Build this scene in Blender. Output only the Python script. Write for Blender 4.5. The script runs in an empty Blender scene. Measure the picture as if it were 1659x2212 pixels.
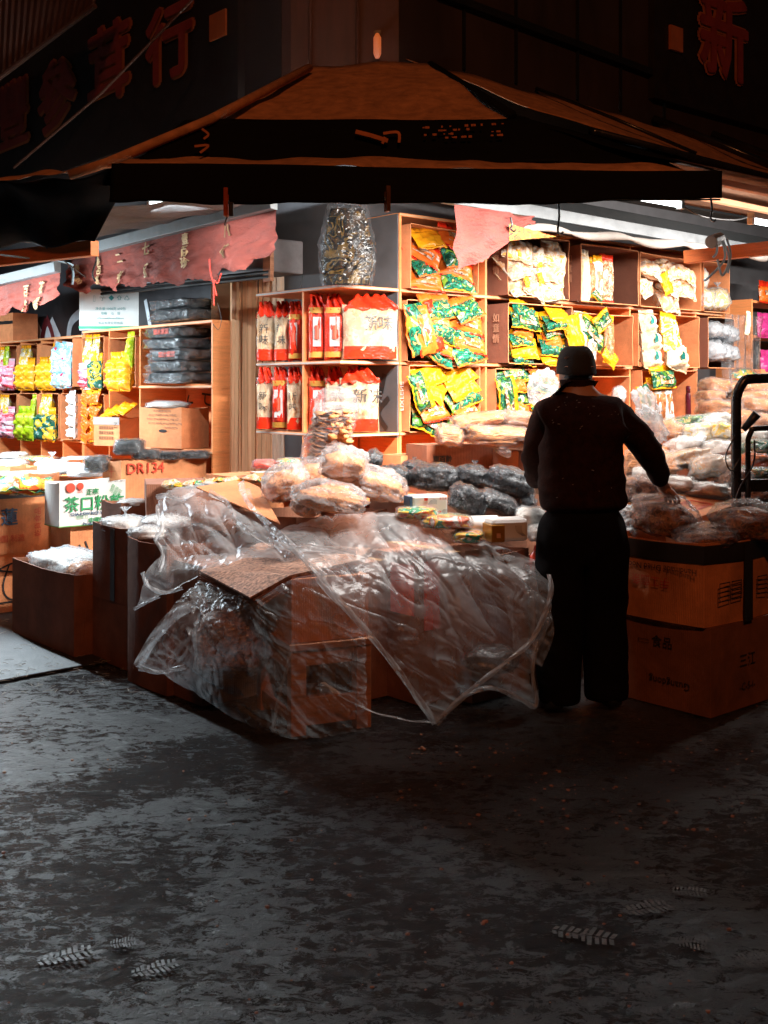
import bpy, bmesh, math, random
import numpy as np
from mathutils import Vector, Matrix, noise

# ------------------------------------------------------------------ camera, world, light, exposure
SC = bpy.context.scene
COL = SC.collection
CX, HY, F, H = 829.5, 842.0, 2420.0, 1.5
R = math.radians

cam = bpy.data.cameras.new('camera')
cam_o = bpy.data.objects.new('camera', cam)
COL.objects.link(cam_o)
cam_o.location = (0, 0, H)
cam_o.rotation_euler = (R(90), 0, 0)
cam.lens = 36.0 * F / 2212
cam.sensor_width = 36
cam.shift_y = -264.0 / 2212
cam.clip_end = 500
SC.camera = cam_o

world = bpy.data.worlds.new('World')
SC.world = world
world.use_nodes = True
_bg = world.node_tree.nodes['Background']
_bg.inputs[0].default_value = (0.5, 0.42, 0.38, 1)     # faint city glow of a night sky
_bg.inputs[1].default_value = 0.010
SC.view_settings.view_transform = 'Standard'
SC.view_settings.look = 'None'
SC.view_settings.exposure = 0.25
SC.view_settings.gamma = 1
SC.cycles.use_denoising = True
SC.cycles.denoising_prefilter = 'ACCURATE'
SC.cycles.max_bounces = 8
SC.cycles.transparent_max_bounces = 24
SC.cycles.sample_clamp_indirect = 2.5
SC.cycles.sample_clamp_direct = 6
SC.cycles.caustics_reflective = False
SC.cycles.caustics_refractive = False


def lamp(name, kind, loc, energy, color, size=0.1, size_y=None, aim=None, parent=None, spread=None):
    d = bpy.data.lights.new(name, kind)
    d.energy = energy
    d.color = color
    if kind == 'AREA':
        d.shape = 'RECTANGLE'
        d.size = size
        d.size_y = size_y or size
        if spread: d.spread = spread
    else:
        d.shadow_soft_size = size
    o = bpy.data.objects.new(name, d)
    COL.objects.link(o)
    o.location = loc
    if aim is not None:
        o.rotation_euler = (Vector(aim) - Vector(loc)).to_track_quat('-Z', 'Y').to_euler()
    if parent: o.parent = parent
    return o


# sodium street lamp of the street behind the photographer
lamp('street_light', 'POINT', (0.9, -3.2, 7.5), 660, (1.0, 0.31, 0.10), 0.18)

# ------------------------------------------------------------------ geometry of the place
uR = Vector((0.76, 0.65, 0)).normalized()      # along the right-hand shop front
uL = Vector((-uR.y, uR.x, 0))                  # along the left-hand shop front
ANG_R = math.atan2(uR.y, uR.x)
ANG_L = ANG_R - math.pi / 2
C0 = Vector((0.094, 7.0, 0))                   # near corner of the tall shelf
A0 = Vector((-1.207, 7.8, 0))                  # right end of the left shelf


def W(px, py, Y): return Vector(((px - CX) / F * Y, Y, H - (py - HY) / F * Y))
def ZY(py, Y): return H - (py - HY) / F * Y
def YZ(py, Z): return F * (H - Z) / (py - HY)


def reach(N, u, px):
    k = (px - CX) / F
    return (k * N.y - N.x) / (u.x - k * u.y)


class Frame:
    def __init__(s, o, ang):
        s.o = Vector(o); s.ang = ang
        s.x = Vector((math.cos(ang), math.sin(ang), 0)); s.y = Vector((-math.sin(ang), math.cos(ang), 0))
    def P(s, x, y, z): return s.o + s.x * x + s.y * y + Vector((0, 0, z))
    def px(s, p, y=0.0): return reach(s.o + s.y * y, s.x, p)


FR = Frame(C0, ANG_R)
FL = Frame(A0, ANG_L)

# ------------------------------------------------------------------ materials
MATS = {}


class N:
    def __init__(s, name):
        s.m = bpy.data.materials.new(name); s.m.use_nodes = True
        s.t = s.m.node_tree; s.n = s.t.nodes; s.l = s.t.links
        s.b = s.n['Principled BSDF']; s.out = s.n['Material Output']
        s.tc = s.n.new('ShaderNodeTexCoord')
        MATS[name] = s.m
    def new(s, ty, **kw):
        n = s.n.new(ty)
        for k, v in kw.items():
            if k.startswith('_'): setattr(n, k[1:], v)
            else: n.inputs[k.replace('__', ' ')].default_value = v
        return n
    def link(s, a, b): s.l.new(a, b)
    def coord(s, scale=(1, 1, 1), rnd=True):
        mp = s.new('ShaderNodeMapping'); mp.inputs['Scale'].default_value = scale
        s.link(s.tc.outputs['Object'], mp.inputs['Vector'])
        if rnd:
            oi = s.new('ShaderNodeObjectInfo')
            mu = s.new('ShaderNodeMath', _operation='MULTIPLY'); mu.inputs[1].default_value = 37.0
            s.link(oi.outputs['Random'], mu.inputs[0]); s.link(mu.outputs[0], mp.inputs['Location'])
        return mp.outputs[0]
    def noise(s, scale, detail=4, rough=0.55, dist=0.0, vec=None, ty=None):
        n = s.new('ShaderNodeTexNoise'); n.inputs['Scale'].default_value = scale
        if ty: n.noise_type = ty; n.normalize = True
        n.inputs['Detail'].default_value = detail; n.inputs['Roughness'].default_value = rough
        n.inputs['Distortion'].default_value = dist
        s.link(vec or s.coord(), n.inputs['Vector'])
        return n.outputs['Fac']
    def ramp(s, fac, stops, interp='LINEAR'):
        r = s.new('ShaderNodeValToRGB'); r.color_ramp.interpolation = interp
        el = r.color_ramp.elements
        while len(el) > 1: el.remove(el[-1])
        for i, (p, c) in enumerate(stops):
            e = el[0] if i == 0 else el.new(p)
            e.position = p
            e.color = (c, c, c, 1) if isinstance(c, (int, float)) else (*c, 1)
        s.link(fac, r.inputs[0]); return r.outputs[0]
    def bump(s, h, strength=0.3, dist=0.01):
        b = s.new('ShaderNodeBump'); b.inputs['Strength'].default_value = strength
        b.inputs['Distance'].default_value = dist
        s.link(h, b.inputs['Height']); return b.outputs[0]
    def mix(s, fac, a, b):
        m = s.new('ShaderNodeMixShader')
        if hasattr(fac, 'links'): s.link(fac, m.inputs[0])
        else: m.inputs[0].default_value = fac
        s.link(a, m.inputs[1]); s.link(b, m.inputs[2]); return m.outputs[0]


def sc_(c, k): return tuple(min(1, v * k) for v in c)


def plain(name, col, rough=0.6, metal=0, var=0.25, scale=9, bump=0.15, coat=0, bscale=60, stretch=(1, 1, 1), spec=0.5, bdist=0.004):
    s = N(name)
    v = s.coord(stretch)
    f = s.noise(scale, 6, 0.6, 0.3, v)
    c = s.ramp(f, [(0.3, sc_(col, 1 - var)), (0.55, col), (0.8, sc_(col, 1 + var))])
    s.link(c, s.b.inputs['Base Color'])
    s.b.inputs['Metallic'].default_value = metal
    s.b.inputs['Specular IOR Level'].default_value = spec
    if coat: s.b.inputs['Coat Weight'].default_value = coat; s.b.inputs['Coat Roughness'].default_value = 0.12
    rr = s.ramp(f, [(0.3, max(0.03, rough - 0.1)), (0.75, min(1, rough + 0.1))])
    s.link(rr, s.b.inputs['Roughness'])
    if bump:
        s.link(s.bump(s.noise(bscale, 5, 0.6, 0, v), bump, bdist), s.b.inputs['Normal'])
    return s.m


def wood(name, col, rough=0.55, var=0.3):
    s = N(name)
    v = s.coord((1.2, 1.2, 14))
    f = s.noise(3.0, 8, 0.62, 1.2, v)
    f2 = s.noise(170, 2, 0.5, 0, s.coord())
    c = s.ramp(f, [(0.25, sc_(col, 1 - var)), (0.5, col), (0.75, sc_(col, 1 + var * 0.7))])
    mx = s.new('ShaderNodeMix', _data_type='RGBA', _blend_type='MULTIPLY'); mx.inputs[0].default_value = 0.3
    s.link(c, mx.inputs[6]); s.link(s.ramp(f2, [(0.3, 0.6), (0.6, 1.0)]), mx.inputs[7])
    s.link(mx.outputs[2], s.b.inputs['Base Color'])
    s.b.inputs['Roughness'].default_value = rough
    s.link(s.bump(f2, 0.15, 0.002), s.b.inputs['Normal'])
    return s.m


def cardboard(name, col, var=0.22):
    s = N(name)
    f = s.noise(5, 7, 0.65, 0.4)
    c = s.ramp(f, [(0.3, sc_(col, 1 - var)), (0.55, col), (0.8, sc_(col, 1 + var))])
    sp = s.noise(260, 2, 0.5)
    mx = s.new('ShaderNodeMix', _data_type='RGBA', _blend_type='MULTIPLY'); mx.inputs[0].default_value = 0.45
    s.link(c, mx.inputs[6]); s.link(s.ramp(sp, [(0.3, 0.6), (0.62, 1.0)]), mx.inputs[7])
    s.link(mx.outputs[2], s.b.inputs['Base Color'])
    s.b.inputs['Roughness'].default_value = 0.82
    w = s.new('ShaderNodeTexWave', _bands_direction='DIAGONAL'); w.inputs['Scale'].default_value = 60
    s.link(s.coord((1, 1, 0), False), w.inputs['Vector'])
    ad = s.new('ShaderNodeMath', _operation='ADD'); s.link(w.outputs['Fac'], ad.inputs[0])
    big = s.noise(7, 3, 0.5, 0.5)
    ml = s.new('ShaderNodeMath', _operation='MULTIPLY'); ml.inputs[1].default_value = 9.0; s.link(big, ml.inputs[0]); s.link(ml.outputs[0], ad.inputs[1])
    s.link(s.bump(ad.outputs[0], 0.25, 0.004), s.b.inputs['Normal'])
    return s.m


def printed(name, cols, scale=14, rough=0.22, stretch=(1, 1, 1), bump=0.6):
    """glossy printed plastic: blotches of the given colours"""
    s = N(name)
    v = s.coord(stretch)
    f = s.noise(scale, 3, 0.5, 1.3, v)
    k = len(cols); cols = [sc_(c, .78) for c in cols]
    stops = [(0.0 if i == 0 else 0.30 + 0.42 * i / k, c) for i, c in enumerate(cols)]
    c = s.ramp(f, stops, 'CONSTANT' if k > 2 else 'LINEAR')
    s.link(c, s.b.inputs['Base Color'])
    s.b.inputs['Roughness'].default_value = rough
    s.b.inputs['Specular IOR Level'].default_value = 0.6
    s.link(s.bump(s.noise(16, 5, 0.6, 1.5, s.coord((1, 1, 1.6)), 'RIDGED_MULTIFRACTAL'), bump, 0.008), s.b.inputs['Normal'])
    return s.m


def film(name, tint=(1, 1, 1), haze=(0.04, 0.3), gloss=(0.06, 0.5), rough=0.16, scale=9, bump=0.9, stretch=(1, 1, 1), dist=0.02, hz_scale=4):
    """clear plastic film: transparent, milky in folds, glossy on creases"""
    s = N(name)
    v = s.coord(stretch)
    rid = s.noise(scale, 5, 0.55, 1.4, v, 'RIDGED_MULTIFRACTAL')
    sm = s.noise(scale * 0.5, 4, 0.6, 1.0, v)
    ad = s.new('ShaderNodeMath', _operation='ADD'); s.link(rid, ad.inputs[0]); s.link(sm, ad.inputs[1])
    nb = s.bump(ad.outputs[0], bump, dist)
    tr = s.new('ShaderNodeBsdfTransparent'); tr.inputs[0].default_value = (*tint, 1)
    df = s.new('ShaderNodeBsdfDiffuse'); df.inputs[0].default_value = (0.82, 0.86, 0.9, 1); s.link(nb, df.inputs['Normal'])
    tl = s.new('ShaderNodeBsdfTranslucent'); tl.inputs[0].default_value = (0.8, 0.84, 0.88, 1); s.link(nb, tl.inputs['Normal'])
    gl = s.new('ShaderNodeBsdfGlossy'); gl.inputs['Roughness'].default_value = rough; s.link(nb, gl.inputs['Normal'])
    gl.inputs[0].default_value = (0.95, 0.97, 1, 1)
    body = s.mix(0.55, df.outputs[0], tl.outputs[0])
    hz = s.ramp(s.noise(hz_scale, 5, 0.6, 1.2, v), [(0.35, haze[0]), (0.72, haze[1])])
    m1 = s.mix(hz, tr.outputs[0], body)
    lw = s.new('ShaderNodeLayerWeight'); lw.inputs[0].default_value = 0.35; s.link(nb, lw.inputs['Normal'])
    m2 = s.mix(s.ramp(lw.outputs['Facing'], [(0.1, gloss[0]), (1.0, gloss[1])]), m1, gl.outputs[0])
    s.link(m2, s.out.inputs['Surface'])
    return s.m


def emit(name, col, k):
    s = N(name)
    s.b.inputs['Base Color'].default_value = (0.8, 0.8, 0.8, 1)
    s.b.inputs['Emission Color'].default_value = (*col, 1); s.b.inputs['Emission Strength'].default_value = k
    return s.m


PLY = wood('plywood', (0.84, 0.30, 0.10), var=.2)
PLYE = wood('plywood_edge', (0.75, 0.40, 0.22), 0.6, 0.4)
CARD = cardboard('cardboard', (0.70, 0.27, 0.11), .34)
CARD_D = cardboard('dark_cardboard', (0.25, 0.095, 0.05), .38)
CARD_B = cardboard('brown_print_cardboard', (0.20, 0.07, 0.04))
CARD_W = plain('white_cardboard', (0.72, 0.72, 0.70), 0.6, var=0.08, bump=0.2)
CARD_G = plain('grey_printed_cardboard', (0.30, 0.27, 0.25), 0.6, var=0.1)
INK_K = plain('black_ink', (0.02, 0.018, 0.018), 0.5, bump=0)
INK_R = plain('red_ink', (0.55, 0.05, 0.02), 0.5, bump=0)
INK_G = plain('green_ink', (0.02, 0.28, 0.10), 0.5, bump=0)
INK_T = plain('teal_ink', (0.02, 0.25, 0.25), 0.5, bump=0)
INK_B = plain('blue_ink', (0.03, 0.08, 0.16), 0.5, bump=0)
INK_W = plain('white_paint_mark', (0.75, 0.75, 0.74), 0.5, bump=0)
GOLD_INK = plain('faded_gold_ink', (0.62, 0.42, 0.22), 0.6, bump=0)
BLACK = plain('black_plastic', (0.012, 0.012, 0.013), 0.4)
TUBE_BLK = plain('black_painted_steel', (0.015, 0.015, 0.017), 0.28, bump=0.05)
STEEL = plain('galvanised_steel', (0.10, 0.108, 0.115), 0.42, 0.4, 0.2)
POLE_W = plain('weathered_white_pole', (0.17, 0.19, 0.20), 0.5, 0, 0.25)
TARP_BR = plain('orange_brown_tarpaulin', (0.52, 0.25, 0.12), 0.75, var=0.35, scale=14, bump=0.5, bscale=35, bdist=0.01)
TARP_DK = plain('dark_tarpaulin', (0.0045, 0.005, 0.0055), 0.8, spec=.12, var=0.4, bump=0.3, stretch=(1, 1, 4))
TARP_GR = plain('grey_tarpaulin', (0.09, 0.078, 0.075), 0.7, var=0.5, scale=8, bump=0.6, stretch=(1, 5, 1), bdist=0.01)
CLOTH_R = plain('faded_red_awning_cloth', (0.25, 0.050, 0.034), 0.85, var=0.3, scale=6, bump=0.9, bscale=16, stretch=(1, 1, 2.5), bdist=0.012)
CLOTH_W = plain('dirty_white_cloth', (0.22, 0.19, 0.17), 0.85, var=0.3, bump=0.5, bscale=25)
CLOTH_Y = printed('torn_yellow_print_cloth', [(0.6, 0.12, 0.03), (0.75, 0.35, 0.05), (0.75, 0.5, 0.12)], 16, 0.7)
WALL_DK = plain('dark_painted_facade', (0.035, 0.024, 0.022), 0.7, var=0.35, scale=3, stretch=(1, 1, 0.4))
WALL_MD = plain('brown_facade_tiles', (0.10, 0.05, 0.035), 0.7, var=0.3, scale=5, stretch=(3, 3, 0.5))
WALL_TAN = plain('tan_wall', (0.52, 0.27, 0.14), 0.7, var=0.2, scale=3)
WALL_BRN = plain('brown_wall', (0.22, 0.07, 0.03), 0.7, var=0.25, scale=3)
WALL_GRY = plain('grey_plaster_wall', (0.085, 0.082, 0.088), 0.8, var=0.2)
SIGN_R = plain('dull_red_sign_letter', (0.30, 0.045, 0.035), 0.5, var=0.2, bump=0)
SIGN_E = plain('orange_sign_edge', (0.48, 0.16, 0.06), 0.5, var=0.2, bump=0)
BEAM_OR = wood('orange_painted_beam', (0.75, 0.20, 0.05), 0.5)
BEAM_BR = wood('old_timber_beam', (0.42, 0.19, 0.10), 0.7, 0.45)
ROOFM = plain('rusty_corrugated_sheet', (0.26, 0.14, 0.09), 0.5, 0.3, 0.35, scale=6, stretch=(0.4, 3, 1))
TUBE_E = emit('lit_tube', (0.86, 0.97, 1.0), 14)
SHEETP = plain('ribbed_clear_orange_panel', (0.88, 0.50, 0.28), 0.25, 0, 0.3, 5, 0.2, stretch=(9, 9, 0.3))
SHEETW = plain('pale_timber_slat', (0.88, 0.68, 0.52), 0.5, 0, 0.35, 6, 0.2, stretch=(6, 6, 0.3))
ROPE_B = plain('pale_blue_rope', (0.30, 0.45, 0.55), 0.8)
ROPE_R = plain('red_plastic_rope', (0.65, 0.05, 0.03), 0.5)
PAPER_W = plain('white_paper', (0.75, 0.76, 0.76), 0.6, var=0.06)
RED_P = plain('red_packet', (0.7, 0.05, 0.02), 0.3, var=0.2)
GOLD_P = plain('gold_card', (0.45, 0.22, 0.04), 0.35, 0.3)
MAROON = plain('maroon_bottle', (0.10, 0.01, 0.025), 0.3)

F_CLEAR = film('clear_film', haze=(0.02, 0.22), gloss=(0.04, 0.5), scale=20, bump=1.0, dist=0.02)
F_MILK = film('milky_film', haze=(0.16, 0.60), gloss=(0.05, 0.45), scale=10, bump=1.0, dist=0.02, hz_scale=6)
F_PUFF = film('puffed_bag_film', haze=(0.06, 0.5), gloss=(0.04, 0.5), scale=12, bump=1.0, dist=0.02, hz_scale=7)
F_PACK = film('shiny_pack_film', haze=(0.0, 0.04), gloss=(0.02, 0.34), rough=0.14, scale=11, bump=1.0, dist=0.016)
F_SHEET = film('thin_plastic_sheet', haze=(0.13, 0.40), gloss=(0.012, 0.18), rough=0.32, scale=6, bump=0.6, stretch=(1.6, 1.6, .8), dist=0.02, hz_scale=2.2)
F_HEM = film('folded_plastic_hem', haze=(0.25, 0.6), gloss=(0.03, 0.3), rough=0.2, scale=9, bump=1.0, dist=0.02)
F_DARK = film('smoky_film', tint=(0.75, 0.78, 0.82), haze=(0.0, 0.10), gloss=(0.06, 0.8), rough=0.13, scale=16, bump=1.0, dist=0.02)

K_NOODLE = plain('pale_noodle_mass', (0.66, 0.27, 0.11), 0.7, var=0.35, scale=16, bump=1.0, bscale=30, bdist=0.02)
K_STRAW = plain('shredded_dried_strands', (0.66, 0.24, 0.07), 0.6, var=0.9, scale=16, bump=1.0, bscale=30, stretch=(5, 5, 16), bdist=0.02)
K_SLICE = plain('dried_slices', (0.72, 0.28, 0.09), 0.55, var=0.6, scale=9, bump=1.0, bscale=14, stretch=(2, 2, 6), bdist=0.02)
K_MUSH = printed('dried_mushroom_pieces', [(0.06, 0.02, 0.012), (0.22, 0.08, 0.035), (0.42, 0.18, 0.09), (0.1, 0.035, 0.02)], 26, 0.6, bump=1.0)
K_BLACK = plain('black_fungus', (0.012, 0.011, 0.012), 0.45, var=0.6, scale=20, bump=1.0, bscale=30, bdist=0.02)
K_WHITE = plain('white_bag_contents', (0.78, 0.76, 0.73), 0.5, var=0.15, scale=9, bump=0.8, bscale=18, bdist=0.02)
K_NUT = printed('dark_nut_mix', [(0.02, 0.012, 0.01), (0.28, 0.13, 0.03), (0.04, 0.02, 0.015), (0.45, 0.25, 0.07)], 30, 0.3, bump=1.0)
K_CRACK = printed('pale_cracker', [(0.80, 0.60, 0.45), (0.75, 0.40, 0.20), (0.80, 0.70, 0.60), (0.8, 0.42, 0.06)], 16, 0.4)
K_YEL = printed('pale_yellow_cracker', [(0.82, 0.78, 0.7), (0.85, 0.55, 0.12), (0.85, 0.8, 0.72)], 12, 0.4)
K_GREY = plain('grey_pale_contents', (0.36, 0.38, 0.42), 0.4, var=0.3, scale=9, bump=0.9, stretch=(1, 1, 4))

P_TEAL = printed('teal_green_print', [(0.75, 0.40, 0.12), (0.008, 0.06, 0.03), (0.012, 0.19, 0.11), (0.008, 0.06, 0.035), (0.16, 0.30, 0.03), (0.75, 0.75, 0.55)], 15)
P_GREEN = printed('dark_green_print', [(0.75, 0.42, 0.12), (0.06, 0.20, 0.02), (0.01, 0.05, 0.02), (0.02, 0.14, 0.08), (0.35, 0.42, 0.05)], 15)
P_YEL = printed('yellow_print', [(0.92, 0.29, 0.005), (0.95, 0.38, 0.01)], 8)
P_ORA = printed('orange_print', [(0.85, 0.10, 0.01), (0.90, 0.17, 0.02)], 8)
P_REDP = printed('red_print', [(0.66, 0.008, 0.004), (0.72, 0.03, 0.008)], 8)
P_CREAM = printed('cream_print', [(0.80, 0.52, 0.30), (0.85, 0.66, 0.45), (0.86, 0.80, 0.70)], 8)
P_ALM = printed('almond_window_print', [(0.20, 0.08, 0.03), (0.45, 0.22, 0.10), (0.68, 0.55, 0.45), (0.12, 0.05, 0.03)], 26)
P_BROWNW = printed('rust_window_print', [(0.35, 0.10, 0.03), (0.55, 0.22, 0.08), (0.30, 0.08, 0.03)], 16, stretch=(3, 3, 1))
P_YW = printed('yellow_white_print', [(0.92, 0.50, 0.02), (0.88, 0.80, 0.62), (0.92, 0.58, 0.05), (0.85, 0.75, 0.3)], 9)
P_LIME = printed('lime_print', [(0.38, 0.55, 0.01), (0.55, 0.62, 0.03), (0.30, 0.48, 0.01)], 9)
P_PINK = printed('pink_white_print', [(0.78, 0.06, 0.10), (0.85, 0.35, 0.45), (0.85, 0.80, 0.85)], 6, stretch=(0.3, 0.3, 3.4))
P_BLUE = printed('light_blue_print', [(0.25, 0.58, 0.75), (0.32, 0.66, 0.80), (0.72, 0.82, 0.86), (0.30, 0.62, 0.78), (0.7, 0.05, 0.1)], 9)
P_DKYEL = printed('dark_green_yellow_print', [(0.02, 0.09, 0.06), (0.02, 0.13, 0.09), (0.85, 0.55, 0.05), (0.03, 0.1, 0.05)], 7)
P_NOOD = printed('rice_noodle_pack_window', [(0.66, 0.40, 0.22), (0.80, 0.58, 0.38), (0.72, 0.46, 0.28)], 9)
P_MAG = printed('magenta_print', [(0.55, 0.01, 0.15), (0.65, 0.05, 0.25)], 9)
P_TEALB = plain('teal_band', (0.01, 0.17, 0.15), 0.3, var=0.2)
P_MULTI = printed('mixed_candy_print', [(0.8, 0.75, 0.7), (0.02, 0.3, 0.15), (0.85, 0.5, 0.05), (0.7, 0.1, 0.02), (0.8, 0.78, 0.74)], 11)


# ------------------------------------------------------------------ mesh tools
class MB:
    def __init__(s): s.v = []; s.f = []; s.m = []
    def add(s, vs, fs, mi=0):
        k = len(s.v); s.v += [tuple(v) for v in vs]; s.f += [tuple(i + k for i in f) for f in fs]; s.m += [mi] * len(fs)
        return s
    def box(s, a, b, mi=0, M=None):
        (x0, y0, z0), (x1, y1, z1) = a, b
        vs = [Vector(c) for c in ((x0, y0, z0), (x1, y0, z0), (x1, y1, z0), (x0, y1, z0), (x0, y0, z1), (x1, y0, z1), (x1, y1, z1), (x0, y1, z1))]
        if M is not None: vs = [M @ v for v in vs]
        return s.add(vs, [(3, 2, 1, 0), (4, 5, 6, 7), (0, 1, 5, 4), (1, 2, 6, 5), (2, 3, 7, 6), (3, 0, 4, 7)], mi)
    def prism(s, poly, d, mi=0):
        """poly: 3-D points of a flat outline, thickened by vector d"""
        d = Vector(d); n = len(poly); p = [Vector(q) for q in poly]
        return s.add(p + [q + d for q in p], [tuple(range(n))[::-1], tuple(range(n, 2 * n))] + [(i, (i + 1) % n, n + (i + 1) % n, n + i) for i in range(n)], mi)
    def tube(s, pts, r, n=8, mi=0, caps=True):
        pts = [Vector(p) for p in pts]; rs = r if isinstance(r, (list, tuple)) else [r] * len(pts)
        k = len(s.v); up = Vector((0, 0, 1)); prev = None
        for i, p in enumerate(pts):
            t = (pts[min(i + 1, len(pts) - 1)] - pts[max(i - 1, 0)]).normalized()
            a = prev if prev is not None else (up if abs(t.z) < 0.9 else Vector((1, 0, 0)))
            a = (a - t * a.dot(t)).normalized(); prev = a; b = t.cross(a)
            for j in range(n):
                an = 2 * math.pi * j / n
                s.v.append(tuple(p + (a * math.cos(an) + b * math.sin(an)) * rs[i]))
        for i in range(len(pts) - 1):
            for j in range(n):
                s.f.append((k + i * n + j, k + i * n + (j + 1) % n, k + (i + 1) * n + (j + 1) % n, k + (i + 1) * n + j)); s.m.append(mi)
        if caps:
            s.f.append(tuple(k + j for j in range(n))[::-1]); s.m.append(mi)
            s.f.append(tuple(k + (len(pts) - 1) * n + j for j in range(n))); s.m.append(mi)
        return s
    def grid(s, P, mi=0, flip=False):
        """P: array [r][c] of points"""
        r, c = len(P), len(P[0]); k = len(s.v)
        for row in P: s.v += [tuple(p) for p in row]
        for i in range(r - 1):
            for j in range(c - 1):
                q = (k + i * c + j, k + i * c + j + 1, k + (i + 1) * c + j + 1, k + (i + 1) * c + j)
                s.f.append(q[::-1] if flip else q); s.m.append(mi)
        return s
    def build(s, name, mats, parent=None, smooth=False, bevel=0):
        me = bpy.data.meshes.new(name)
        me.from_pydata(s.v, [], s.f)
        if not isinstance(mats, (list, tuple)): mats = [mats]
        for m in mats: me.materials.append(m)
        if len(mats) > 1: me.polygons.foreach_set('material_index', s.m)
        if smooth: me.polygons.foreach_set('use_smooth', [True] * len(s.f))
        me.update()
        o = bpy.data.objects.new(name, me); COL.objects.link(o)
        if parent is not None: o.parent = parent
        if bevel:
            b = o.modifiers.new('bevel', 'BEVEL'); b.width = bevel; b.segments = 2; b.limit_method = 'ANGLE'
        return o


def tag(o, label, cat, group=None, kind=None):
    if label: o['label'] = label
    if cat: o['category'] = cat
    if group: o['group'] = group
    if kind: o['kind'] = kind
    return o


def thing(name, label, cat, loc=(0, 0, 0), rz=0.0, group=None, rot=None):
    o = bpy.data.objects.new(name, None); COL.objects.link(o)
    o.empty_display_size = 0.1
    o.location = loc; o.rotation_euler = rot if rot is not None else (0, 0, rz)
    return tag(o, label, cat, group)


def copy_tree(o, parent=None):
    c = o.copy(); COL.objects.link(c); c.parent = parent
    for ch in o.children: copy_tree(ch, c)
    return c


def crom(P, n):
    """Catmull-Rom resample along axis 0, n steps per span"""
    P = np.asarray(P, float); out = []
    for i in range(len(P) - 1):
        p0, p1, p2, p3 = P[max(i - 1, 0)], P[i], P[i + 1], P[min(i + 2, len(P) - 1)]
        for k in range(n):
            t = k / n
            out.append(0.5 * ((2 * p1) + (-p0 + p2) * t + (2 * p0 - 5 * p1 + 4 * p2 - p3) * t * t + (-p0 + 3 * p1 - 3 * p2 + p3) * t ** 3))
    out.append(P[-1]); return np.array(out)


def nz(p, s=1.0, o=0.0): return noise.noise(Vector((p[0] * s + o, p[1] * s + o * 1.7, p[2] * s - o)))


def blob(rx, ry, rz, seed=0, amp=0.08, freq=2.2, e=0.75, flat=0.0, nu=30, nv=20, crk=0.0):
    """soft bag shape: a superellipsoid with lumps; flat squashes the underside"""
    P = []
    for i in range(nv + 1):
        ph = -math.pi / 2 + math.pi * i / nv; row = []
        for j in range(nu + 1):
            th = 2 * math.pi * (j % nu) / nu
            f = lambda v, q: math.copysign(abs(v) ** q, v)
            x = f(math.cos(ph), e) * f(math.cos(th), e); y = f(math.cos(ph), e) * f(math.sin(th), e); z = f(math.sin(ph), e)
            k = 1 + amp * nz((x, y, z), freq, seed * 3.1) * 2 + amp * 0.5 * nz((x, y, z), freq * 2.7, seed * 5.3)
            if crk:
                r1 = 1 - abs(nz((x * 1.4, y, z * 1.4 + x * .8), freq * 1.9, seed * 7.7)) * 2.6; r2 = 1 - abs(nz((x - z, y, z * .7), freq * 3.6, seed * 9.1)) * 2.4
                k += crk * (max(0, r1) ** 3 + .6 * max(0, r2) ** 3)
            x *= k; y *= k; z *= k
            if z < 0: z *= (1 - flat)
            row.append((x * rx, y * ry, z * rz))
        P.append(row)
    return P


def pillow(w, h, t, seed=0, nu=14, nv=12, crimp=0.0, mi=0, mb=None):
    """flat filled pouch in the xz plane, thickness in y"""
    mb = mb or MB()
    for s in (-1, 1):
        P = []
        for i in range(nv + 1):
            b = -1 + 2 * i / nv; row = []
            for j in range(nu + 1):
                a = -1 + 2 * j / nu
                q = max(0, (1 - abs(a) ** 3)) ** 0.55 * max(0, (1 - abs(b) ** 3)) ** 0.55
                x = a * w / 2 * (1 - 0.05 * (1 - b * b)); z = b * h / 2 * (1 - 0.05 * (1 - a * a))
                n_ = nz((a * 1.5, s * 0.7, b * 1.5), 1.6, seed * 2.3) * 0.4 * t * q
                row.append((x, s * (q * t / 2 + 0.0015) + n_, z))
            P.append(row)
        mb.grid(P, mi, flip=(s > 0))
    return mb


_txt = {}


def text2d(s, size, bold=0.0):
    key = (s, round(bold, 3))
    if key not in _txt:
        cu = bpy.data.curves.new('lettering', 'FONT'); cu.body = s; cu.align_x = 'CENTER'; cu.align_y = 'CENTER'
        cu.resolution_u = 2; cu.offset = bold
        cu.size = 1.0
        ob = bpy.data.objects.new('lettering', cu); COL.objects.link(ob)
        dg = bpy.context.evaluated_depsgraph_get()
        me = bpy.data.meshes.new_from_object(ob.evaluated_get(dg))
        _txt[key] = ([tuple(v.co) for v in me.vertices], [tuple(p.vertices) for p in me.polygons])
        bpy.data.objects.remove(ob); bpy.data.curves.remove(cu); bpy.data.meshes.remove(me)
    v, f = _txt[key]
    return [(x * size, y * size) for x, y, _ in v], f


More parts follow.
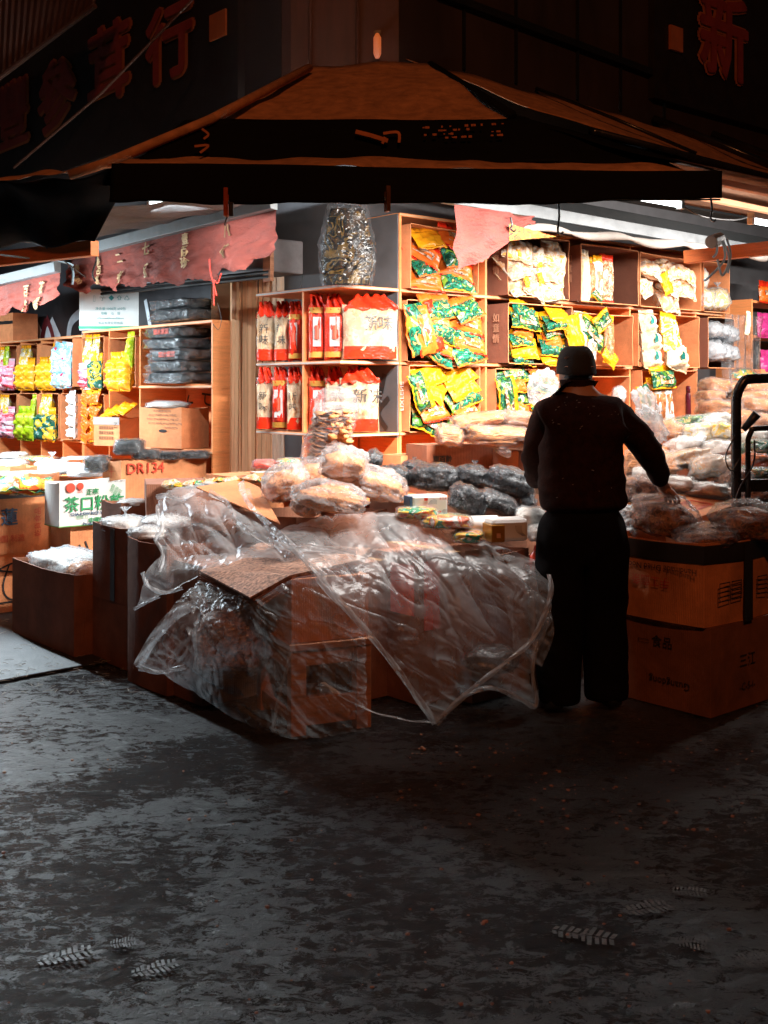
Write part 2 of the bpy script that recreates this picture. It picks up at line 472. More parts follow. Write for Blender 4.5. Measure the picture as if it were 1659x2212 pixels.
def lettering(s, size, fn, mat, parent, name='lettering', rot=0.0, bold=0.0, sx=1.0, mirror=False):
    if bold > 0:
        o0 = Vector(fn(0, 0)); nn = (Vector(fn(.01, 0)) - o0).cross(Vector(fn(0, .01)) - o0).normalized()
        mb = MB(); v, f = text2d(s, size, 0.0); c, si = math.cos(rot), math.sin(rot); q = bold * size * .9
        for k, (dx, dy) in enumerate(((0, 0), (q, 0), (-q, 0), (0, q), (0, -q), (q * .7, q * .7), (-q * .7, -q * .7), (q * .7, -q * .7), (-q * .7, q * .7))):
            mb.add([Vector(fn((x * sx + dx) * c - (y + dy) * si, (x * sx + dx) * si + (y + dy) * c)) + nn * (k * .0006) for x, y in v], f)
        return mb.build(name, mat, parent)
    """fn(u,v)->3-D point; text is centred on (0,0) of that mapping"""
    v, f = text2d(s, size, bold)
    c, si = math.cos(rot), math.sin(rot)
    pts = []
    for x, y in v:
        x *= sx
        if mirror: x = -x
        pts.append(fn(x * c - y * si, x * si + y * c))
    if not pts: return None
    return MB().add(pts, f).build(name, mat, parent)


def ribbon(mb, pts, w, fn, mi=0, closed=False):
    """painted stroke: pts are 2-D, fn maps to 3-D"""
    P = crom(np.array(pts), 6)
    L, Rr = [], []
    for i in range(len(P)):
        t = P[min(i + 1, len(P) - 1)] - P[max(i - 1, 0)]; t = t / (np.linalg.norm(t) + 1e-9)
        n = np.array([-t[1], t[0]]) * w / 2
        L.append(fn(*(P[i] + n))); Rr.append(fn(*(P[i] - n)))
    mb.grid([L, Rr], mi)


def face_map(face, lenR, lenL, u0, v0, off=0.004):
    if face == 'R': return lambda u, v: (u0 + u, -off, v0 + v)
    if face == 'L': return lambda u, v: (-off, lenL - u0 - u, v0 + v)
    if face == 'T': return lambda u, v: (u0 + u, v0 + v, off)

# ------------------------------------------------------------------ ground
def ground_material(name='wet_asphalt', wet=0.0, base=1.0):
    s = N(name)
    v = s.coord((1, 1, 1), False)
    big = s.noise(0.9, 3, 0.55, 0.5, v); bm = s.new('ShaderNodeMath', _operation='MULTIPLY_ADD'); bm.inputs[1].default_value = 0.6; bm.inputs[2].default_value = 0.2; s.link(big, bm.inputs[0]); big = bm.outputs[0]
    mid = s.noise(26, 9, 0.8, 0.4, v)
    smear = s.noise(13, 10, 0.85, 0.5, s.coord((1, 1.6, 1), False))
    grit = s.noise(75, 3, 0.85, 0, v)
    c = s.ramp(mid, [(0.3, (0.003 * base, 0.0035 * base, 0.004 * base)), (0.6, (0.008 * base, 0.010 * base, 0.012 * base)), (0.85, (0.030 * base, 0.032 * base, 0.034 * base))])
    s.link(c, s.b.inputs['Base Color'])
    a = s.new('ShaderNodeMath', _operation='ADD'); s.link(big, a.inputs[0]); s.link(smear, a.inputs[1])
    s.link(s.ramp(a.outputs[0], [(0.72, 0.47 - wet), (1.0, 0.34 - wet), (1.3, 0.20 - wet * .5)]), s.b.inputs['Roughness'])
    s.b.inputs['Specular IOR Level'].default_value = 0.95
    h = s.new('ShaderNodeMath', _operation='MULTIPLY'); h.inputs[1].default_value = 2.6; s.link(grit, h.inputs[0])
    h2 = s.new('ShaderNodeMath', _operation='MULTIPLY'); h2.inputs[1].default_value = 2.6
    s.link(s.noise(30, 9, 0.8, 0.4, s.coord((1, 1.3, 1), False)), h2.inputs[0])
    ad = s.new('ShaderNodeMath', _operation='ADD'); s.link(h.outputs[0], ad.inputs[0]); s.link(h2.outputs[0], ad.inputs[1])
    h3 = s.new('ShaderNodeMath', _operation='MULTIPLY'); h3.inputs[1].default_value = 2.5
    s.link(s.noise(7, 4, 0.6, 1.5, s.coord((1, 2.0, 1), False)), h3.inputs[0])
    ad2 = s.new('ShaderNodeMath', _operation='ADD'); s.link(ad.outputs[0], ad2.inputs[0]); s.link(h3.outputs[0], ad2.inputs[1])
    s.link(s.bump(ad2.outputs[0], 1.0, 0.010), s.b.inputs['Normal'])
    return s.m


def spread(a, b, n, far):
    m = list(np.linspace(a, b, n))
    return [a - far, a - far * 0.3, a - 6] + m + [b + 6, b + far * 0.3, b + far]


ASPH = ground_material()
g = MB()
gx, gy = spread(-4.2, 4.2, 420, 60), spread(1.6, 8.0, 340, 60)
P = []
for y in gy:
    row = []
    for x in gx:
        inn = max(0, min(1, (4.2 - abs(x)) * 2)) * max(0, min(1, (6.5 - y) * 0.8)) * (1 if y >= 1.6 else 0)
        z = -0.004 - 0.0065 * inn * (abs(nz((x, y * 1.6, 0), 5)) + 0.6 * abs(nz((x * 1.3, y * 2.0, 0), 15, 5)) - .35 * nz((x, y * 1.4, 2), 26, 3) * .5)
        row.append((x, y, z))
    P.append(row)
g.grid(P)
ground = g.build('ground', ASPH, smooth=True); tag(ground, 'dark wet trampled asphalt in front of the stall', 'ground', kind='structure')

SLAB = plain('wet_concrete_slab', (0.03, 0.033, 0.037), 0.62, var=0.4, scale=14, bump=0.8, bscale=70, spec=.3)
MUDP = plain('pressed_wet_mud', (0.022, 0.025, 0.027), 0.40, var=0.5, scale=40, bump=1.0, bscale=70, bdist=.008, spec=.9)
j0, j1 = Vector((-2.6, 5.15, 0)), Vector((-1.2, 6.45, 0))
m = MB(); m.prism([j0, j1, (-1.2, 9.6, 0), (-7, 13.5, 0), (-7, 1.2, 0), (-4.2, 3.66, 0)], (0, 0, 0.014))
o = m.build('pavement', SLAB, bevel=0.004); tag(o, 'smooth wet concrete pavement slab at the left behind a straight joint', 'pavement', kind='structure')


def footprint(px, py, wpx, hpx, ang, tread):
    Y = YZ(py, 0); c = W(px, py, Y); L = wpx / F * Y / 2; Wd = hpx / F * Y / 2 * (Y / H) * 0.9
    fn = lambda u, v: (c.x + u * math.cos(ang) - v * math.sin(ang), c.y + u * math.sin(ang) + v * math.cos(ang), 0.0018)
    mb = MB()
    def half(u): return Wd * (max(0, 1 - abs(u) ** 2.6)) ** 0.5 * (1 - 0.28 * math.exp(-((u + 0.25) / 0.22) ** 2))
    if tread:
        n = 9
        for i in range(n):
            u0 = -0.93 + 1.86 * i / n; u1 = u0 + 1.1 / n; h0 = half((u0 + u1) / 2) * (.8 + .35 * abs(nz((i, px * .01, 0), 2.3))); u0 += .05 * nz((i, 3, px), 1.7)
            for sg in (-1, 1):
                k = len(mb.v)
                q = [(u0 * L, sg * 0.003), (u1 * L, sg * 0.003), ((u1 + 0.07) * L, sg * h0), ((u0 + 0.07) * L, sg * h0)]
                mb.add([fn(*p) for p in q], [(0, 1, 2, 3)])
    else:
        R1 = [fn(-L + 2 * L * i / 24, half(-1 + 2 * i / 24) * (1 + 0.18 * nz((i, 0, px), 0.5))) for i in range(25)]
        R2 = [fn(-L + 2 * L * i / 24, -half(-1 + 2 * i / 24) * (1 + 0.18 * nz((i, 5, px), 0.5))) for i in range(25)]
        mb.grid([R1, R2])
    return mb.build('footprint', MUDP, ground)


for a in [(141, 2065, 130, 40, 0.5, 1), (266, 2037, 60, 30, 0.3, 1), (335, 2092, 110, 34, 0.5, 1),
          (1490, 1926, 80, 30, -0.2, 1), (1398, 1962, 120, 36, 0.35, 1), (1262, 2020, 150, 44, -0.35, 1), (1493, 2038, 76, 34, -0.3, 1), (1634, 2074, 90, 44, 0.2, 1)]:
    footprint(*a)

rnd = random.Random(7)
mb = MB()
for i in range(420):
    if i < 230: px, py = rnd.uniform(850, 1640), rnd.uniform(1600, 1800)
    else: px, py = rnd.uniform(0, 1659), rnd.uniform(1500, 2200)
    Y = YZ(py, 0); c = W(px, py, Y); r = rnd.choice([0.002, 0.003, 0.004, 0.007]) * rnd.uniform(0.7, 1.3)
    P = [[(c.x + x, c.y + y, z + r * 0.3) for x, y, z in row] for row in blob(r, r * rnd.uniform(0.6, 1.2), r * 0.6, i, 0.2, 1.5, 1, 0, 6, 4)]
    mb.grid(P)
o = mb.build('grit', plain('brown_grit', (0.30, 0.14, 0.08), 0.6, var=0.5)); tag(o, 'scattered brown grit and crumbs on the wet asphalt', 'grit', kind='stuff')
mb = MB()
for i in range(160):
    px, py = rnd.uniform(0, 330), rnd.uniform(1330, 1500)
    Y = YZ(py, 0.015); c = W(px, py, Y); a = rnd.uniform(0, 3.1); L = rnd.uniform(0.01, 0.035)
    mb.tube([(c.x - L * math.cos(a), c.y - L * math.sin(a), 0.018), (c.x, c.y + 0.004, 0.02), (c.x + L * math.cos(a), c.y + L * math.sin(a), 0.018)], 0.0009, 4)
o = mb.build('straw_bits', plain('pale_straw', (0.5, 0.42, 0.33), 0.6)); tag(o, 'pale straw bits scattered on the pavement beside the low carton', 'straw', kind='stuff')

# ------------------------------------------------------------------ building
sky = MB()
for a in range(1): pass
bld = thing('corner_shop', 'dark two-sided corner shop building rising above the awnings', 'building', C0)
M0 = Matrix.Translation(-C0)
def fr(x, y, z, f=FR, o=C0): return f.P(x, y, z) - o
m = MB(); m.prism([fr(-0.05, 0.42, 0), fr(-0.05, 0.55, 0), fr(9, 0.55, 0), fr(9, 0.42, 0)], (0, 0, 3.25)); m.build('lower_wall', WALL_GRY, bld)
m = MB(); m.prism([fr(-0.05, 0.56, 0), fr(-0.05, 9, 0), fr(0.1, 9, 0), fr(0.1, 0.56, 0)], (0, 0, 3.25)); m.build('lower_wall', WALL_GRY, bld)
m = MB(); m.prism([fr(0, 0, 0), fr(9, 0, 0), fr(9, 0.55, 0), fr(0, 0.55, 0)], (0, 0, 3.2)); 
m.v = [(x, y, z + 3.26) for x, y, z in m.v]; m.build('upper_wall', WALL_DK, bld)
m = MB(); m.prism([fr(-0.47, 0.5, 3.26), fr(-0.003, 0, 3.26), fr(-0.003, 0.6, 3.26), fr(-0.47, 0.6, 3.26)], (0, 0, 3.2)); m.build('corner_wall', WALL_MD, bld)
m = MB(); m.prism([fr(-0.47, 0.61, 3.26), fr(-0.003, 0.61, 3.26), fr(-0.003, 9, 3.26), fr(-0.47, 9, 3.26)], (0, 0, 3.2)); m.build('upper_wall', WALL_DK, bld)
# cladding joints of the upper facade
m = MB()
for x in (0.55, 1.05, 1.7, 2.2, 2.75): m.box((0, 0, 0), (0.015, 0.02, 1.9), M=Matrix.Translation(fr(x, -0.021, 3.6)) @ Matrix.Rotation(ANG_R, 4, 'Z'))
m.build('cladding_joint', BLACK, bld)
m = MB(); m.prism([fr(0.3, -0.05, 4.02), fr(3.1, -0.05, 3.9), fr(3.1, -0.02, 3.9), fr(0.3, -0.02, 4.02)], (0, 0, 0.05)); m.build('conduit', BLACK, bld)
m = MB()
for t in (0.18, 0.62): 
    a = fr(-0.47, 0.5, 3.4).lerp(fr(0, 0, 3.4), t); m.tube([a + Vector((0, -0.02, 0)), a + Vector((0, -0.02, 2.4))], 0.012)
m.build('downpipe', WALL_MD, bld)
# glowing orange capsule standing in for a light glint on the corner
glint = thing('glint_capsule', 'small glowing capsule imitating an orange glint on the dark corner above the central awning', 'imitated glint', W(815, 100, 6.9))
m = MB(); m.tube([(0, 0, -0.075), (0, -0.01, -0.05), (0, -0.01, 0.05), (0, 0, 0.075)], [0.012, 0.024, 0.024, 0.012], 12); m.build('glass', emit('orange_glint', (1.0, 0.16, 0.02), 0.28), glint, True)  # weak emission imitates a reflected streak, no real lamp here
m = MB(); m.box((-0.02, 0.0, 0.075), (0.02, 0.12, 0.1)); m.build('bracket', BLACK, glint)

# shop signs
SL_o = C0 - uR * 0.47
sgn = thing('shop_sign', 'dark sign board with four big dull red characters on the left facade', 'sign', SL_o)
def sl(y, z, off=0.0): return uL * y + Vector((0, 0, z)) - uR * off
ya, yb = reach(SL_o, uL, 530), 8.5
m = MB(); m.prism([sl(ya, 3.35, 0.003), sl(yb, 3.35, 0.003), sl(yb, 3.35, 0.06), sl(ya, 3.35, 0.06)], (0, 0, 1.5)); m.build('sign_board', plain('black_sign_board', (0.016, 0.013, 0.013), 0.6), sgn)
def sign_char(ch, px, py, hpx, O, u, off_dir, parent, asp=1.0):
    t = reach(O, u, px); p = O + u * t; Y = p.y; z = ZY(py, Y); s = hpx / F * Y * 1.08
    rt = -u if u == uL else u
    for k, (off, mt, bo) in enumerate(((0.075, SIGN_E, 0.055), (0.09, SIGN_R, 0.028))):
        fn = lambda a, b: (p - O) + rt * a * asp + Vector((0, 0, z + b)) + off_dir * off
        lettering(ch, s, fn, mt, parent, 'character_edge' if k == 0 else 'character', bold=bo)
for ch, px, py, h in (('豐', 47, 262, 140), ('參', 142, 222, 150), ('茸', 256, 152, 160), ('行', 388, 108, 158)):
    sign_char(ch, px, py, h, SL_o, uL, -uR, sgn, 1.2)
m = MB()
for px, py, w, h in ((492, 60, 34, 56),):
    t = reach(SL_o, uL, px); Y = (SL_o + uL * t).y
    m.prism([sl(t - .1, ZY(py + h / 2, Y), .07), sl(t + .1, ZY(py + h / 2, Y), .07), sl(t + .1, ZY(py + h / 2, Y), .085), sl(t - .1, ZY(py + h / 2, Y), .085)], (0, 0, h / F * Y))
m.build('plaque', SIGN_E, sgn)
sg2 = thing('shop_sign', 'dark sign board with one big dull red character on the right facade', 'sign', C0)
xa = FR.px(1400)
m = MB(); m.prism([fr(xa, -0.06, 3.75), fr(8, -0.06, 3.75), fr(8, -0.003, 3.75), fr(xa, -0.003, 3.75)], (0, 0, 1.7)); m.build('sign_board', plain('black_sign_panel', (0.016, 0.013, 0.013), 0.6), sg2)
sign_char('新', 1545, 98, 178, C0, uR, -uL, sg2, 1.0)
t = FR.px(1443); Y = FR.P(t, 0, 0).y
m = MB(); m.prism([fr(t - .08, -.085, ZY(115, Y)), fr(t + .08, -.085, ZY(115, Y)), fr(t + .08, -.062, ZY(115, Y)), fr(t - .08, -.062, ZY(115, Y))], (0, 0, .19)); m.build('plaque', SIGN_E, sg2)

# diagonal stay pole crossing the left sign, ribbed eave at the top left
o = MB().tube([W(30, 362, 7.6), W(215, 205, 7.3), W(425, -10, 7.0)], 0.009).build('stay_pole', WALL_MD); tag(o, 'thin diagonal stay pole crossing in front of the left sign characters', 'pole')
m = MB(); P = []
for i in range(61):
    t = i / 60; a = W(-60, 210, 8.6).lerp(W(205, 10, 7.8), t); b = W(-60, -160, 8.2).lerp(W(260, -160, 7.5), t)
    d = Vector((0, -0.012 * math.sin(i * 2.1), 0)); P.append([a + d, b + d])
m.grid(P); m.tube([W(-60, 212, 8.55), W(205, 12, 7.75)], 0.02)
o = m.build('ribbed_eave', WALL_MD); tag(o, 'ribbed metal eave at the top left above the sign', 'eave')


# ------------------------------------------------------------------ awnings
def sheet_pts(c, nu, nv, amp=0.01, freq=3.0, seed=0.0, sag=0.0):
    """c = corners tl, tr, br, bl"""
    tl, tr, br, bl = [Vector(p) for p in c]
    nrm = (tr - tl).cross(bl - tl).normalized(); P = []
    for j in range(nv + 1):
        row = []
        for i in range(nu + 1):
            u, v = i / nu, j / nv
            p = (tl.lerp(tr, u)).lerp(bl.lerp(br, u), v)
            p = p + nrm * (amp * nz(p, freq, seed) * 2) - Vector((0, 0, sag * 4 * u * (1 - u) * v))
            row.append(p)
        P.append(row)
    return P


aw = thing('central_awning', 'wide corner awning with brown fabric roof and black front valance', 'awning', (0, 5, 2.4))
LO = Vector((0, 5, 2.4))
def awn(name, corners, mat, nu=24, nv=8, amp=0.012, freq=3, seed=0, sag=0):
    P = [[q - LO for q in r] for r in sheet_pts(corners, nu * 2, nv * 2, amp, freq, seed, sag)]
    if name == 'valance':
        for k, r in enumerate(P):
            for q in r: q.z += (k / (len(P) - 1)) * (.016 * nz((q.x * 2.2, 0, 0), 1.0, 3) + .006 * nz((q.x * 9, 0, 0), 1.0, 5))
    m = MB(); m.grid(P); o = m.build(name, mat, aw, True)
    so = o.modifiers.new('cloth_thickness', 'SOLIDIFY'); so.thickness = 0.004
    return o
awn('roof_panel', [W(672, 140, 6.7), W(922, 138, 6.7), W(1100, 262, 5.5), W(452, 277, 5.5)], TARP_BR, amp=0.015)
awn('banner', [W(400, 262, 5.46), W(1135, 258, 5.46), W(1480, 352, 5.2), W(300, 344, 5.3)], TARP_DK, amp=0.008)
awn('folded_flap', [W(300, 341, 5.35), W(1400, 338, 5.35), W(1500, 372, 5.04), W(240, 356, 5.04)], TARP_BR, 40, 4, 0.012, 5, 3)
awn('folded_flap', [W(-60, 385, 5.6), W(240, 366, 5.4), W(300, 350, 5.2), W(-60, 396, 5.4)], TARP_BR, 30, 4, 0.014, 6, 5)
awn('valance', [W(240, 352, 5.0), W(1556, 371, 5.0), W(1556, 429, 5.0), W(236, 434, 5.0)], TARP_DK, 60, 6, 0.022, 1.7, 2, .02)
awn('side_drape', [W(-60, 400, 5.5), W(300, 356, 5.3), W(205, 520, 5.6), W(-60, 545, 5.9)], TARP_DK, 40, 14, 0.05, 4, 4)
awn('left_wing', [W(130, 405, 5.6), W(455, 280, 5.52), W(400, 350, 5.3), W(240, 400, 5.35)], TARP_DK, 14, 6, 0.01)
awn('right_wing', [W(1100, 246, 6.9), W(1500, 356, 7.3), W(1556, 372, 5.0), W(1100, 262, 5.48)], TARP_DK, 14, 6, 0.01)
m = MB(); m.tube([W(150, 378, 5.25) - LO, W(230, 352, 5.25) - LO, W(455, 258, 5.4) - LO, W(668, 146, 6.45) - LO], 0.024, 8); m.build('hip_edge', TARP_BR, aw, True)
m = MB(); m.tube([W(1104, 250, 5.6) - LO, W(930, 142, 6.75) - LO], 0.03, 8); m.build('hip_edge', TARP_DK, aw, True)
m = MB()
m.tube([W(236, 432, 5.02) - LO, W(860, 434, 5.02) - LO, W(1556, 431, 5.02) - LO], 0.004, 6); m.build('valance_hem', TARP_DK, aw)
# marks on the banner
def banner(u, v): return W(u, v, 5.29 + (300 - v) * 0.002) - LO
m = MB(); ribbon(m, [(768, 284), (800, 292), (838, 304)], 9, banner); ribbon(m, [(828, 288), (860, 286), (862, 308)], 6, banner); ribbon(m, [(832, 296), (826, 310)], 6, banner); m.build('banner_marking', SIGN_E, aw); m = MB()
ribbon(m, [(436, 278), (450, 290), (440, 300)], 5, banner); ribbon(m, [(420, 316), (450, 314), (432, 330)], 5, banner)
m.build('banner_marking', SIGN_E, aw)
r2 = random.Random(3); m = MB()
for i in range(34):
    x = r2.uniform(905, 1085); y = r2.choice([272, 280, 288, 296]) - (x - 905) * 0.05 + 4; w = r2.uniform(3, 9)
    ribbon(m, [(x, y), (x + w, y)], r2.uniform(2, 5), banner)
m.build('banner_small_print', SIGN_E, aw)

# right awning: fabric roof along the right shop front
ra = thing('right_awning', 'long brown fabric awning roof sloping along the right shop front', 'awning', C0)
P = sheet_pts([fr(0.05, -0.01, 3.58), fr(6, -0.01, 3.5), fr(6, -0.95, 2.98), fr(0.75, -0.95, 3.06)], 50, 10, 0.02, 2, 1)
m = MB(); m.grid(P); o = m.build('fabric_roof', TARP_BR, ra, True); so = o.modifiers.new('cloth_thickness', 'SOLIDIFY'); so.thickness = 0.004
m = MB(); m.tube([fr(0.7, -0.96, 3.05), fr(6, -0.96, 2.965)], 0.028); m.build('front_rail', TUBE_BLK, ra, True)
m = MB()
for x in (1.25, 2.6, 3.4): m.tube([fr(x, -0.02, 3.6), fr(x + 0.25, -0.5, 3.34), fr(x + 0.5, -0.98, 3.06)], 0.012 if x < 2 else 0.03)
m.build('rafter', TUBE_BLK, ra, True)
# corrugated roof seen from below on the right
cr = thing('corrugated_roof', 'rusty corrugated metal roof seen from below at the right', 'roof', C0)
m = MB(); P = []
for i in range(141):
    t = i / 140; y = -1.32 + 1.42 * t; z = 2.86 + 0.10 * t + 0.010 * math.sin(i * math.pi / 1.5)
    P.append([fr(0.2, y, z), fr(6.5, y - 0.1, z + 0.02)])
m.grid(P); m.build('sheet', ROOFM, cr, True)
def beam(a, b, w, h, name, mat, parent=None, o=Vector((0, 0, 0))):
    a, b = Vector(a), Vector(b); d = (b - a).normalized(); s = d.cross(Vector((0, 0, 1))).normalized() * (w / 2); u = s.cross(d).normalized() * (h / 2)
    m = MB(); m.prism([a - s - u - o, a + s - u - o, a + s + u - o, a - s + u - o], b - a); return m.build(name, mat, parent, bevel=0.003)
beam(FR.P(-0.2, -0.95, 2.80), FR.P(6, -0.95, 2.76), 0.05, 0.035, 'roof_batten', BEAM_BR, cr, C0)
beam(FR.P(0.4, -1.28, 2.80), FR.P(6, -1.32, 2.80), 0.05, 0.04, 'roof_batten', BEAM_BR, cr, C0)
beam(FR.P(0.4, -0.4, 2.84), FR.P(6, -0.4, 2.84), 0.16, 0.02, 'roof_panel', TARP_DK, cr, C0)

# fluorescent tubes
COOL, WARM = (0.80, 0.93, 1.0), (1.0, 0.94, 0.87)
def tube_light(frame, x0, x1, y, z, label, e, wall=.62, tilt=0.0, ang=42, spread=None):
    a, b = frame.P(x0, y, z), frame.P(x1, y, z + tilt); c = (a + b) / 2; L = (b - a).length
    t = thing('fluorescent_tube', label, 'lamp', c, frame.ang, 'fluorescent tubes under the roofs')
    m = MB(); m.tube([(-L / 2 + .02, 0, -0.035), (L / 2 - .02, 0, -0.035)], 0.014, 10); m.build('tube', TUBE_E, t, True)
    m = MB(); m.box((-L / 2, -0.025, -0.015), (L / 2, 0.025, 0.02)); m.build('batten', CARD_W, t)
    for s in (-1, 1): MB().box((s * L / 2 - .015, -0.018, -0.055), (s * L / 2 + .015, 0.018, -0.016)).build('lamp_holder', CARD_W, t)
    for s, k in ((1, wall), (-1, 1 - wall)):
        if k <= 0: continue
        q = lamp('tube_glow', 'AREA', (0, s * .012, -0.06), e * k, WARM if frame is FR else COOL, L, 0.05, parent=t)
        q.rotation_euler = (s * R(ang), 0, 0)
        if spread: q.data.spread = R(spread)
E_ = 5.0
tube_light(FR, -1.05, -0.45, -1.48, 2.50, 'fluorescent tube hidden behind the black valance, near the shop corner', 16 * E_, 1.0, ang=50, spread=132)
tube_light(FR, -0.3, 0.85, -1.48, 2.592, 'lit tube showing just under the right part of the black valance', 15 * E_, 1.0, ang=50, spread=132)
tube_light(FR, 1.62, 2.8, -1.46, 2.58, 'lit tube at the right edge under the corrugated roof', 17 * E_, .95, ang=48)
tube_light(FL, 0.9, 1.6, -0.96, 2.61, 'short tube hidden behind the left part of the black valance', 24 * E_, 1.0, ang=48, spread=145)
tube_light(FR, 3.0, 4.2, -1.9, 2.42, 'unseen tube added beyond the right edge to light the shelves from the front', 14 * E_, .93)  # added fill tube out of view, brightens the shelf fronts
tube_light(FL, -1.95, -0.80, -1.25, 2.13, 'tube just beyond the left edge, in front of the low shelf', 70 * E_, .20)
tube_light(FL, -3.60, -2.40, -1.1, 2.48, 'second tube beyond the left edge, farther along the left front', 12 * E_, .6)

# ------------------------------------------------------------------ left and right retractable awnings with torn red cloth
def scallop(u, n, d): return d * abs(math.sin(u * n * math.pi)) ** 0.7
def valance(name, label, a, b, drop, n, seed, texts, mat=CLOTH_R, cut=None, pole=True):
    """a,b world ends of the pole (left, right as seen)"""
    a, b = Vector(a), Vector(b); d = b - a; L = d.length; d.normalize(); nrm = Vector((0, 0, 1)).cross(d).normalized()
    if nrm.y > 0: nrm = -nrm
    t = thing(name, label, 'awning', a)
    def S(u, v):
        """u in metres along, v drop in metres"""
        w = 0.03 * math.sin(u * 5 + seed) * min(1, v * 4) + 0.07 * nz((u, v * 1.5, 0), 3, seed) * min(1, v * 5) + .03 * nz((u + v, v * 3, 0), 9, seed) * min(1, v * 6)
        return d * u + Vector((0, 0, -v)) + nrm * (w + 0.01)
    m = MB(); P = []
    nu, nv = 220, 20
    for i in range(nu + 1):
        u = i / nu; dr = cut(u) if cut else drop * (0.80 + 0.14 * nz((u * 3, seed, 0), 1)) + scallop(u, n, 0.06)
        P.append([S(u * L, dr * j / nv) for j in range(nv + 1)])
    m.grid(P); m.build('cloth', mat, t, True)
    if pole:
        m = MB(); m.prism([(0, 0, -0.005), Vector(nrm) * 0.05, Vector(nrm) * 0.06 + Vector((0, 0, 0.075)), (0, 0, 0.085)], d * L); m.build('front_bar', POLE_W, t, bevel=0.004)
        m = MB()
        m.box((-0.03, -0.05, -0.03), (0.03, 0.02, 0.09)); m.build('end_cap', BLACK, t)
    for s, u, v, size in texts:
        def fn(x, y, u=u, v=v): return S(u * L + x, v - y) + nrm * 0.018
        lettering(s, size, fn, GOLD_INK, t, 'gold_character', bold=0.03)
    return t, S, L
pa = W(600, 452, 6.62); pbx = reach(Vector((pa.x, pa.y, 0)), uL, 150)
pb = Vector((pa.x, pa.y, 0)) + uL * pbx; pb.z = ZY(562, pb.y)
def cutL(u):
    q = (u * 6.3 + .1) % 1.0; tri = (q / .8 if q < .8 else (1 - q) / .2)
    return (.20 + .10 * math.sin(min(1, u * 1.25) * 1.57)) * (1.0 if u < 0.86 else 1 - (u - 0.86) * 1.4) + 0.055 * tri + .03 * nz((u * 9, 0, 1), 1.3) + .014 * nz((u * 60, 0, 1), 1)
valance('red_valance_awning', 'faded red scalloped awning cloth with gold characters hanging from a white bar', pb, pa, 0.42, 6, 1.3,
        [('二', .30, .08, .08), ('折', .30, .22, .10), ('七', .46, .07, .10), ('折', .46, .22, .10), ('八', .82, .07, .09), ('折', .82, .20, .09), ('壹', .08, .10, .07), ('參', .08, .18, .07),
         ('參', .19, .07, .07), ('百', .19, .14, .07), ('齡', .19, .21, .07), ('壹', .64, .06, .08), ('百', .64, .14, .08), ('珍', .64, .22, .08)], cut=cutL)
qa = W(132, 588, 8.3); qb_ = Vector((qa.x, qa.y, 0)) + uL * 2.2; qb_.z = qa.z - 0.04
valance('red_valance_awning', 'faded red awning cloth at the far left under a second white bar', qb_, qa, 0.24, 5, 4.7,
        [('百', .75, .1, .10), ('合', .75, .22, .10), ('花', .88, .1, .10), ('膠', .88, .22, .10)])
# right: steel gutter bar, torn red rag and rolled cloth
ga = W(966, 424, 6.35); ga.z = 2.60
g2 = Vector((ga.x, ga.y, 0)) + uR * 4.6; g2.z = 2.54
def cutR(u): return max(0.02, (0.40 - 0.9 * u) if u < 0.33 else 0.06 + 0.02 * math.sin(u * 40)) + 0.05 * abs(nz((u * 20, 0, 0), 1)) 
def cutR1(u): return max(0.05, 0.36 * (1 - (u * 1.02) ** 1.6)) + 0.03 * abs(nz((u * 14, 0, 3), 1))
rt = thing('torn_awning', 'steel awning bar along the right front carrying a torn red rag', 'awning', ga)
beam(ga + uL * 0.03, g2 + uL * 0.03, 0.05, 0.075, 'front_bar', STEEL, rt, ga)
beam(ga + uL * 0.10 + Vector((0, 0, .09)), g2 + uL * 0.10 + Vector((0, 0, .09)), 0.03, 0.07, 'upper_bar', TARP_DK, rt, ga)
m = MB(); P = []
for i in range(41):
    u = i / 40; P.append([uR * (0.03 + u * 0.66) - uL * (0.02 + 0.05 * nz((u * 2, j / 8, 1), 2.5) + 0.02 * j / 10) + Vector((0, 0, -0.05 - cutR1(u) * j / 10 + 0.0 * u)) for j in range(11)])
m.grid(P); m.build('torn_red_rag', plain('torn_red_rag_cloth', (0.13, 0.016, 0.010), 0.85, var=.5, scale=9, bump=1.0, bscale=16, stretch=(1, 1, 3), bdist=.015), rt, True)
m = MB(); P = []
for i in range(25):
    u = i / 24; P.append([uR * (0.46 + u * 0.42) - uL * (0.05 + 0.03 * nz((u * 3, j / 3, 1), 3)) + Vector((0, 0, -0.12 - 0.04 * u - 0.10 * (1 - u) * j / 6)) for j in range(7)])
m.grid(P); m.build('torn_yellow_print', CLOTH_Y, rt, True)
m = MB()
m.tube([ga + uR * s + Vector((0, 0, -0.125 + 0.05 * (s / 3.4) + 0.012 * math.sin(s * 9))) - ga for s in np.linspace(0.50, 3.35, 60)], [0.006 + 0.034 * abs(math.sin(s * 4.4)) ** 0.5 * (0.5 + 0.5 * s / 3) for s in np.linspace(0.05, 3.35, 60)], 8)
m.build('rolled_white_cloth', CLOTH_W, rt, True)
m = MB(); P = []
for i in range(60):
    u = i / 59; P.append([uR * (0.65 + u * 3.9) + uL * (0.02) + Vector((0, 0, -0.03 - 0.07 * j / 4)) for j in range(5)])
m.grid(P); m.build('cloth_roll_backing', TARP_DK, rt, True)

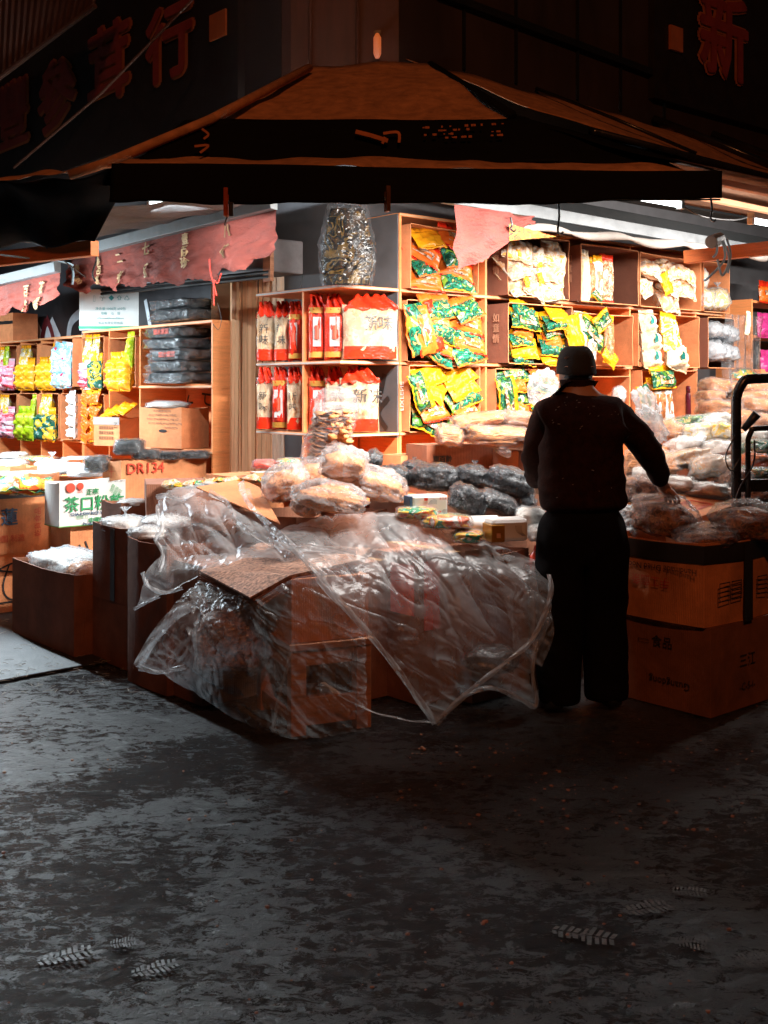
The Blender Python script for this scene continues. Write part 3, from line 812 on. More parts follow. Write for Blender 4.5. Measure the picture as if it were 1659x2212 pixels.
# undersides on the left: grey tarpaulin, orange beam
m = MB(); m.grid(sheet_pts([W(620, 412, 5.2), W(600, 430, 6.75), W(120, 540, 8.8), W(-120, 470, 7.0)], 60, 50, 0.022, 3.4, 8))
o = m.build('grey_tarpaulin', TARP_GR, smooth=True); tag(o, 'wrinkled grey tarpaulin stretched under the roof on the left', 'tarpaulin')
o = beam(W(-60, 566, 7.2), W(205, 536, 6.5), 0.06, 0.09, 'orange_beam', BEAM_OR); tag(o, 'orange painted timber beam at the left between the two red cloths', 'beam')
o = beam(W(1480, 556, 7.0), W(1720, 530, 6.6), 0.06, 0.08, 'orange_beam', BEAM_OR); tag(o, 'orange timber beam poking in at the right edge under the corrugated roof', 'beam')
# shutter housing with graffiti
sb = thing('shutter_housing', 'grey rolling shutter housing scribbled with black graffiti below the red cloth', 'shutter', FL.P(0, 0, 0))
x0s, x1s = FL.px(225), FL.px(588)
def sbp(x, z, y=0.0): return FL.P(x, y, z) - FL.P(0, 0, 0)
m = MB(); m.prism([sbp(x0s, 2.30), sbp(x1s, 2.26), sbp(x1s, 2.26, .25), sbp(x0s, 2.30, .25)], (0, 0, 0.22)); m.build('housing', plain('grey_shutter_paint', (0.2, 0.19, 0.2), 0.5, 0.2), sb, bevel=.01)
m = MB()
for dz in (-0.03, -0.0, 0.22): m.tube([sbp(x0s, 2.30 + dz, -0.02), sbp(x1s, 2.26 + dz, -0.02)], 0.014)
m.build('rail', BLACK, sb)
m = MB(); m.prism([sbp(x1s - .06, 2.2, -0.03), sbp(x1s + .02, 2.2, -0.03), sbp(x1s + .02, 2.2, -0.001), sbp(x1s - .06, 2.2, -.001)], (0, 0, .34)); m.build('end_bracket', BEAM_BR, sb)
lettering('TANG?  SIXTY', 0.15, lambda u, v: sbp(x1s - 0.75 + u, 2.385 + v, -0.006), INK_K, sb, 'graffiti', bold=0.02)
# dark upper shop front behind the shutter with white graffiti letters
m = MB(); m.prism([FL.P(-5, .41, 1.0), FL.P(.1, .41, 1.0), FL.P(.1, .43, 1.0), FL.P(-5, .43, 1.0)], (0, 0, 1.9)); o = m.build('roller_shutter', plain('dark_roller_shutter', (0.03, 0.03, 0.035), 0.5, 0.2)); 
tag(o, 'dark roller shutter with big white and maroon graffiti behind the left shelves', 'shutter')
def gsh(u, v): return FL.P(u, 0.405, v)
m = MB()
for cx in (78, 112):
    x = FL.px(cx, .4)
    mb_ = [(x - .22, 1.75), (x - .2, 2.05), (x, 2.2), (x + .18, 2.02), (x + .2, 1.75)]
    k = len(m.v); m.add([gsh(*p) for p in mb_], [tuple(range(5))])
x = FL.px(150, .4)
ribbon(m, [(x - .05, 1.8), (x, 2.1), (x + .2, 2.2)], .09, gsh); ribbon(m, [(x + .2, 1.75), (x + .3, 2.1)], .07, gsh)
x = FL.px(300, .4); ribbon(m, [(x - .2, 2.25), (x - .1, 2.0), (x + .1, 1.95)], .06, gsh); ribbon(m, [(x + .1, 2.25), (x + .2, 1.98)], .05, gsh)
m.build('graffiti', plain('pale_blue_graffiti', (0.5, 0.56, 0.62), 0.6), o)
m = MB(); x = FL.px(95, .4); ribbon(m, [(x - .02, 1.72), (x - .04, 2.0), (x + .05, 2.18)], .09, lambda u, v: FL.P(u, .402, v)); ribbon(m, [(x + .22, 1.72), (x + .2, 2.0), (x + .05, 2.2)], .07, lambda u, v: FL.P(u, .402, v)); m.build('graffiti', plain('maroon_graffiti', (0.12, 0.01, 0.015), 0.6), o)
# partition and slats
pt = thing('partition', 'tan and brown partition between left shelf and slats', 'partition', W(460, 900, 8.0))  # upper panel tan, lower panel darker brown
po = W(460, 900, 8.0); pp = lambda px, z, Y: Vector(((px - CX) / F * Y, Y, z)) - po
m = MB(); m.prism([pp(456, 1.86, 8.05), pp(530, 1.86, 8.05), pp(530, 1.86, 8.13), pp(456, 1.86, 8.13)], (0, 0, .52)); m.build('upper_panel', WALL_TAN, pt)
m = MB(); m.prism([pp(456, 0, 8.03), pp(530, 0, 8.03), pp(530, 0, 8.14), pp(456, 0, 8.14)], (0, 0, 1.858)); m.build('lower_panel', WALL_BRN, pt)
sl_n = 30
rr = random.Random(5)
for i in range(sl_n):
    t = i / sl_n; px0 = 498 + 215 * t; Y = 7.80 + 0.07 * t; x = (px0 - CX) / F * Y
    w = 0.026 + 0.014 * rr.random()
    q = MB().box((0, 0, 0), (w, 0.035 + .02 * rr.random(), 2.30 + 0.05 * rr.random() + 0.05 * t), 0).build('timber_slat', SHEETP if i < 13 else SHEETW, bevel=0.002)
    q.location = (x, Y, 0); q.rotation_euler = (R(rr.uniform(-0.6, 0.3)), R(rr.uniform(-0.4, 0.4)), R(rr.uniform(-25, 25)))
    q['group'] = 'slats leaning upright in the gap between the shelves'
    NUM = 'first second third fourth fifth sixth seventh eighth ninth tenth eleventh twelfth thirteenth fourteenth fifteenth sixteenth seventeenth'.split()
    tag(q, (f'orange ribbed upright strip, {NUM[i]} from the left end of the leaning bundle' if i < 13 else f'pale upright strip, {NUM[29 - i]} from the right end of the leaning bundle'), 'slat')

# ------------------------------------------------------------------ shelves
def shelf_unit(name, label, fr_, xs, zs, depth, ztop, z0=0.0, over_r=0.0, back=True, th=0.018, y0=0.0):
    t = thing(name, label, 'shelf', fr_.P(0, 0, 0), fr_.ang)
    for i, x in enumerate(xs):
        MB().box((x - th / 2, y0, z0), (x + th / 2, y0 + depth, ztop - th)).build('side_panel' if i in (0, len(xs) - 1) else 'divider', [PLY, PLYE], t, bevel=0.0015)
    for z in zs + [ztop]:
        a, b = xs[0] - th / 2, xs[-1] + th / 2 + (over_r if z >= zs[-1] else 0)
        o = MB().box((a - .004, y0 - 0.006, z - th), (b + .004, y0 + depth, z + 0.002)).build('shelf_board', PLY, t, bevel=0.0015)
        MB().box((a - .003, y0 - 0.009, z - th + .004), (b + .003, y0 - 0.0062, z - .003)).build('board_edge', PLYE, o)
    if back: MB().box((xs[0], y0 + depth + .001, z0), (xs[-1] + over_r * .0, y0 + depth + 0.01, ztop - .01)).build('back_panel', PLY, t)
    return t

RX = [FR.px(p) for p in (864, 1050, 1214, 1361, 1503)]
RX[0] = 0.012
RZ = [0.42, 0.82, 1.232, 1.674, 2.13]
ZT = 2.605
shelfR = shelf_unit('tall_shelf', 'tall plywood cube shelf along the right wall filled with snack cartons', FR, RX, RZ, 0.40, ZT, over_r=0.36)
LXA = [FL.px(p) for p in (-60, 0, 45, 89, 136, 178)]
LXB = [FL.px(p) for p in (181, 236, 302, 458)]
LZ = [0.60, 1.075, 1.52]
shelfA = shelf_unit('low_shelf', 'low plywood cube shelf at the far left holding small noodle packs', FL, LXA, LZ, 0.38, 1.955)
shelfB = shelf_unit('low_shelf', 'plywood shelf left of the timber slats with black packs and a lettered carton', FL, LXB, [0.60, 1.07, 1.53], 0.40, 1.985)
# corner unit (rectangular, open to two sides)
cu = thing('corner_shelf', 'open plywood corner shelf carrying red and clear noodle packs', 'shelf', C0, ANG_R)
for z in (0.02, 0.80, 1.232, 1.674, 2.13):
    o = MB().prism([(-0.468, 0, z - .018), (-0.002, 0, z - .018), (-0.002, .887, z - .018), (-0.468, .887, z - .018)], (0, 0, .02)).build('shelf_board', PLY, cu, bevel=.001)
    MB().prism([(-0.472, -.004, z - .014), (-0.004, -.004, z - .014), (-0.004, -.0005, z - .014), (-0.4685, -.0005, z - .014), (-0.4685, .887, z - .014), (-0.472, .887, z - .014)], (0, 0, .011)).build('board_edge', plain('pale_ply_edge_%d' % int(z * 100), (0.62, 0.50, 0.42), .5, var=.35, scale=30, stretch=(.2, .2, 30)), o)
for z0, z1 in ((0, .78), (.802, 1.212), (1.234, 1.654), (1.676, 2.11)):
    MB().box((-0.466, .368, z0), (-0.03, .386, z1)).build('divider', PLY, cu, bevel=.001)
MB().box((-0.012, .002, 1.2), (-0.003, .40, 2.6)).build('side_panel', WALL_GRY, cu)
MB().box((-0.012, .002, 0.0), (-0.003, .40, 1.199)).build('side_panel', PLY, cu)
gm = MB(); gf = lambda u, v: (-0.016, .32 - u, v)
ribbon(gm, [(0, 1.27), (.03, 1.45), (.01, 1.6)], .05, gf); ribbon(gm, [(.03, 1.5), (.12, 1.4), (.2, 1.6)], .045, gf); ribbon(gm, [(.22, 1.25), (.14, 1.35), (.24, 1.45)], .04, gf)
gm.build('graffiti', INK_K, cu)
# graffiti on the shelves (drawn strokes on back and side panels)
def marks(parent, name, mat, strokes, w, fn):
    m = MB()
    for s in strokes: ribbon(m, s, w, fn)
    return m.build(name, mat, parent)
backA = lambda u, v: (u, .376, v)
for i, (k, red) in enumerate(((1, 0), (2, 0), (3, 0), (4, 1))):
    xa, xb = LXA[k], LXA[k + 1]; c = (xa + xb) / 2; s = (xb - xa) / 2
    if red: marks(shelfA, 'graffiti', INK_R, [[(c - .3 * s, 1.0), (c - .8 * s, .9), (c - .3 * s, .78)], [(c - .3 * s, 1.02), (c - .1 * s, .75)], [(c, .98), (c + .2 * s, .85), (c + .3 * s, .98)], [(c + .5 * s, .98), (c + .55 * s, .78)]], .03, backA)
    else: marks(shelfA, 'graffiti', INK_K, [[(c + .1 * s, 1.02), (c - .6 * s, 1.0), (c - .8 * s, .85), (c - .3 * s, .72), (c + .9 * s, .62)], [(c + .8 * s, .86), (c - .2 * s, .82), (c + .9 * s, .78)], [(c + .2 * s, .86), (c + .9 * s, .96)]], .022, backA)
for k, strokes in ((1, [[(.08, 1.4), (.2, 1.44), (.28, 1.36), (.16, 1.34), (.1, 1.42)], [(.1, 1.28), (.3, 1.22)], [(.1, 1.2), (.28, 1.15)], [(.22, 1.3), (.2, 1.12)]]),
                   (2, [[(.3, 1.45), (.1, 1.4), (.12, 1.3)], [(.1, 1.25), (.3, 1.27)], [(.1, 1.2), (.3, 1.22)]]), (3, [[(.3, 1.46), (.1, 1.34), (.26, 1.36)], [(.1, 1.26), (.3, 1.3)], [(.1, 1.2), (.3, 1.24)]])):
    x = LXA[k + 1] - .0 if False else LXA[k]
    marks(shelfA, 'graffiti', INK_K, strokes, .016, lambda u, v, x=x: (x + .0105, u, v))
marks(shelfB, 'graffiti', INK_K, [[(LXB[1] + .05, 1.25), (LXB[1] + .1, 1.46), (LXB[1] + .22, 1.42), (LXB[1] + .08, 1.36)], [(LXB[1] + .12, 1.34), (LXB[1] + .3, 1.2)], [(LXB[1] + .1, 1.22), (LXB[1] + .26, 1.33)]], .018, lambda u, v: (u, .396, v))
marks(shelfB, 'graffiti', INK_K, [[(LXB[2] + .06, 1.46), (LXB[2] + .04, 1.4), (LXB[2] + .12, 1.4)], [(LXB[2] + .25, 1.47), (LXB[2] + .38, 1.46)], [(LXB[2] + .3, 1.46), (LXB[2] + .3, 1.4), (LXB[2] + .38, 1.38)], [(LXB[2] + .62, 1.4), (LXB[2] + .7, 1.46), (LXB[2] + .74, 1.4)], [(LXB[2] + .8, 1.4), (LXB[2] + .8, 1.47)], [(LXB[2] + .86, 1.4), (LXB[2] + .95, 1.44), (LXB[2] + .86, 1.47)]], .016, lambda u, v: (u, .396, v))
marks(shelfB, 'graffiti', INK_W, [[(.2, 1.8), (.1, 1.84), (.12, 1.78)], [(.1, 1.72), (.22, 1.74), (.14, 1.66)]], .02, lambda u, v: (LXB[1] + .0105, u, v))
marks(shelfB, 'graffiti', INK_K, [[(.05, 1.68), (.14, 1.67)], [(.1, 1.68), (.11, 1.62)]], .014, lambda u, v: (LXB[1] + .0105, u, v))
marks(shelfR, 'graffiti', INK_K, [[(-.14, .99), (-.1, .93), (-.06, .9)], [(-.06, .99), (-.14, .9)]], .014, lambda u, v: (u + RX[0], .1, v - 0.0)) if False else None
# carved lettering on the upright edge beside the bottom right noodle pack
lettering('FIXFENE', 0.042, lambda u, v: (RX[0] - .0 + v, -0.0115, 1.46 + u), INK_W, shelfR, 'small_sticker', rot=0, sx=1.2)

# ------------------------------------------------------------------ cartons
def carton(label, x0, y0, lr, ll, h, loc=None, rz=ANG_R, mat=CARD, open_=True, flaps=(), fill=0.0, th=0.006, cat='carton', group=None, prints=None, name='cardboard_box', world=None, bow=0.0, band=None):
    """local x runs along the right face, y along the left face; near corner at the origin"""
    t = thing(name, label, cat, world, rz, group)
    m = MB()
    def wall(p, q, inner):
        """slightly bowed, slightly torn-edged wall from p to q"""
        p, q, inner = Vector(p), Vector(q), Vector(inner); n = 12; A, B = [], []
        for i in range(n + 1):
            u = i / n; c = p.lerp(q, u) - inner * (bow * math.sin(u * math.pi))
            zt = h + 0.004 * nz((u * 4, h * 9, lr), 2, ll * 9) - (0.0 if not open_ else 0.012 * math.sin(u * math.pi))
            col_o = [c + Vector((0, 0, 0)), c + Vector((0, 0, h * .5)) - inner * bow * .6 * math.sin(u * math.pi), Vector((c.x, c.y, zt)) - inner * bow * math.sin(u * math.pi)]
            A.append(col_o); B.append([v + inner * th for v in col_o])
        m.grid(A); m.grid(B, flip=True)
        m.grid([[A[i][2] for i in range(n + 1)], [B[i][2] for i in range(n + 1)]], 1)
    wall((0, 0, 0), (lr, 0, 0), (0, 1, 0)); wall((lr, 0, 0), (lr, ll, 0), (-1, 0, 0))
    wall((lr, ll, 0), (0, ll, 0), (0, -1, 0)); wall((0, ll, 0), (0, 0, 0), (1, 0, 0))
    m.box((th, th, .001), (lr - th, ll - th, .008))
    m.build('walls', [mat, mat if mat is not CARD_B else CARD], t)
    if not open_:
        MB().box((.002, .002, h - .002), (lr * .5 - .003, ll - .002, h + .004)).build('lid_flap', mat, t)
        MB().box((lr * .5 + .003, .002, h - .0025), (lr - .002, ll - .002, h + .0035)).build('lid_flap', mat, t)
        MB().box((lr * .5 - .03, -.001, h + .005), (lr * .5 + .03, ll, h + .0065)).build('tape', plain('packing_tape', (.5, .3, .15), .2), t) if 'packing_tape' not in MATS else MB().box((lr * .5 - .03, -.001, h + .005), (lr * .5 + .03, ll, h + .0065)).build('tape', MATS['packing_tape'], t)
    for f in flaps:
        side, ln, ang = f
        c, s = math.cos(R(ang)), math.sin(R(ang))
        if side == 'L': q = [(0, 0, h), (0, ll, h), (-c * ln, ll, h + s * ln), (-c * ln, 0, h + s * ln)]
        elif side == 'R': q = [(0, 0, h), (lr, 0, h), (lr, -c * ln, h + s * ln), (0, -c * ln, h + s * ln)]
        elif side == 'B': q = [(0, ll, h), (lr, ll, h), (lr, ll + c * ln, h + s * ln), (0, ll + c * ln, h + s * ln)]
        else: q = [(lr, 0, h), (lr, ll, h), (lr + c * ln, ll, h + s * ln), (lr + c * ln, 0, h + s * ln)]
        MB().prism(q, Vector((.001, .001, .005))).build('flap', mat, t)
    if band:
        z0, z1, bm = band; n = 12; pth = []
        for i in range(n + 1):
            u = 1 - i / n; pth.append((-.004 - 2.05 * bow * math.sin(u * math.pi), u * ll - (.004 if i == n else 0)))
        for i in range(1, n + 1):
            u = i / n; pth.append((u * lr, -.004 - 2.05 * bow * math.sin(u * math.pi)))
        b = MB(); b.grid([[(x, y, z0) for x, y in pth], [(x, y, z1 - (.012 * 0)) for x, y in pth]]); b.build('side_band', bm, t)
    for p in (prints or []):
        face, u, v, s, size, mt = p[:6]; kw = p[6] if len(p) > 6 else {}
        off = 2.05 * bow + .005
        lettering(s, size, face_map(face, lr, ll, u, v, off if face != 'T' else h + .008), mt, t, 'lettering', **kw)
    return t


def carton_px(label, nx, ny, xl, xr, ytop, Zb=0.0, Y=None, da=0.0, zt=None, ll=None, lr=None, **kw):
    if Y is None: Y = YZ(ny, Zb)
    Nn = Vector(((nx - CX) / F * Y, Y, 0)); a = ANG_R + R(da)
    ux = Vector((math.cos(a), math.sin(a), 0)); uy = Vector((-ux.y, ux.x, 0))
    lr = lr or reach(Nn, ux, xr); ll = ll or reach(Nn, uy, xl)
    h = (zt if zt is not None else ZY(ytop, Y)) - Zb
    return carton(label, 0, 0, lr, ll, h, world=(Nn.x, Nn.y, Zb), rz=a, **kw)


def shelf_box(label, fr_, x0, x1, z0, z1, y0, y1, mat=CARD, tilt=0.0, side_text=None, th=.006):
    """carton lying on its side, open to the street"""
    t = thing('cardboard_box', label, 'carton', fr_.P((x0 + x1) / 2, y0, z0 + .003), fr_.ang + R(tilt))
    w, h, d = x1 - x0, z1 - z0, y1 - y0; a = w / 2
    m = MB(); rn = random.Random(int(x0 * 1000 + z0 * 77))
    def sheet(A, B, D, n=10, bow=.0):
        A, B, D = Vector(A), Vector(B), Vector(D); nr = (B - A).cross(D).normalized() * th
        P, Q = [], []
        for i in range(n + 1):
            u = i / n; c = A.lerp(B, u) + nr.normalized() * bow * math.sin(u * math.pi); j = D.normalized() * (-0.006 * abs(nz((u * 5, w * 7, h * 9), 3, z0 * 9)))
            P.append([c + j, c + D]); Q.append([c + j + nr, c + D + nr])
        m.grid(P); m.grid(Q, flip=True); m.grid([[p[0] for p in P], [q[0] for q in Q]], 1)
    D = (0, d, 0)
    sheet((-a, 0, 0), (-a, 0, h), D, bow=-.006 + 0.012 * rn.random()); sheet((-a, 0, h), (a, 0, h), D, bow=rn.uniform(-.012, .006))
    sheet((a, 0, h), (a, 0, 0), D, bow=rn.uniform(-.01, .004)); sheet((a, 0, 0), (-a, 0, 0), D)
    m.box((-a, d, 0), (a, d + .004, h))
    m.build('walls', [mat, CARD], t)
    if side_text:
        for i, ch in enumerate(side_text):
            lettering(ch, .062, lambda u, v, i=i: (-a - th - .004 - .004, .10 - u, h - .10 - i * .07 + v), plain('tan_print', (.42, .2, .12), .6, bump=0) if 'tan_print' not in MATS else MATS['tan_print'], t, 'lettering', bold=.02)
    return t


# ------------------------------------------------------------------ pouches
def pouch_proto(name, w, h, t, body, seal, seed, window=None, both=False):
    r = thing(name, None, None)
    r.name = name
    mb = pillow(w, h, t, seed)
    if window:
        me = mb
    o = mb.build('body', body, r, True)
    def strip(z0, z1):
        P = []
        for i in range(17):
            u = -1 + i / 8; y = 0.004 * math.sin(i * 1.9 + seed) + 0.008 * math.sin(i * .5 + seed)
            P.append([(u * w / 2 * 1.0, y, z0), (u * w / 2 * 1.01, y + .003 * math.sin(i), z1)])
        m = MB(); m.grid(P); s = m.build('seal', seal, r, True); so = s.modifiers.new('film', 'SOLIDIFY'); so.thickness = .002
    strip(h / 2 - .020, h / 2 + .036)
    strip(-h / 2 - (.014 if both else .006), -h / 2 + .008)
    if window:
        P = [[(-w * .28 + w * .56 * i / 6, -t / 2 * (1 - abs(-.56 + 1.12 * i / 6) ** 3) ** .5 * (1 - abs(-.6 + 1.0 * j / 6) ** 3) ** .5 - .004, -h * .3 + h * .5 * j / 6) for i in range(7)] for j in range(7)]
        m = MB(); m.grid(P); m.build('window', window, r, True)
    return r


PROTO = {
    'teal pouch with yellow seal': pouch_proto('snack_pouch', .24, .105, .055, P_TEAL, P_YEL, 1, both=False),
    'green pouch with yellow seal': pouch_proto('snack_pouch', .25, .115, .055, P_GREEN, P_YEL, 2, P_ALM),
    'green pouch with orange seal': pouch_proto('snack_pouch', .24, .12, .055, P_TEAL, P_ORA, 3),
    'orange pouch with red seal': pouch_proto('snack_pouch', .24, .12, .05, P_ORA, P_REDP, 4, P_ALM),
    'plain yellow pouch': pouch_proto('snack_pouch', .24, .12, .045, P_YEL, P_YEL, 5),
    'clear cracker bag': pouch_proto('snack_bag', .19, .13, .07, K_CRACK, P_CREAM, 6),
    'cream paper pouch': pouch_proto('snack_pouch', .12, .34, .07, P_CREAM, P_CREAM, 7),
    'tall yellow edged pouch': pouch_proto('snack_pouch', .10, .30, .05, P_BROWNW, P_YEL, 8, both=True),
    'tall red topped almond pouch': pouch_proto('snack_pouch', .15, .31, .06, P_ALM, P_REDP, 9, both=True),
    'tall white banded pouch': pouch_proto('snack_pouch', .11, .30, .05, CARD_W, P_YEL, 10, P_BROWNW),
    'cream pack': pouch_proto('noodle_pack', .21, .145, .10, P_CREAM, P_CREAM, 11),
    'yellow pack': pouch_proto('noodle_pack', .21, .145, .09, P_YW, P_YEL, 12),
    'small pink pack': pouch_proto('noodle_pack', .105, .085, .07, P_PINK, P_PINK, 13),
    'small orange pack': pouch_proto('noodle_pack', .12, .10, .07, printed('deep_yellow_print', [(0.85, .36, .01), (.9, .42, .02)], 8), P_YEL, 14),
    'small lime pack': pouch_proto('noodle_pack', .12, .10, .07, P_LIME, P_LIME, 15),
    'small dark green pack': pouch_proto('noodle_pack', .12, .10, .07, P_DKYEL, P_YEL, 16),
    'upright yellow pack': pouch_proto('noodle_pack', .115, .27, .08, P_YW, P_YEL, 17),
    'upright lime pack': pouch_proto('noodle_pack', .10, .27, .08, P_LIME, P_LIME, 18),
    'light blue pack': pouch_proto('noodle_pack', .17, .11, .08, P_BLUE, P_BLUE, 19),
    'orange packet': pouch_proto('snack_pouch', .16, .10, .05, P_ORA, P_YEL, 20),
    'mixed print packet': pouch_proto('snack_pouch', .20, .13, .04, P_MULTI, P_TEAL, 21),
    'small cream roll': pouch_proto('noodle_pack', .13, .10, .09, K_WHITE, K_WHITE, 22),
    'magenta packet': pouch_proto('snack_pouch', .20, .14, .06, P_MAG, P_MAG, 23),
}
USED = set()


def put(kind, loc, rz, roll, pitch, label, group, cat='pouch', scale=1.0, yaw=0.0):
    """roll: turn in the picture plane; pitch: lean back"""
    p = PROTO[kind]
    o = p if kind not in USED else copy_tree(p)
    USED.add(kind)
    o.location = loc
    M = Matrix.Rotation(rz + R(yaw), 4, 'Z') @ Matrix.Rotation(R(pitch), 4, 'X') @ Matrix.Rotation(R(roll), 4, 'Y')
    o.rotation_euler = M.to_euler(); o.scale = (scale,) * 3
    o['label'] = label; o['category'] = cat; o['group'] = group
    return o


ORD = ['first', 'second', 'third', 'fourth', 'fifth', 'sixth', 'seventh']
prn = random.Random(11)


def fill_box(fr_, x0, x1, z0, z1, y, cols, rows, kinds, where, roll=12, s=1.0, step=.0, wide=None):
    """pouches shingled up the open mouth of a carton"""
    n = 0
    for c in range(cols):
        cx = x0 + (x1 - x0) * (c + .5) / cols
        for r_ in range(rows):
            k = kinds[n % len(kinds)]; n += 1
            z = z0 + (z1 - z0) * (r_ + .5) / rows + prn.uniform(-.008, .008)
            side = '' if cols == 1 else (' on the left', ' on the right')[c] if cols == 2 else (' on the left', ' in the middle', ' on the right')[c]
            lab = f'{k}, {ORD[rows - 1 - r_]} from top{side}, {where}'
            w = lab.split()
            put(k, fr_.P(cx + prn.uniform(-.015, .015), y + prn.uniform(-.02, .03), z), fr_.ang, prn.uniform(-roll, roll) + (8 if c == 0 else -4), -28 + prn.uniform(-14, 10), lab,
                f'pouches of the {where}', scale=s * prn.uniform(.95, 1.08), yaw=prn.uniform(-12, 12))


# tall shelf: cells (column, row)
def cell(c, r, xs=None, zs=(2.13, 1.674, 1.232)):
    xs = xs or RX
    return xs[c] + .012, (xs[c + 1] - .012 if c + 1 < len(xs) else xs[c] + .42), zs[r] + .004
def rbox(c, r, label, l=.03, rr_=.03, h=.38, out=.05, mat=CARD, text=None, tilt=0):
    x0, x1, z = cell(c, r)
    shelf_box(label, FR, x0 + l, x1 - rr_, z, z + h, -out, .33, mat, tilt, text)
    return x0 + l, x1 - rr_, z, z + h
a, b, z, zt = rbox(0, 0, "open carton of orange sealed pouches, top left cell of the tall shelf", .03, .12, .40)
fill_box(FR, a + .02, b - .02, z + .02, zt - .03, -.02, 2, 4, ['orange pouch with red seal', 'green pouch with orange seal', 'orange pouch with red seal', 'plain yellow pouch', 'teal pouch with yellow seal'], 'top left shelf cell', 26, 1.16)
a, b, z, zt = rbox(1, 0, 'open brown carton of clear cracker bags, second cell of the top row', .10, .03, .41, .10, CARD_B, '如意情')
fill_box(FR, a + .02, b - .06, z + .02, zt - .06, -.06, 3, 3, ['clear cracker bag'], 'second top row cell', 30, 1.25)
for i, (dx, dz) in enumerate(((.09, .28), (.16, .1), (.3, .13), (.28, .24))):
    put('plain yellow pouch', FR.P(a + dx, -.115, z + dz), ANG_R, 75, -8, f'thin yellow label card, {ORD[i]} from left among cracker bags of the second top row cell', 'yellow cards among the cracker bags', scale=.34)
a, b, z, zt = rbox(2, 0, 'open brown carton of upright almond pouches, third cell of the top row', .08, .02, .40, .10, CARD_B, '如意情')
for i, (k, dx, sc, rl) in enumerate((('cream paper pouch', .06, 1.0, 2), ('tall yellow edged pouch', .145, .85, 5), ('tall white banded pouch', .225, .95, -2), ('tall red topped almond pouch', .32, 1.0, 2))):
    put(k, FR.P(a + dx, -.07, z + .17), ANG_R, rl, -3, f'{k} standing in the third top row carton', 'upright pouches of the third top row carton', scale=sc)
put('green pouch with yellow seal', FR.P(a + .2, -.085, z + .05), ANG_R, 30, -5, 'small green pouch lying at the foot of the third top row carton', 'upright pouches of the third top row carton', scale=.55)
a, b, z, zt = rbox(3, 0, 'open carton of white wrapped crackers, fourth cell of the top row', .01, .04, .40, .08)
fill_box(FR, a + .03, b - .05, z + .10, zt - .05, -.04, 3, 2, ['clear cracker bag'], 'fourth top row cell', 50, 1.25)
fill_box(FR, a + .1, b - .05, z + .03, z + .09, -.05, 1, 1, ['clear cracker bag'], 'foot of the fourth top row carton', 3, 1.5)
put('plain yellow pouch', FR.P(a + .26, -.12, z + .18), ANG_R, 68, -5, 'slanted yellow strip in front of the white crackers of the fourth top row cell', 'yellow strips', scale=.75)
a, b, z, zt = rbox(4, 0, 'half empty carton with two yellow cracker bags at the right end of the top row', .01, .03, .40, .06)
def filmbag(name, label, cat, loc, r, content, filmm, rz=0.0, seed=1, group=None, shrink=.93, knot=None, amp=.08, e=.75, flat=.25, rot=None, fill_z=0.0, nu=36, nv=22, cscale=None):
    t = thing(name, label, cat, loc, rz, group, rot)
    P = blob(r[0], r[1], r[2], seed, amp, 2.2, e, flat, 60, 38, crk=.055)
    m = MB(); m.grid(P); m.build('plastic_film', filmm, t, True)
    if content is not None:
        cs = cscale or (shrink, shrink, shrink * .96)
        P = blob(r[0] * cs[0], r[1] * cs[1], r[2] * cs[2], seed, amp * 1.0, 2.2, e, flat, nu, nv)
        P = [[(x * (1 + .03 * nz((x, y, z), 40, seed)), y * (1 + .03 * nz((x, y, z), 40, seed)), (z - fill_z) * (1 + .04 * nz((x, y, z), 30, seed))) for x, y, z in row] for row in P]
        m = MB(); m.grid(P); m.build('contents', content, t, True)
    if knot:
        kx, ky, kz, ks = knot; m = MB(); rows = []
        for i in range(9):
            u = i / 8; rad = ks * (1.1 - 1.0 * math.sin(min(1, u * 1.7) * 1.57) if u < .55 else .12 + (u - .55) * 1.9)
            rows.append([(kx + math.cos(j / 24 * 6.2832) * rad * (1 + .35 * math.sin(j * 2.9)), ky + math.sin(j / 24 * 6.2832) * rad * (1 + .35 * math.sin(j * 2.1)), kz + u * ks * 2.2 + .15 * ks * math.sin(j * 4.1) * u) for j in range(25)])
        m.grid(rows); m.build('knotted_neck', filmm, t, True)
    return t
def bag_px(name, label, px, py, Y, wpx, hpx, content, filmm, depth=None, **kw):
    rx, rz_ = wpx / F * Y / 2, hpx / F * Y / 2
    c = W(px, py, Y); d = depth or rx * .8
    return filmbag(name, label, 'bag', c, (rx, d, rz_), content, filmm, **kw)
filmbag('cracker_bag', 'round yellow cracker bag at the right in the half empty top row carton', 'bag', FR.P(a + .27, .0, z + .10), (.12, .1, .11), K_YEL, F_MILK, ANG_R, 3, 'bags in the half empty carton', knot=(0.02, 0, .09, .03))
filmbag('cracker_bag', 'narrow cracker bag at the left in the half empty top row carton', 'bag', FR.P(a + .06, -.02, z + .09), (.07, .09, .10), K_YEL, F_MILK, ANG_R, 4, 'bags in the half empty carton')
filmbag('cracker_bag', 'small cracker bag standing above another at the left of the half empty carton', 'bag', FR.P(a + .04, -.02, z + .26), (.04, .05, .09), K_CRACK, F_MILK, ANG_R, 5, 'bags in the half empty carton')
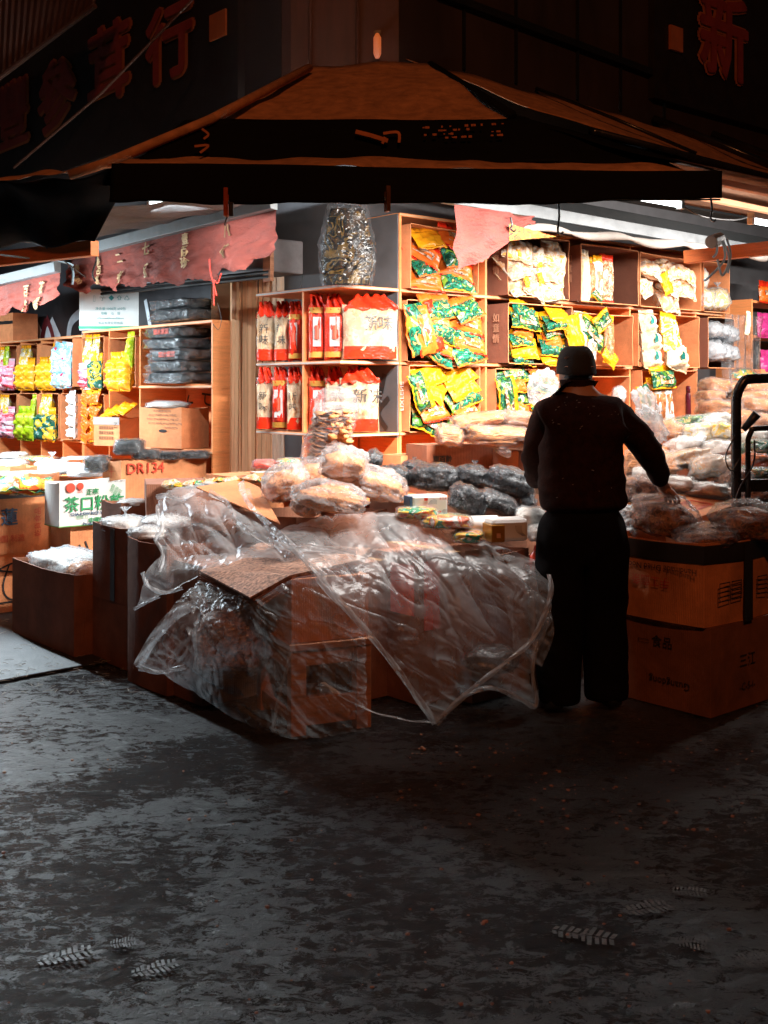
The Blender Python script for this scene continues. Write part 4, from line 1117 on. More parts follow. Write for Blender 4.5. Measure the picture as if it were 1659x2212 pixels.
# middle row
a, b, z, zt = rbox(0, 1, 'crumpled open carton of green pouches, left cell of the middle row', .02, .16, .38, .03)
fill_box(FR, a + .10, b + .06, z + .01, zt + .0, -.06, 2, 5, ['green pouch with orange seal', 'orange pouch with red seal', 'teal pouch with yellow seal', 'orange pouch with red seal', 'green pouch with orange seal'], 'left middle row cell', 26, 1.14)
put('orange pouch with red seal', FR.P(a + .07, -.10, z + .2), ANG_R, 72, -4, 'long red sealed pouch strip standing at the left of the middle row left cell', 'pouches of the left middle row cell', scale=1.35)
put('green pouch with orange seal', FR.P(a + .03, -.09, z + .2), ANG_R, 80, -4, 'long green pouch strip standing at the far left of the middle row left cell', 'pouches of the left middle row cell', scale=1.4)
a, b, z, zt = rbox(1, 1, 'open brown carton packed with teal pouches, second cell of the middle row', .10, .0, .40, .10, CARD_B, '如意情')
fill_box(FR, a + .01, b - .01, z + .005, zt - .02, -.09, 2, 6, ['teal pouch with yellow seal', 'plain yellow pouch', 'teal pouch with yellow seal', 'orange packet', 'green pouch with yellow seal'], 'second middle row cell', 16, 1.04)
put('plain yellow pouch', FR.P(b - .03, -.13, z + .22), ANG_R, 78, -4, 'upright yellow strip at the right edge of the second middle row carton', 'yellow strips', scale=1.1)
a, b, z, zt = rbox(2, 1, 'open carton with slanting green and almond pouches, third cell of the middle row', .02, .06, .37, .08, CARD, None)
for i, (k, dx, dz, sc, rl) in enumerate((('cream paper pouch', .07, .19, .95, 6), ('green pouch with yellow seal', .19, .22, 1.15, 35), ('tall white banded pouch', .17, .10, .9, 14), ('tall yellow edged pouch', .35, .18, 1.05, 8), ('green pouch with yellow seal', .27, .31, .8, -30), ('plain yellow pouch', .33, .05, .7, 40))):
    put(k, FR.P(a + dx, -.08 - .012 * i, z + dz), ANG_R, rl, -6, f'{k}, {ORD[i]} in the third middle row carton above the dark cap', 'pouches of the third middle row carton', scale=sc)
lettering('黄花菜', .06, lambda u, v: FR.P(a + .17 + u * .9 - v * .2, -.185, z + .16 + v - u * .3), INK_K, [o for o in bpy.data.objects if o.get('label', '').startswith('tall white banded pouch, third in')][0], 'lettering', bold=.03) if False else None
a, b, z, zt = rbox(3, 1, 'open carton of cream packs with teal bands, fourth cell of the middle row', .01, .03, .40, .06)
for i, (k, dx, dz, rl, sc) in enumerate((('cream pack', .11, .33, -4, .95), ('cream pack', .13, .19, 2, 1.1), ('cream pack', .12, .06, 0, 1.05), ('yellow pack', .32, .31, 8, 1.0), ('yellow pack', .34, .18, 10, 1.05), ('cream pack', .38, .06, 14, 1.2))):
    o = put(k, FR.P(a + dx, -.06 - .015 * i, z + dz), ANG_R, rl, -10, f'{k}, {ORD[i % 3]} from top in the {"left" if i < 3 else "right"} stack of the teal banded pack carton', 'packs with teal bands', cat='pack', scale=sc)
    if k == 'cream pack':
        m = MB(); m.grid([[(-.022 + .044 * q, -.052 * (1 - abs(-1 + 2 * j / 10) ** 3) ** .55 - .004, -.065 + .13 * j / 10) for q in (0, 1)] for j in range(11)]); m.build('teal_band', P_TEALB, o, True)
a, b, z, zt = rbox(4, 1, 'dark carton of grey see-through bundles at the right end of the middle row', .01, .02, .40, .10, CARD_B)
i = 0
for dx, dz, r_ in ((.09, .30, .075), (.20, .29, .07), (.31, .27, .075), (.12, .13, .095), (.23, .12, .08), (.33, .11, .07)):
    filmbag('grey_bundle', f'grey clear plastic bundle, {ORD[i % 3]} from left in the {"upper" if i < 3 else "lower"} layer of the dark carton', 'bag', FR.P(a + dx, -.05, z + dz), (r_, .12, r_ * 1.05), K_GREY, F_MILK, ANG_R, i + 20, 'grey bundles in the dark carton', knot=(0, -.11, 0, .012)); i += 1
# bottom visible row
a, b, z, zt = rbox(0, 2, 'open carton of yellow pouches, left cell of the bottom row', .02, .10, .41, .05)
fill_box(FR, a + .03, b - .0, z + .02, zt - .02, -.04, 2, 5, ['green pouch with yellow seal', 'orange pouch with red seal', 'teal pouch with yellow seal', 'plain yellow pouch', 'plain yellow pouch'], 'left bottom row cell', 28, 1.18)
put('green pouch with yellow seal', FR.P(a + .05, -.09, z + .25), ANG_R, 70, -4, 'green pouch standing on end at the left of the bottom row left carton', 'pouches of the left bottom row cell', scale=1.0)
a, b, z, zt = rbox(1, 2, 'open carton of green pouches behind the white bag, second cell of the bottom row', .03, .06, .40, .05)
fill_box(FR, a + .03, b - .04, z + .03, zt - .0, -.04, 2, 5, ['green pouch with yellow seal', 'orange pouch with red seal', 'teal pouch with yellow seal', 'orange packet'], 'second bottom row cell', 24, 1.12)
put('green pouch with yellow seal', FR.P(a + .06, -.09, z + .2), ANG_R, 82, -4, 'green pouch standing on end in the second bottom row carton', 'pouches of the second bottom row cell', scale=1.2)
a, b, z, zt = rbox(2, 2, 'open small carton seen right of the dark cap', .02, .05, .36, .04)
filmbag('white_bag', 'small white bag inside the carton beside the dark cap', 'bag', FR.P(b - .1, -.02, z + .22), (.05, .05, .07), K_WHITE, F_MILK, ANG_R, 9)
a, b, z, zt = rbox(3, 2, 'open carton of upright yellow pouches right of the stooping person', .03, .09, .41, .08)
for i, (k, dx, rl, sc) in enumerate((('green pouch with yellow seal', .03, 75, 1.1), ('tall yellow edged pouch', .10, 4, 1), ('tall white banded pouch', .165, 2, 1), ('tall yellow edged pouch', .225, 8, 1), ('tall white banded pouch', .31, -8, 1.05))):
    put(k, FR.P(a + dx, -.09, z + .17), ANG_R, rl, -4, f'{k}, {ORD[i]} from left in the upright row right of the person', 'upright yellow pouches', scale=sc)
put('green pouch with yellow seal', FR.P(a + .20, -.13, z + .345), ANG_R, -2, -10, 'green and yellow pouch lying across the upright yellow row', 'upright yellow pouches', scale=1.2)
# jar and flask at the right of that carton
fl = thing('thermos_flask', 'maroon flask standing at the right end of the bottom shelf row', 'flask', FR.P(RX[4] - .085, .0, 1.236))
m = MB(); m.tube([(0, 0, 0), (0, 0, .22), (0, 0, .235), (0, 0, .24)], [.034, .034, .03, .03], 16); m.build('body', MAROON, fl, True)
m = MB(); m.tube([(0, 0, .241), (0, 0, .29), (0, 0, .295)], [.031, .031, .024], 16); m.build('cap', MAROON, fl, True)
jr = thing('jar', 'small spice jar with white lid beside the maroon flask', 'jar', FR.P(RX[4] - .035, -.1, 1.236))
m = MB(); m.tube([(0, 0, 0), (0, 0, .02), (0, 0, .12)], [.025, .036, .036], 14); m.build('glass', K_SLICE, jr, True)
m = MB(); m.tube([(0, 0, .121), (0, 0, .14)], [.038, .038], 14); m.build('lid', CARD_W, jr)

# ------------------------------------------------------------------ corner shelf: noodle packs
def noodle_pack(label, y, x, z, w, h, t, kind, rz=-90, lean=0.0):
    """stands on a board of the corner shelf; rz turns the printed face"""
    r = thing('noodle_pack', label, 'noodle pack', FR.P(x, y, z + h / 2 + .002), ANG_R + R(rz), 'noodle packs on the corner shelf')
    if kind == 'clear':
        pillow(w, h, t, prn.random() * 9).build('body', P_NOOD, r, True)
        P = [[(-w / 2 * .93 + w * .93 * i / 8, -t / 2 * max(.15, (1 - abs(-1 + 2 * i / 8) ** 3)) ** .5 - .004, -h * .47 + h * .22 * j / 2) for i in range(9)] for j in range(3)]
        m = MB(); m.grid(P); m.build('red_print', P_REDP, r, True)
        lettering('新', .062 * min(1.6, w / .12), lambda u, v: (u, -t / 2 - .007, h * .14 + v), INK_K, r, 'lettering'); lettering('味', .062 * min(1.6, w / .12), lambda u, v: (u + (.09 if w > .2 else 0), -t / 2 - .007, h * .14 - (.07 if w <= .2 else 0) + v), INK_K, r, 'lettering')
    else:
        pillow(w, h, t, prn.random() * 9).build('body', P_REDP, r, True)
        P = [[(-w * .24 + w * .48 * i / 4, -t / 2 - .005, -h * .25 + h * .52 * j / 4) for i in range(5)] for j in range(5)]
        m = MB(); m.grid(P); m.build('white_panel', PAPER_W, r, True)
        m = MB(); m.tube([(0, -t / 2 - .009, -h * .12), (0, -t / 2 - .009, h * .12)], .014, 8); m.build('printed_mark', INK_R, r)
        for zz in (-.44, .34):
            P = [[(-w * .47 + w * .94 * i / 8, -t / 2 * max(.1, (1 - abs(-1 + 2 * i / 8) ** 3)) ** .5 * .9 - .004, h * zz + h * .1 * j / 2) for i in range(9)] for j in range(3)]
            m = MB(); m.grid(P); m.build('gold_band', GOLD_P, r, True)
    P = [[((-1 + 2 * j / 14) * w / 2 * (.93 - .38 * (k / 5) ** 1.4 + .05 * math.sin(k * 3 + w * 90)), .018 * math.sin(j * 1.1 + k) + (-1) ** (0) * (-t * .35) * (1 - k / 5), h * .40 + (h * .10 + .058) * k / 5 + .012 * math.sin(j * 1.7 + w * 50) * k / 5) for j in range(15)] for k in range(6)]
    m = MB(); m.grid(P); o = m.build('gathered_top', P_REDP, r, True); so = o.modifiers.new('film', 'SOLIDIFY'); so.thickness = .02
    pillow(w * 1.04, h * 1.02, t * 1.12, 3).build('plastic_film', F_PACK, r, True)
    return r
NP = [('front', 2, [(667, 702, 'red'), (701, 744, 'red'), (741, 858, 'clear')], 6.98, 1.678, 648), ('front', 1, [(667, 704, 'red'), (703, 745, 'clear'), (735, 818, 'clear')], 7.0, 1.236, 806),
      ('left', 2, [(555, 596, 'clear'), (593, 632, 'clear'), (624, 655, 'red')], 7.28, 1.678, 664), ('left', 1, [(555, 592, 'clear'), (588, 626, 'red'), (620, 655, 'clear')], 7.28, 1.236, 806)]
for where, rk, items, Y, z, ytop in NP:
    for i, (pl, pr_, k) in enumerate(items):
        Yk = Y - (.05 * i if where == 'front' else -.0 + .07 * i); x = ((pl + pr_) / 2 - CX) / F * Yk; w = (pr_ - pl) / F * Yk; h = ZY(ytop, Yk) - z - .03
        q = C0; lx = (Vector((x, Yk, 0)) - q)
        noodle_pack(f'{"clear rice" if k == "clear" else "red"} noodle pack, {ORD[i]} from left in the {("upper", "lower")[2 - rk]} {where} cell of the corner shelf', lx.dot(uL), lx.dot(uR), z, w * 1.04, h, .10 if w < .2 else .14, k, -math.degrees(ANG_R) + (4 if where == 'front' else -12))
# shiny nut strips hanging above the corner shelf
hb = thing('hanging_bag', 'big clear bag of dark glossy nuts hanging above the corner shelf', 'bag', W(750, 618, 6.55))
m = MB(); rows = []
for i in range(29):
    v = i / 28; z = v * .5; wdt = .168 - .055 * max(0, v - .5) * 2 - .02 * max(0, .25 - v) * 4; row = []
    for j in range(33):
        a = j / 32 * 6.2832; lump = .014 * nz((math.cos(a) * 2, math.sin(a) * 2, v * 6), 2.6, 4)
        row.append(((wdt + lump) * math.cos(a), (.09 - .03 * v + lump) * math.sin(a), z))
    rows.append(row)
m.grid(rows); m.add([rows[0][j] for j in range(32)], [tuple(range(32))]); m.build('plastic_film', F_PACK, hb, True)
rows = []
for i in range(70):
    v = i / 69; z = .01 + v * .44; wdt = .152 - .050 * max(0, v - .5) * 2 - .02 * max(0, .25 - v) * 4; row = []
    for j in range(100):
        a = j / 99 * 6.2832; c = (math.cos(a) * 1.0, math.sin(a) * .6, v * 2.9)
        d = noise.voronoi(Vector((c[0] * 4.2 + .3 * nz(c, 3), c[1] * 4.2, c[2] * 4.2)))[0]
        lump = .022 * (1 - min(1, d[0] * 1.25)) - .012
        row.append(((wdt + lump) * math.cos(a), (.078 - .026 * v + lump) * math.sin(a), z))
    rows.append(row)
m = MB(); m.grid(rows); m.add([rows[-1][j] for j in range(99)], [tuple(range(99))])
m.build('contents', printed('glossy_nut_pack', [(.004, .003, .002), (.05, .028, .008), (.004, .003, .003), (.02, .010, .004), (.07, .04, .01)], 9, .10, bump=.2), hb, True)
m = MB(); m.tube([(0, 0, .47), (.01, 0, .56), (0, 0, .75)], [.09, .03, .006]); m.build('neck', F_DARK, hb, True)

# ------------------------------------------------------------------ goods on the left shelves
def lcell(xs, i, r, zs): return xs[i] + .012, xs[i + 1] - .012, zs[r] + .004
LZr = (1.52, 1.075, .60)
def lbox(xs, i, r, label, l=.02, rr_=.01, h=.38, out=.03, mat=CARD, d=.3):
    x0, x1, z = lcell(xs, i, r, LZr)
    shelf_box(label, FL, x0 + l, x1 - rr_, z, z + h, -out, d, mat)
    return x0 + l, x1 - rr_, z, z + h
def lput(kind, x, z, roll, label, group, sc=1.0, y=-.03, pitch=-4, yaw=0):
    return put(kind, FL.P(x, y, z), FL.ang, roll, pitch, label, group, cat='pack', scale=sc, yaw=yaw)
def twobytwo(kind, a, w, z, where, sc=1.0, k2=None):
    for q in range(4):
        kk = k2 if (k2 and q % 2) else kind
        lput(kk, a + w * (.27 + .46 * (q % 2)), z + .05 + .09 * (q // 2), 0, f'{kk}, {"upper" if q > 1 else "lower"} {"right" if q % 2 else "left"} of the block in the {where}', f'small packs in the {where}', sc * w / .25, y=-.045)
a, b, z, zt = lbox(LXA, 1, 0, 'open carton of yellow and pink packs, first whole cell of the low shelf upper row')
for q, k in enumerate(('upright yellow pack', 'upright lime pack')): lput(k, a + .10 + .11 * q, z + .26, 0, f'{k} above the pink packs, upper row first carton', 'packs in the upper row first carton', .72)
twobytwo('small pink pack', a, b - a, z, 'upper row first carton', .92)
a, b, z, zt = lbox(LXA, 2, 0, 'open carton of yellow over deep orange packs, second cell of the low shelf upper row')
for q in range(2): lput('upright yellow pack', a + .10 + .11 * q, z + .26, 0, f'{"left" if q == 0 else "right"} upright yellow pack in the upper row second carton', 'packs in the upper row second carton', .72)
twobytwo('small orange pack', a, b - a, z, 'upper row second carton', .92)
a, b, z, zt = lbox(LXA, 3, 0, 'half empty carton of deep orange packs, third cell of the low shelf upper row')
lput('upright yellow pack', b - .06, z + .26, 0, 'single upright yellow pack at the right of the upper row third carton', 'packs in the upper row third carton', .75)
twobytwo('small orange pack', a, b - a, z, 'upper row third carton', .92)
a, b, z, zt = lbox(LXA, 4, 0, 'open carton overflowing with light blue packs in the low shelf', .0, .0, .40, .08)
for q in range(6): lput('light blue pack', a + (b - a) * (.3 + .4 * (q % 2)), z + .06 + .105 * (q // 2), prn.uniform(-10, 10), f'light blue pack, {ORD[2 - q // 2]} from top on the {"right" if q % 2 else "left"} of its carton', 'light blue packs', (b - a) / .30, y=-.09)
a, b, z, zt = lbox(LXA, 1, 1, 'open carton of yellow and pink packs, lower row of the low shelf')
for q in range(2): lput('upright yellow pack', a + .10 + .11 * q, z + .26, 0, f'{"left" if q == 0 else "right"} upright yellow pack in the lower row first carton', 'packs in the lower row first carton', .72)
twobytwo('small pink pack', a, b - a, z, 'lower row first carton', .92)
a, b, z, zt = lbox(LXA, 2, 1, 'half empty carton of lime green packs, lower row of the low shelf')
lput('upright lime pack', b - .06, z + .26, 0, 'single upright lime pack standing on the lime block', 'packs in the lower row second carton', .72)
twobytwo('small lime pack', a, b - a, z, 'lower row second carton', 1.0)
a, b, z, zt = lbox(LXA, 3, 1, 'open carton of yellow over dark green packs, lower row of the low shelf')
for q in range(2): lput('upright yellow pack', a + .10 + .11 * q, z + .26, 0, f'{"left" if q == 0 else "right"} upright yellow pack in the lower row third carton', 'packs in the lower row third carton', .78)
twobytwo('small dark green pack', a, b - a, z, 'lower row third carton', .95)
a, b, z, zt = lbox(LXA, 4, 1, 'dark open carton with a column of cream rolls at its right', mat=CARD)
for q in range(4): lput('small cream roll', b - .06, z + .06 + .095 * q, prn.uniform(-8, 8), f'cream roll, {ORD[3 - q]} from top of the column at the right of its carton', 'cream rolls', .9, y=-.05)
a, b, z, zt = lbox(LXA, 0, 0, 'open carton cut by the left edge of the picture, upper row')
lput('upright yellow pack', b - .1, z + .14, 0, 'upright yellow pack at the left edge of the picture, upper row', 'packs at the left edge')
a, b, z, zt = lbox(LXB, 0, 0, 'open carton of yellow over pink and dark green packs in the taller left shelf', .05, .0, .40, .04)
for q in range(2): lput('upright yellow pack', a + .09 + .14 * q, z + .275, 0, f'{"left" if q == 0 else "right"} tall yellow and white pack in the taller left shelf', 'packs in the taller left shelf', .88)
twobytwo('small pink pack', a, b - a, z, 'taller left shelf', 1.0, 'small dark green pack')
a, b, z, zt = lbox(LXB, 0, 1, 'open carton spilling orange packets in the taller left shelf', .05, .0, .38, .04)
for q in range(8): lput('orange packet', a + (b - a) * (.32 + .4 * (q % 2)), z + .05 + .1 * (q // 2), prn.uniform(-35, 35), f'orange packet, {ORD[3 - q // 2]} from top on the {"right" if q % 2 else "left"} of the spilling carton', 'orange packets in the spilling carton', .95, y=-.07, pitch=-20)
a, b, z, zt = lbox(LXB, 1, 0, 'half empty carton of deep orange packs behind the black packs', .05, .0, .38, .03)
twobytwo('small orange pack', a + .01, (b - a) * .9, z, 'carton behind the black packs', 1.0)
lput('upright lime pack', b - .08, z + .27, 0, 'upright lime pack just left of the black packs', 'packs beside the black packs', .9)

# black packs in clear film
def black_pack(label, x, y, z, w, d, h, yaw=0.0, mark=False, grp='black packs stacked in the taller left shelf'):
    t = thing('black_pack', label, 'pack', FL.P(x, y, z), FL.ang + R(yaw), grp)
    def pts(k, sd, amp): return [[(a_ * w / 2 * k, b_ * d / 2 * k, c_ * h / 2 * k + .5 * h) for a_, b_, c_ in row] for row in blob(1, 1, 1, sd, amp, 2, .32, 0, 40, 18)]
    m = MB(); m.grid(pts(.95, x * 9 + z * 7, .03)); m.build('contents', K_BLACK, t, True)
    m = MB(); m.grid(pts(1.04, x * 5 + z * 17, .10)); m.build('plastic_film', F_MILK if False else F_WRAP, t, True)
    m = MB(); P = [[(-w / 2 * (1.0 + .12 * i / 3), d / 2 * (-1 + 2 * j / 8) * .9, h * .5 + .02 * math.sin(j * 2 + i)) for j in range(9)] for i in range(4)]
    m.grid(P); m.build('film_end', F_WRAP, t, True)
    if mark:
        lettering('頭水紫菜', .055, lambda u, v: (u * 1.1 + .08, -d / 2 * 1.07, h * .5 + v * .8), INK_R, t, 'lettering', bold=.03)
    return t
F_WRAP = film('crinkled_wrap', tint=(.9, .93, .95), haze=(0.02, 0.24), gloss=(0.05, 0.6), rough=.16, scale=7, bump=1.0, dist=.03, stretch=(1, 1, 2.4), hz_scale=7)
xb = (LXB[2] + LXB[3]) / 2
for i in range(5):
    black_pack(f'black laver pack in clear film, {ORD[4 - i]} from top of the stack of five', xb + (-.03, -.03, .0, -.05, -.07)[i], .08, 1.545 + .083 * i if i < 5 else 0, .54, .34, .082, prn.uniform(-3, 3), i in (2, 4))
black_pack('black laver pack in loose film, lower of two on top of the taller left shelf', xb + .02, .1, 2.0, .56, .34, .085, 0, False, 'two black packs on top of the left shelf')
black_pack('black laver pack, upper of two on top of the taller left shelf', xb - .03, .12, 2.088, .52, .32, .075, 0, False, 'two black packs on top of the left shelf')
# white carton on top
xw = FL.px(135)
wb = carton('white carton with teal print and a green stripe on top of the left shelf', 0, 0, .52, .30, .34, world=FL.P(FL.px(178) - .10, .02, 2.0), rz=FL.ang + R(52), mat=CARD_W, open_=False,
            prints=[('R', .26, .27, '▯ ☂ ◆ ⇧ ♺', .05, INK_T), ('R', .26, .18, '净含量 1000克 x10包', .028, INK_T), ('R', .26, .14, '规格    12    袋', .026, INK_T), ('R', .26, .10, '470mmx430mmx320mm', .022, INK_T), ('R', .26, .06, '食品有限公司出品', .026, INK_T), ('L', .15, .17, '公司', .05, INK_T)],
            band=(.012, .035, plain('green_stripe', (.02, .42, .22), .5, bump=0)))
carton('brown carton with a black band at the far left on top of the low shelf', 0, 0, .30, .26, .26, world=FL.P(FL.px(2) - .16, .02, 1.965), rz=FL.ang + R(8), mat=CARD, open_=False, band=(.16, .19, INK_K))
# carton with inverted English text
carton('brown carton with upside-down factory address and hand hole on the left shelf', 0, 0, .46, .27, .30, world=FL.P(LXB[2] + .205, -.115, 1.075), rz=FL.ang + R(12), mat=CARD, open_=True, bow=.004,
       prints=[('R', .27, .27, 'Tel.(062)8158161-6', .024, INK_K, dict(rot=math.pi)), ('R', .27, .24, 'Sampan, Nakornpathom 73160', .024, INK_K, dict(rot=math.pi)), ('R', .27, .21, '(2/1 Moo 2 Petkasem Road, Omyai,', .024, INK_K, dict(rot=math.pi)), ('R', .30, .18, 'Thai Preserved Food Factory Co.,Ltd', .024, INK_K, dict(rot=math.pi)),
               ('R', .36, .15, 'Manufactured by:', .022, INK_K, dict(rot=math.pi)), ('L', .14, .17, '腐乳火腿', .035, INK_K, dict(rot=math.pi)), ('L', .14, .11, '食品', .03, INK_K, dict(rot=math.pi)), ('L', .20, .06, '回', .05, INK_R, dict(bold=.05))])
o = [q for q in bpy.data.objects if q.get('label', '').startswith('brown carton with upside-down')][0]
m = MB(); k = 10; m.add([(.27 + .045 * math.cos(i / k * 6.28), -.009, .125 + .012 * math.sin(i / k * 6.28)) for i in range(k)], [tuple(range(k))]); m.build('hand_hole', INK_K, o)
filmbag('bread_bag', 'clear bag of pale flat cakes sticking out of the inverted text carton', 'bag', FL.P(LXB[2] + .38, .02, 1.385), (.21, .12, .035), K_WHITE, F_CLEAR, FL.ang, 31)
carton('grey printed carton with orange label and barcode beside the inverted text carton', 0, 0, .30, .20, .225, world=FL.P(LXB[1] + .035, -.15, 1.062), rz=FL.ang + R(14), mat=CARD, open_=True,
       prints=[('R', .15, .14, '≡≡≡≡≡≡', .05, INK_K), ('R', .15, .10, '≡≡≡≡≡≡', .05, INK_K), ('R', .15, .06, '≡≡≡≡≡≡', .05, INK_K), ('L', .05, .055, '|||||||', .04, INK_K), ('R', .26, .16, '乙', .05, INK_K)], band=(.165, .225, CARD_G))
o = [q for q in bpy.data.objects if q.get('label', '').startswith('grey printed carton')][0]
MB().box((-.008, .11, .05), (-.004, .18, .11)).build('orange_label', plain('light_orange_label', (.75, .38, .12), .5), o)
for i in range(3):
    lput('plain yellow pouch', LXB[1] + .13 + .10 * i, 1.315 + .015 * i, -12 + 8 * i, f'yellow pouch, {ORD[i]} from left on the grey printed carton', 'yellow pouches on the grey printed carton', .95, y=-.05, pitch=-55)

# ------------------------------------------------------------------ floor cartons and tables on the left
carton_px('lower brown carton with looping black graffiti at the left edge', -105, 0, -140, 88, 0, Y=7.25, zt=.40, ll=.45, lr=.60, mat=CARD, open_=False)
o = bpy.context.scene.objects[-1]
gcar = [q for q in bpy.data.objects if q.get('label', '').startswith('lower brown carton with looping')][0]
marks(gcar, 'graffiti', INK_K, [[(.30, .30), (.42, .34), (.52, .31), (.42, .28), (.30, .30)], [(.38, .33), (.34, .2), (.36, .12), (.42, .1), (.47, .2), (.44, .32)], [(.46, .3), (.45, .05)], [(.30, .26), (.2, .2), (.3, .12)], [(.5, .28), (.58, .22), (.5, .12), (.55, .26)], [(.25, .07), (.4, .08), (.5, .04)], [(.5, .08), (.56, .09), (.55, .06), (.5, .06)], [(.42, .38), (.43, .33)]], .012, lambda u, v: (u, -.006, v))
carton_px('upper brown carton with faded red print and dark top band at the left edge', -120, 0, -150, 114, 0, Zb=.405, Y=7.2, zt=.86, ll=.42, lr=.70, mat=CARD, open_=True, bow=.006, band=(.37, .452, INK_K),
          prints=[('R', .42, .24, '蓮', .12, INK_B, dict(bold=.02)), ('R', .62, .2, '乾貨食品', .05, INK_R, dict(rot=1.57)), ('R', .42, .10, '中国 制造', .05, INK_R)])
t = put('mixed print packet', W(52, 1050, 7.35), ANG_R, 0, -82, 'large white and green bag lying on the left edge carton', 'bags on the left cartons', 'bag', 2.1, -14)
white = carton_px('white rice vermicelli carton with green brush characters', 128, 0, 114, 271, 1043, Zb=.626, Y=7.1, mat=CARD_W, open_=True, bow=.004, ll=.22,
    prints=[('R', .235, .135, '茶口粉乾', .105, INK_G, dict(bold=.012)), ('R', .22, .215, '正宗', .04, INK_G, dict(bold=.02, sx=1.1)), ('R', .24, .077, 'CHA KOW RICE VERMICELLI', .027, INK_B, dict(bold=.03)),
            ('R', .15, .055, '粗條 □', .026, INK_G), ('R', .33, .058, '細條', .026, INK_G), ('R', .27, .03, '中國製造', .04, INK_G, dict(bold=.02)), ('R', .25, .012, 'Product of China', .028, INK_B, dict(bold=.02)),
            ('R', .39, .275, 'ITEM NO.: 4011', .018, INK_K), ('R', .07, .245, '◉', .07, INK_R, dict(bold=.05)), ('R', .135, .252, '●', .06, INK_R, dict(bold=.02)), ('R', .135, .22, '福天', .02, INK_R), ('R', .39, .225, '無添加', .03, INK_G, dict(rot=-.6)), ('R', .38, .20, '防腐劑', .03, INK_G, dict(rot=-.6))],
    band=(.0, .006, plain('green_base_stripe', (.05, .3, .06), .5, bump=0)))
xcar = carton_px('brown carton with black scrawl under the white vermicelli carton', 152, 0, 120, 300, 0, Y=7.2, zt=.62, ll=.3, mat=CARD, open_=False)
marks(xcar, 'graffiti', INK_K, [[(.10, .52), (.13, .42), (.12, .3)], [(.06, .50), (.09, .40)], [(.15, .34), (.19, .44), (.2, .38), (.2, .3)]], .012, lambda u, v: (u, -.006, v))
carton_px('brown carton standing on the floor behind the white vermicelli carton', 262, 0, 225, 470, 0, Y=7.5, zt=.58, ll=.26, mat=CARD_D, open_=False)
drc = carton_px('long brown carton printed DR134 holding black film packs', 262, 0, 220, 470, 0, Zb=.585, Y=7.45, zt=1.03, ll=.27, mat=CARD, open_=True, bow=.006,
    prints=[('R', .17, .385, 'DR134', .10, INK_R, dict(bold=.012)), ('R', .43, .26, '加拿大紫菜', .085, INK_R, dict(bold=.012)), ('L', .16, .36, '╫', .09, INK_R)])
for i, (px, py, w, h, Y) in enumerate(((280, 968, 62, 40, 7.6), (318, 983, 60, 26, 7.62), (360, 985, 66, 22, 7.7), (420, 983, 70, 20, 7.8))):
    bag_px('black_film_pack', ('round black roll wrapped in clear film, standing highest in the DR134 carton', 'second black pack from left in the DR134 carton', 'third black pack from left in the DR134 carton', 'rightmost black pack in the DR134 carton')[i], px, py, Y, w, h, K_BLACK, F_WRAP, .09, seed=40 + i, e=.45, group='black packs in the DR134 carton', amp=.04)
bag_px('black_film_pack', 'black packs in a clear bag hanging over the left end of the DR134 carton', 212, 1004, 7.6, 50, 40, K_BLACK, F_WRAP, .12, seed=51, e=.5)
# goods on the low table at the far left
lt = thing('trestle_table', 'low table under the white bags at the far left', 'table', (0, 0, 0))
m = MB(); m.prism([FL.P(-2.6, -.55, .82), FL.P(-.75, -.55, .82), FL.P(-.75, -.12, .82), FL.P(-2.6, -.12, .82)], (0, 0, .03)); m.build('table_top', PLY, lt)
for x in (-2.5, -.85):
    for y in (-.5, -.2): m = MB(); m.tube([FL.P(x, y, 0), FL.P(x, y, .819)], .02); m.build('leg', STEEL, lt)
for i, (px, py, Y, w, h, c, f, lab) in enumerate(((20, 1003, 8.7, 70, 20, K_WHITE, F_CLEAR, 'low white pack at the far left end of the low table'), (30, 985, 9.0, 52, 18, K_WHITE, F_CLEAR, 'white roll with green ends above the table at the far left'),
        (75, 992, 9.0, 90, 14, P_MULTI, F_CLEAR, 'flat orange and green printed pack on the low table'), (150, 1014, 8.2, 120, 26, K_WHITE, F_MILK, 'long white bag of crackers on a tray on the low table'),
        (112, 1006, 8.3, 60, 26, K_WHITE, F_MILK, 'white bag with a knotted top on the low table'), (60, 1024, 8.0, 130, 18, K_WHITE, F_CLEAR, 'flat white bags at the front of the low table'), (190, 1022, 8.0, 80, 20, K_WHITE, F_MILK, 'white cracker bag at the right end of the tray'), (165, 990, 8.7, 60, 8, K_WHITE, F_CLEAR, 'thin flat white pack near the shelf foot'))):
    bag_px('goods_bag', lab, px, py, Y, w, h, c, f, .14, seed=60 + i, e=.6, knot=(0, 0, .035, .03) if i == 4 else None, group='bags on the low table')
carton_px('small brown open tray at the left end of the low table', 22, 0, -20, 62, 1008, Zb=.85, Y=7.9, ll=.2, lr=.2, mat=CARD)
carton_px('brown open tray beneath the white cracker bags on the low table', 62, 0, 30, 128, 1022, Zb=.85, Y=7.8, ll=.2, mat=CARD)

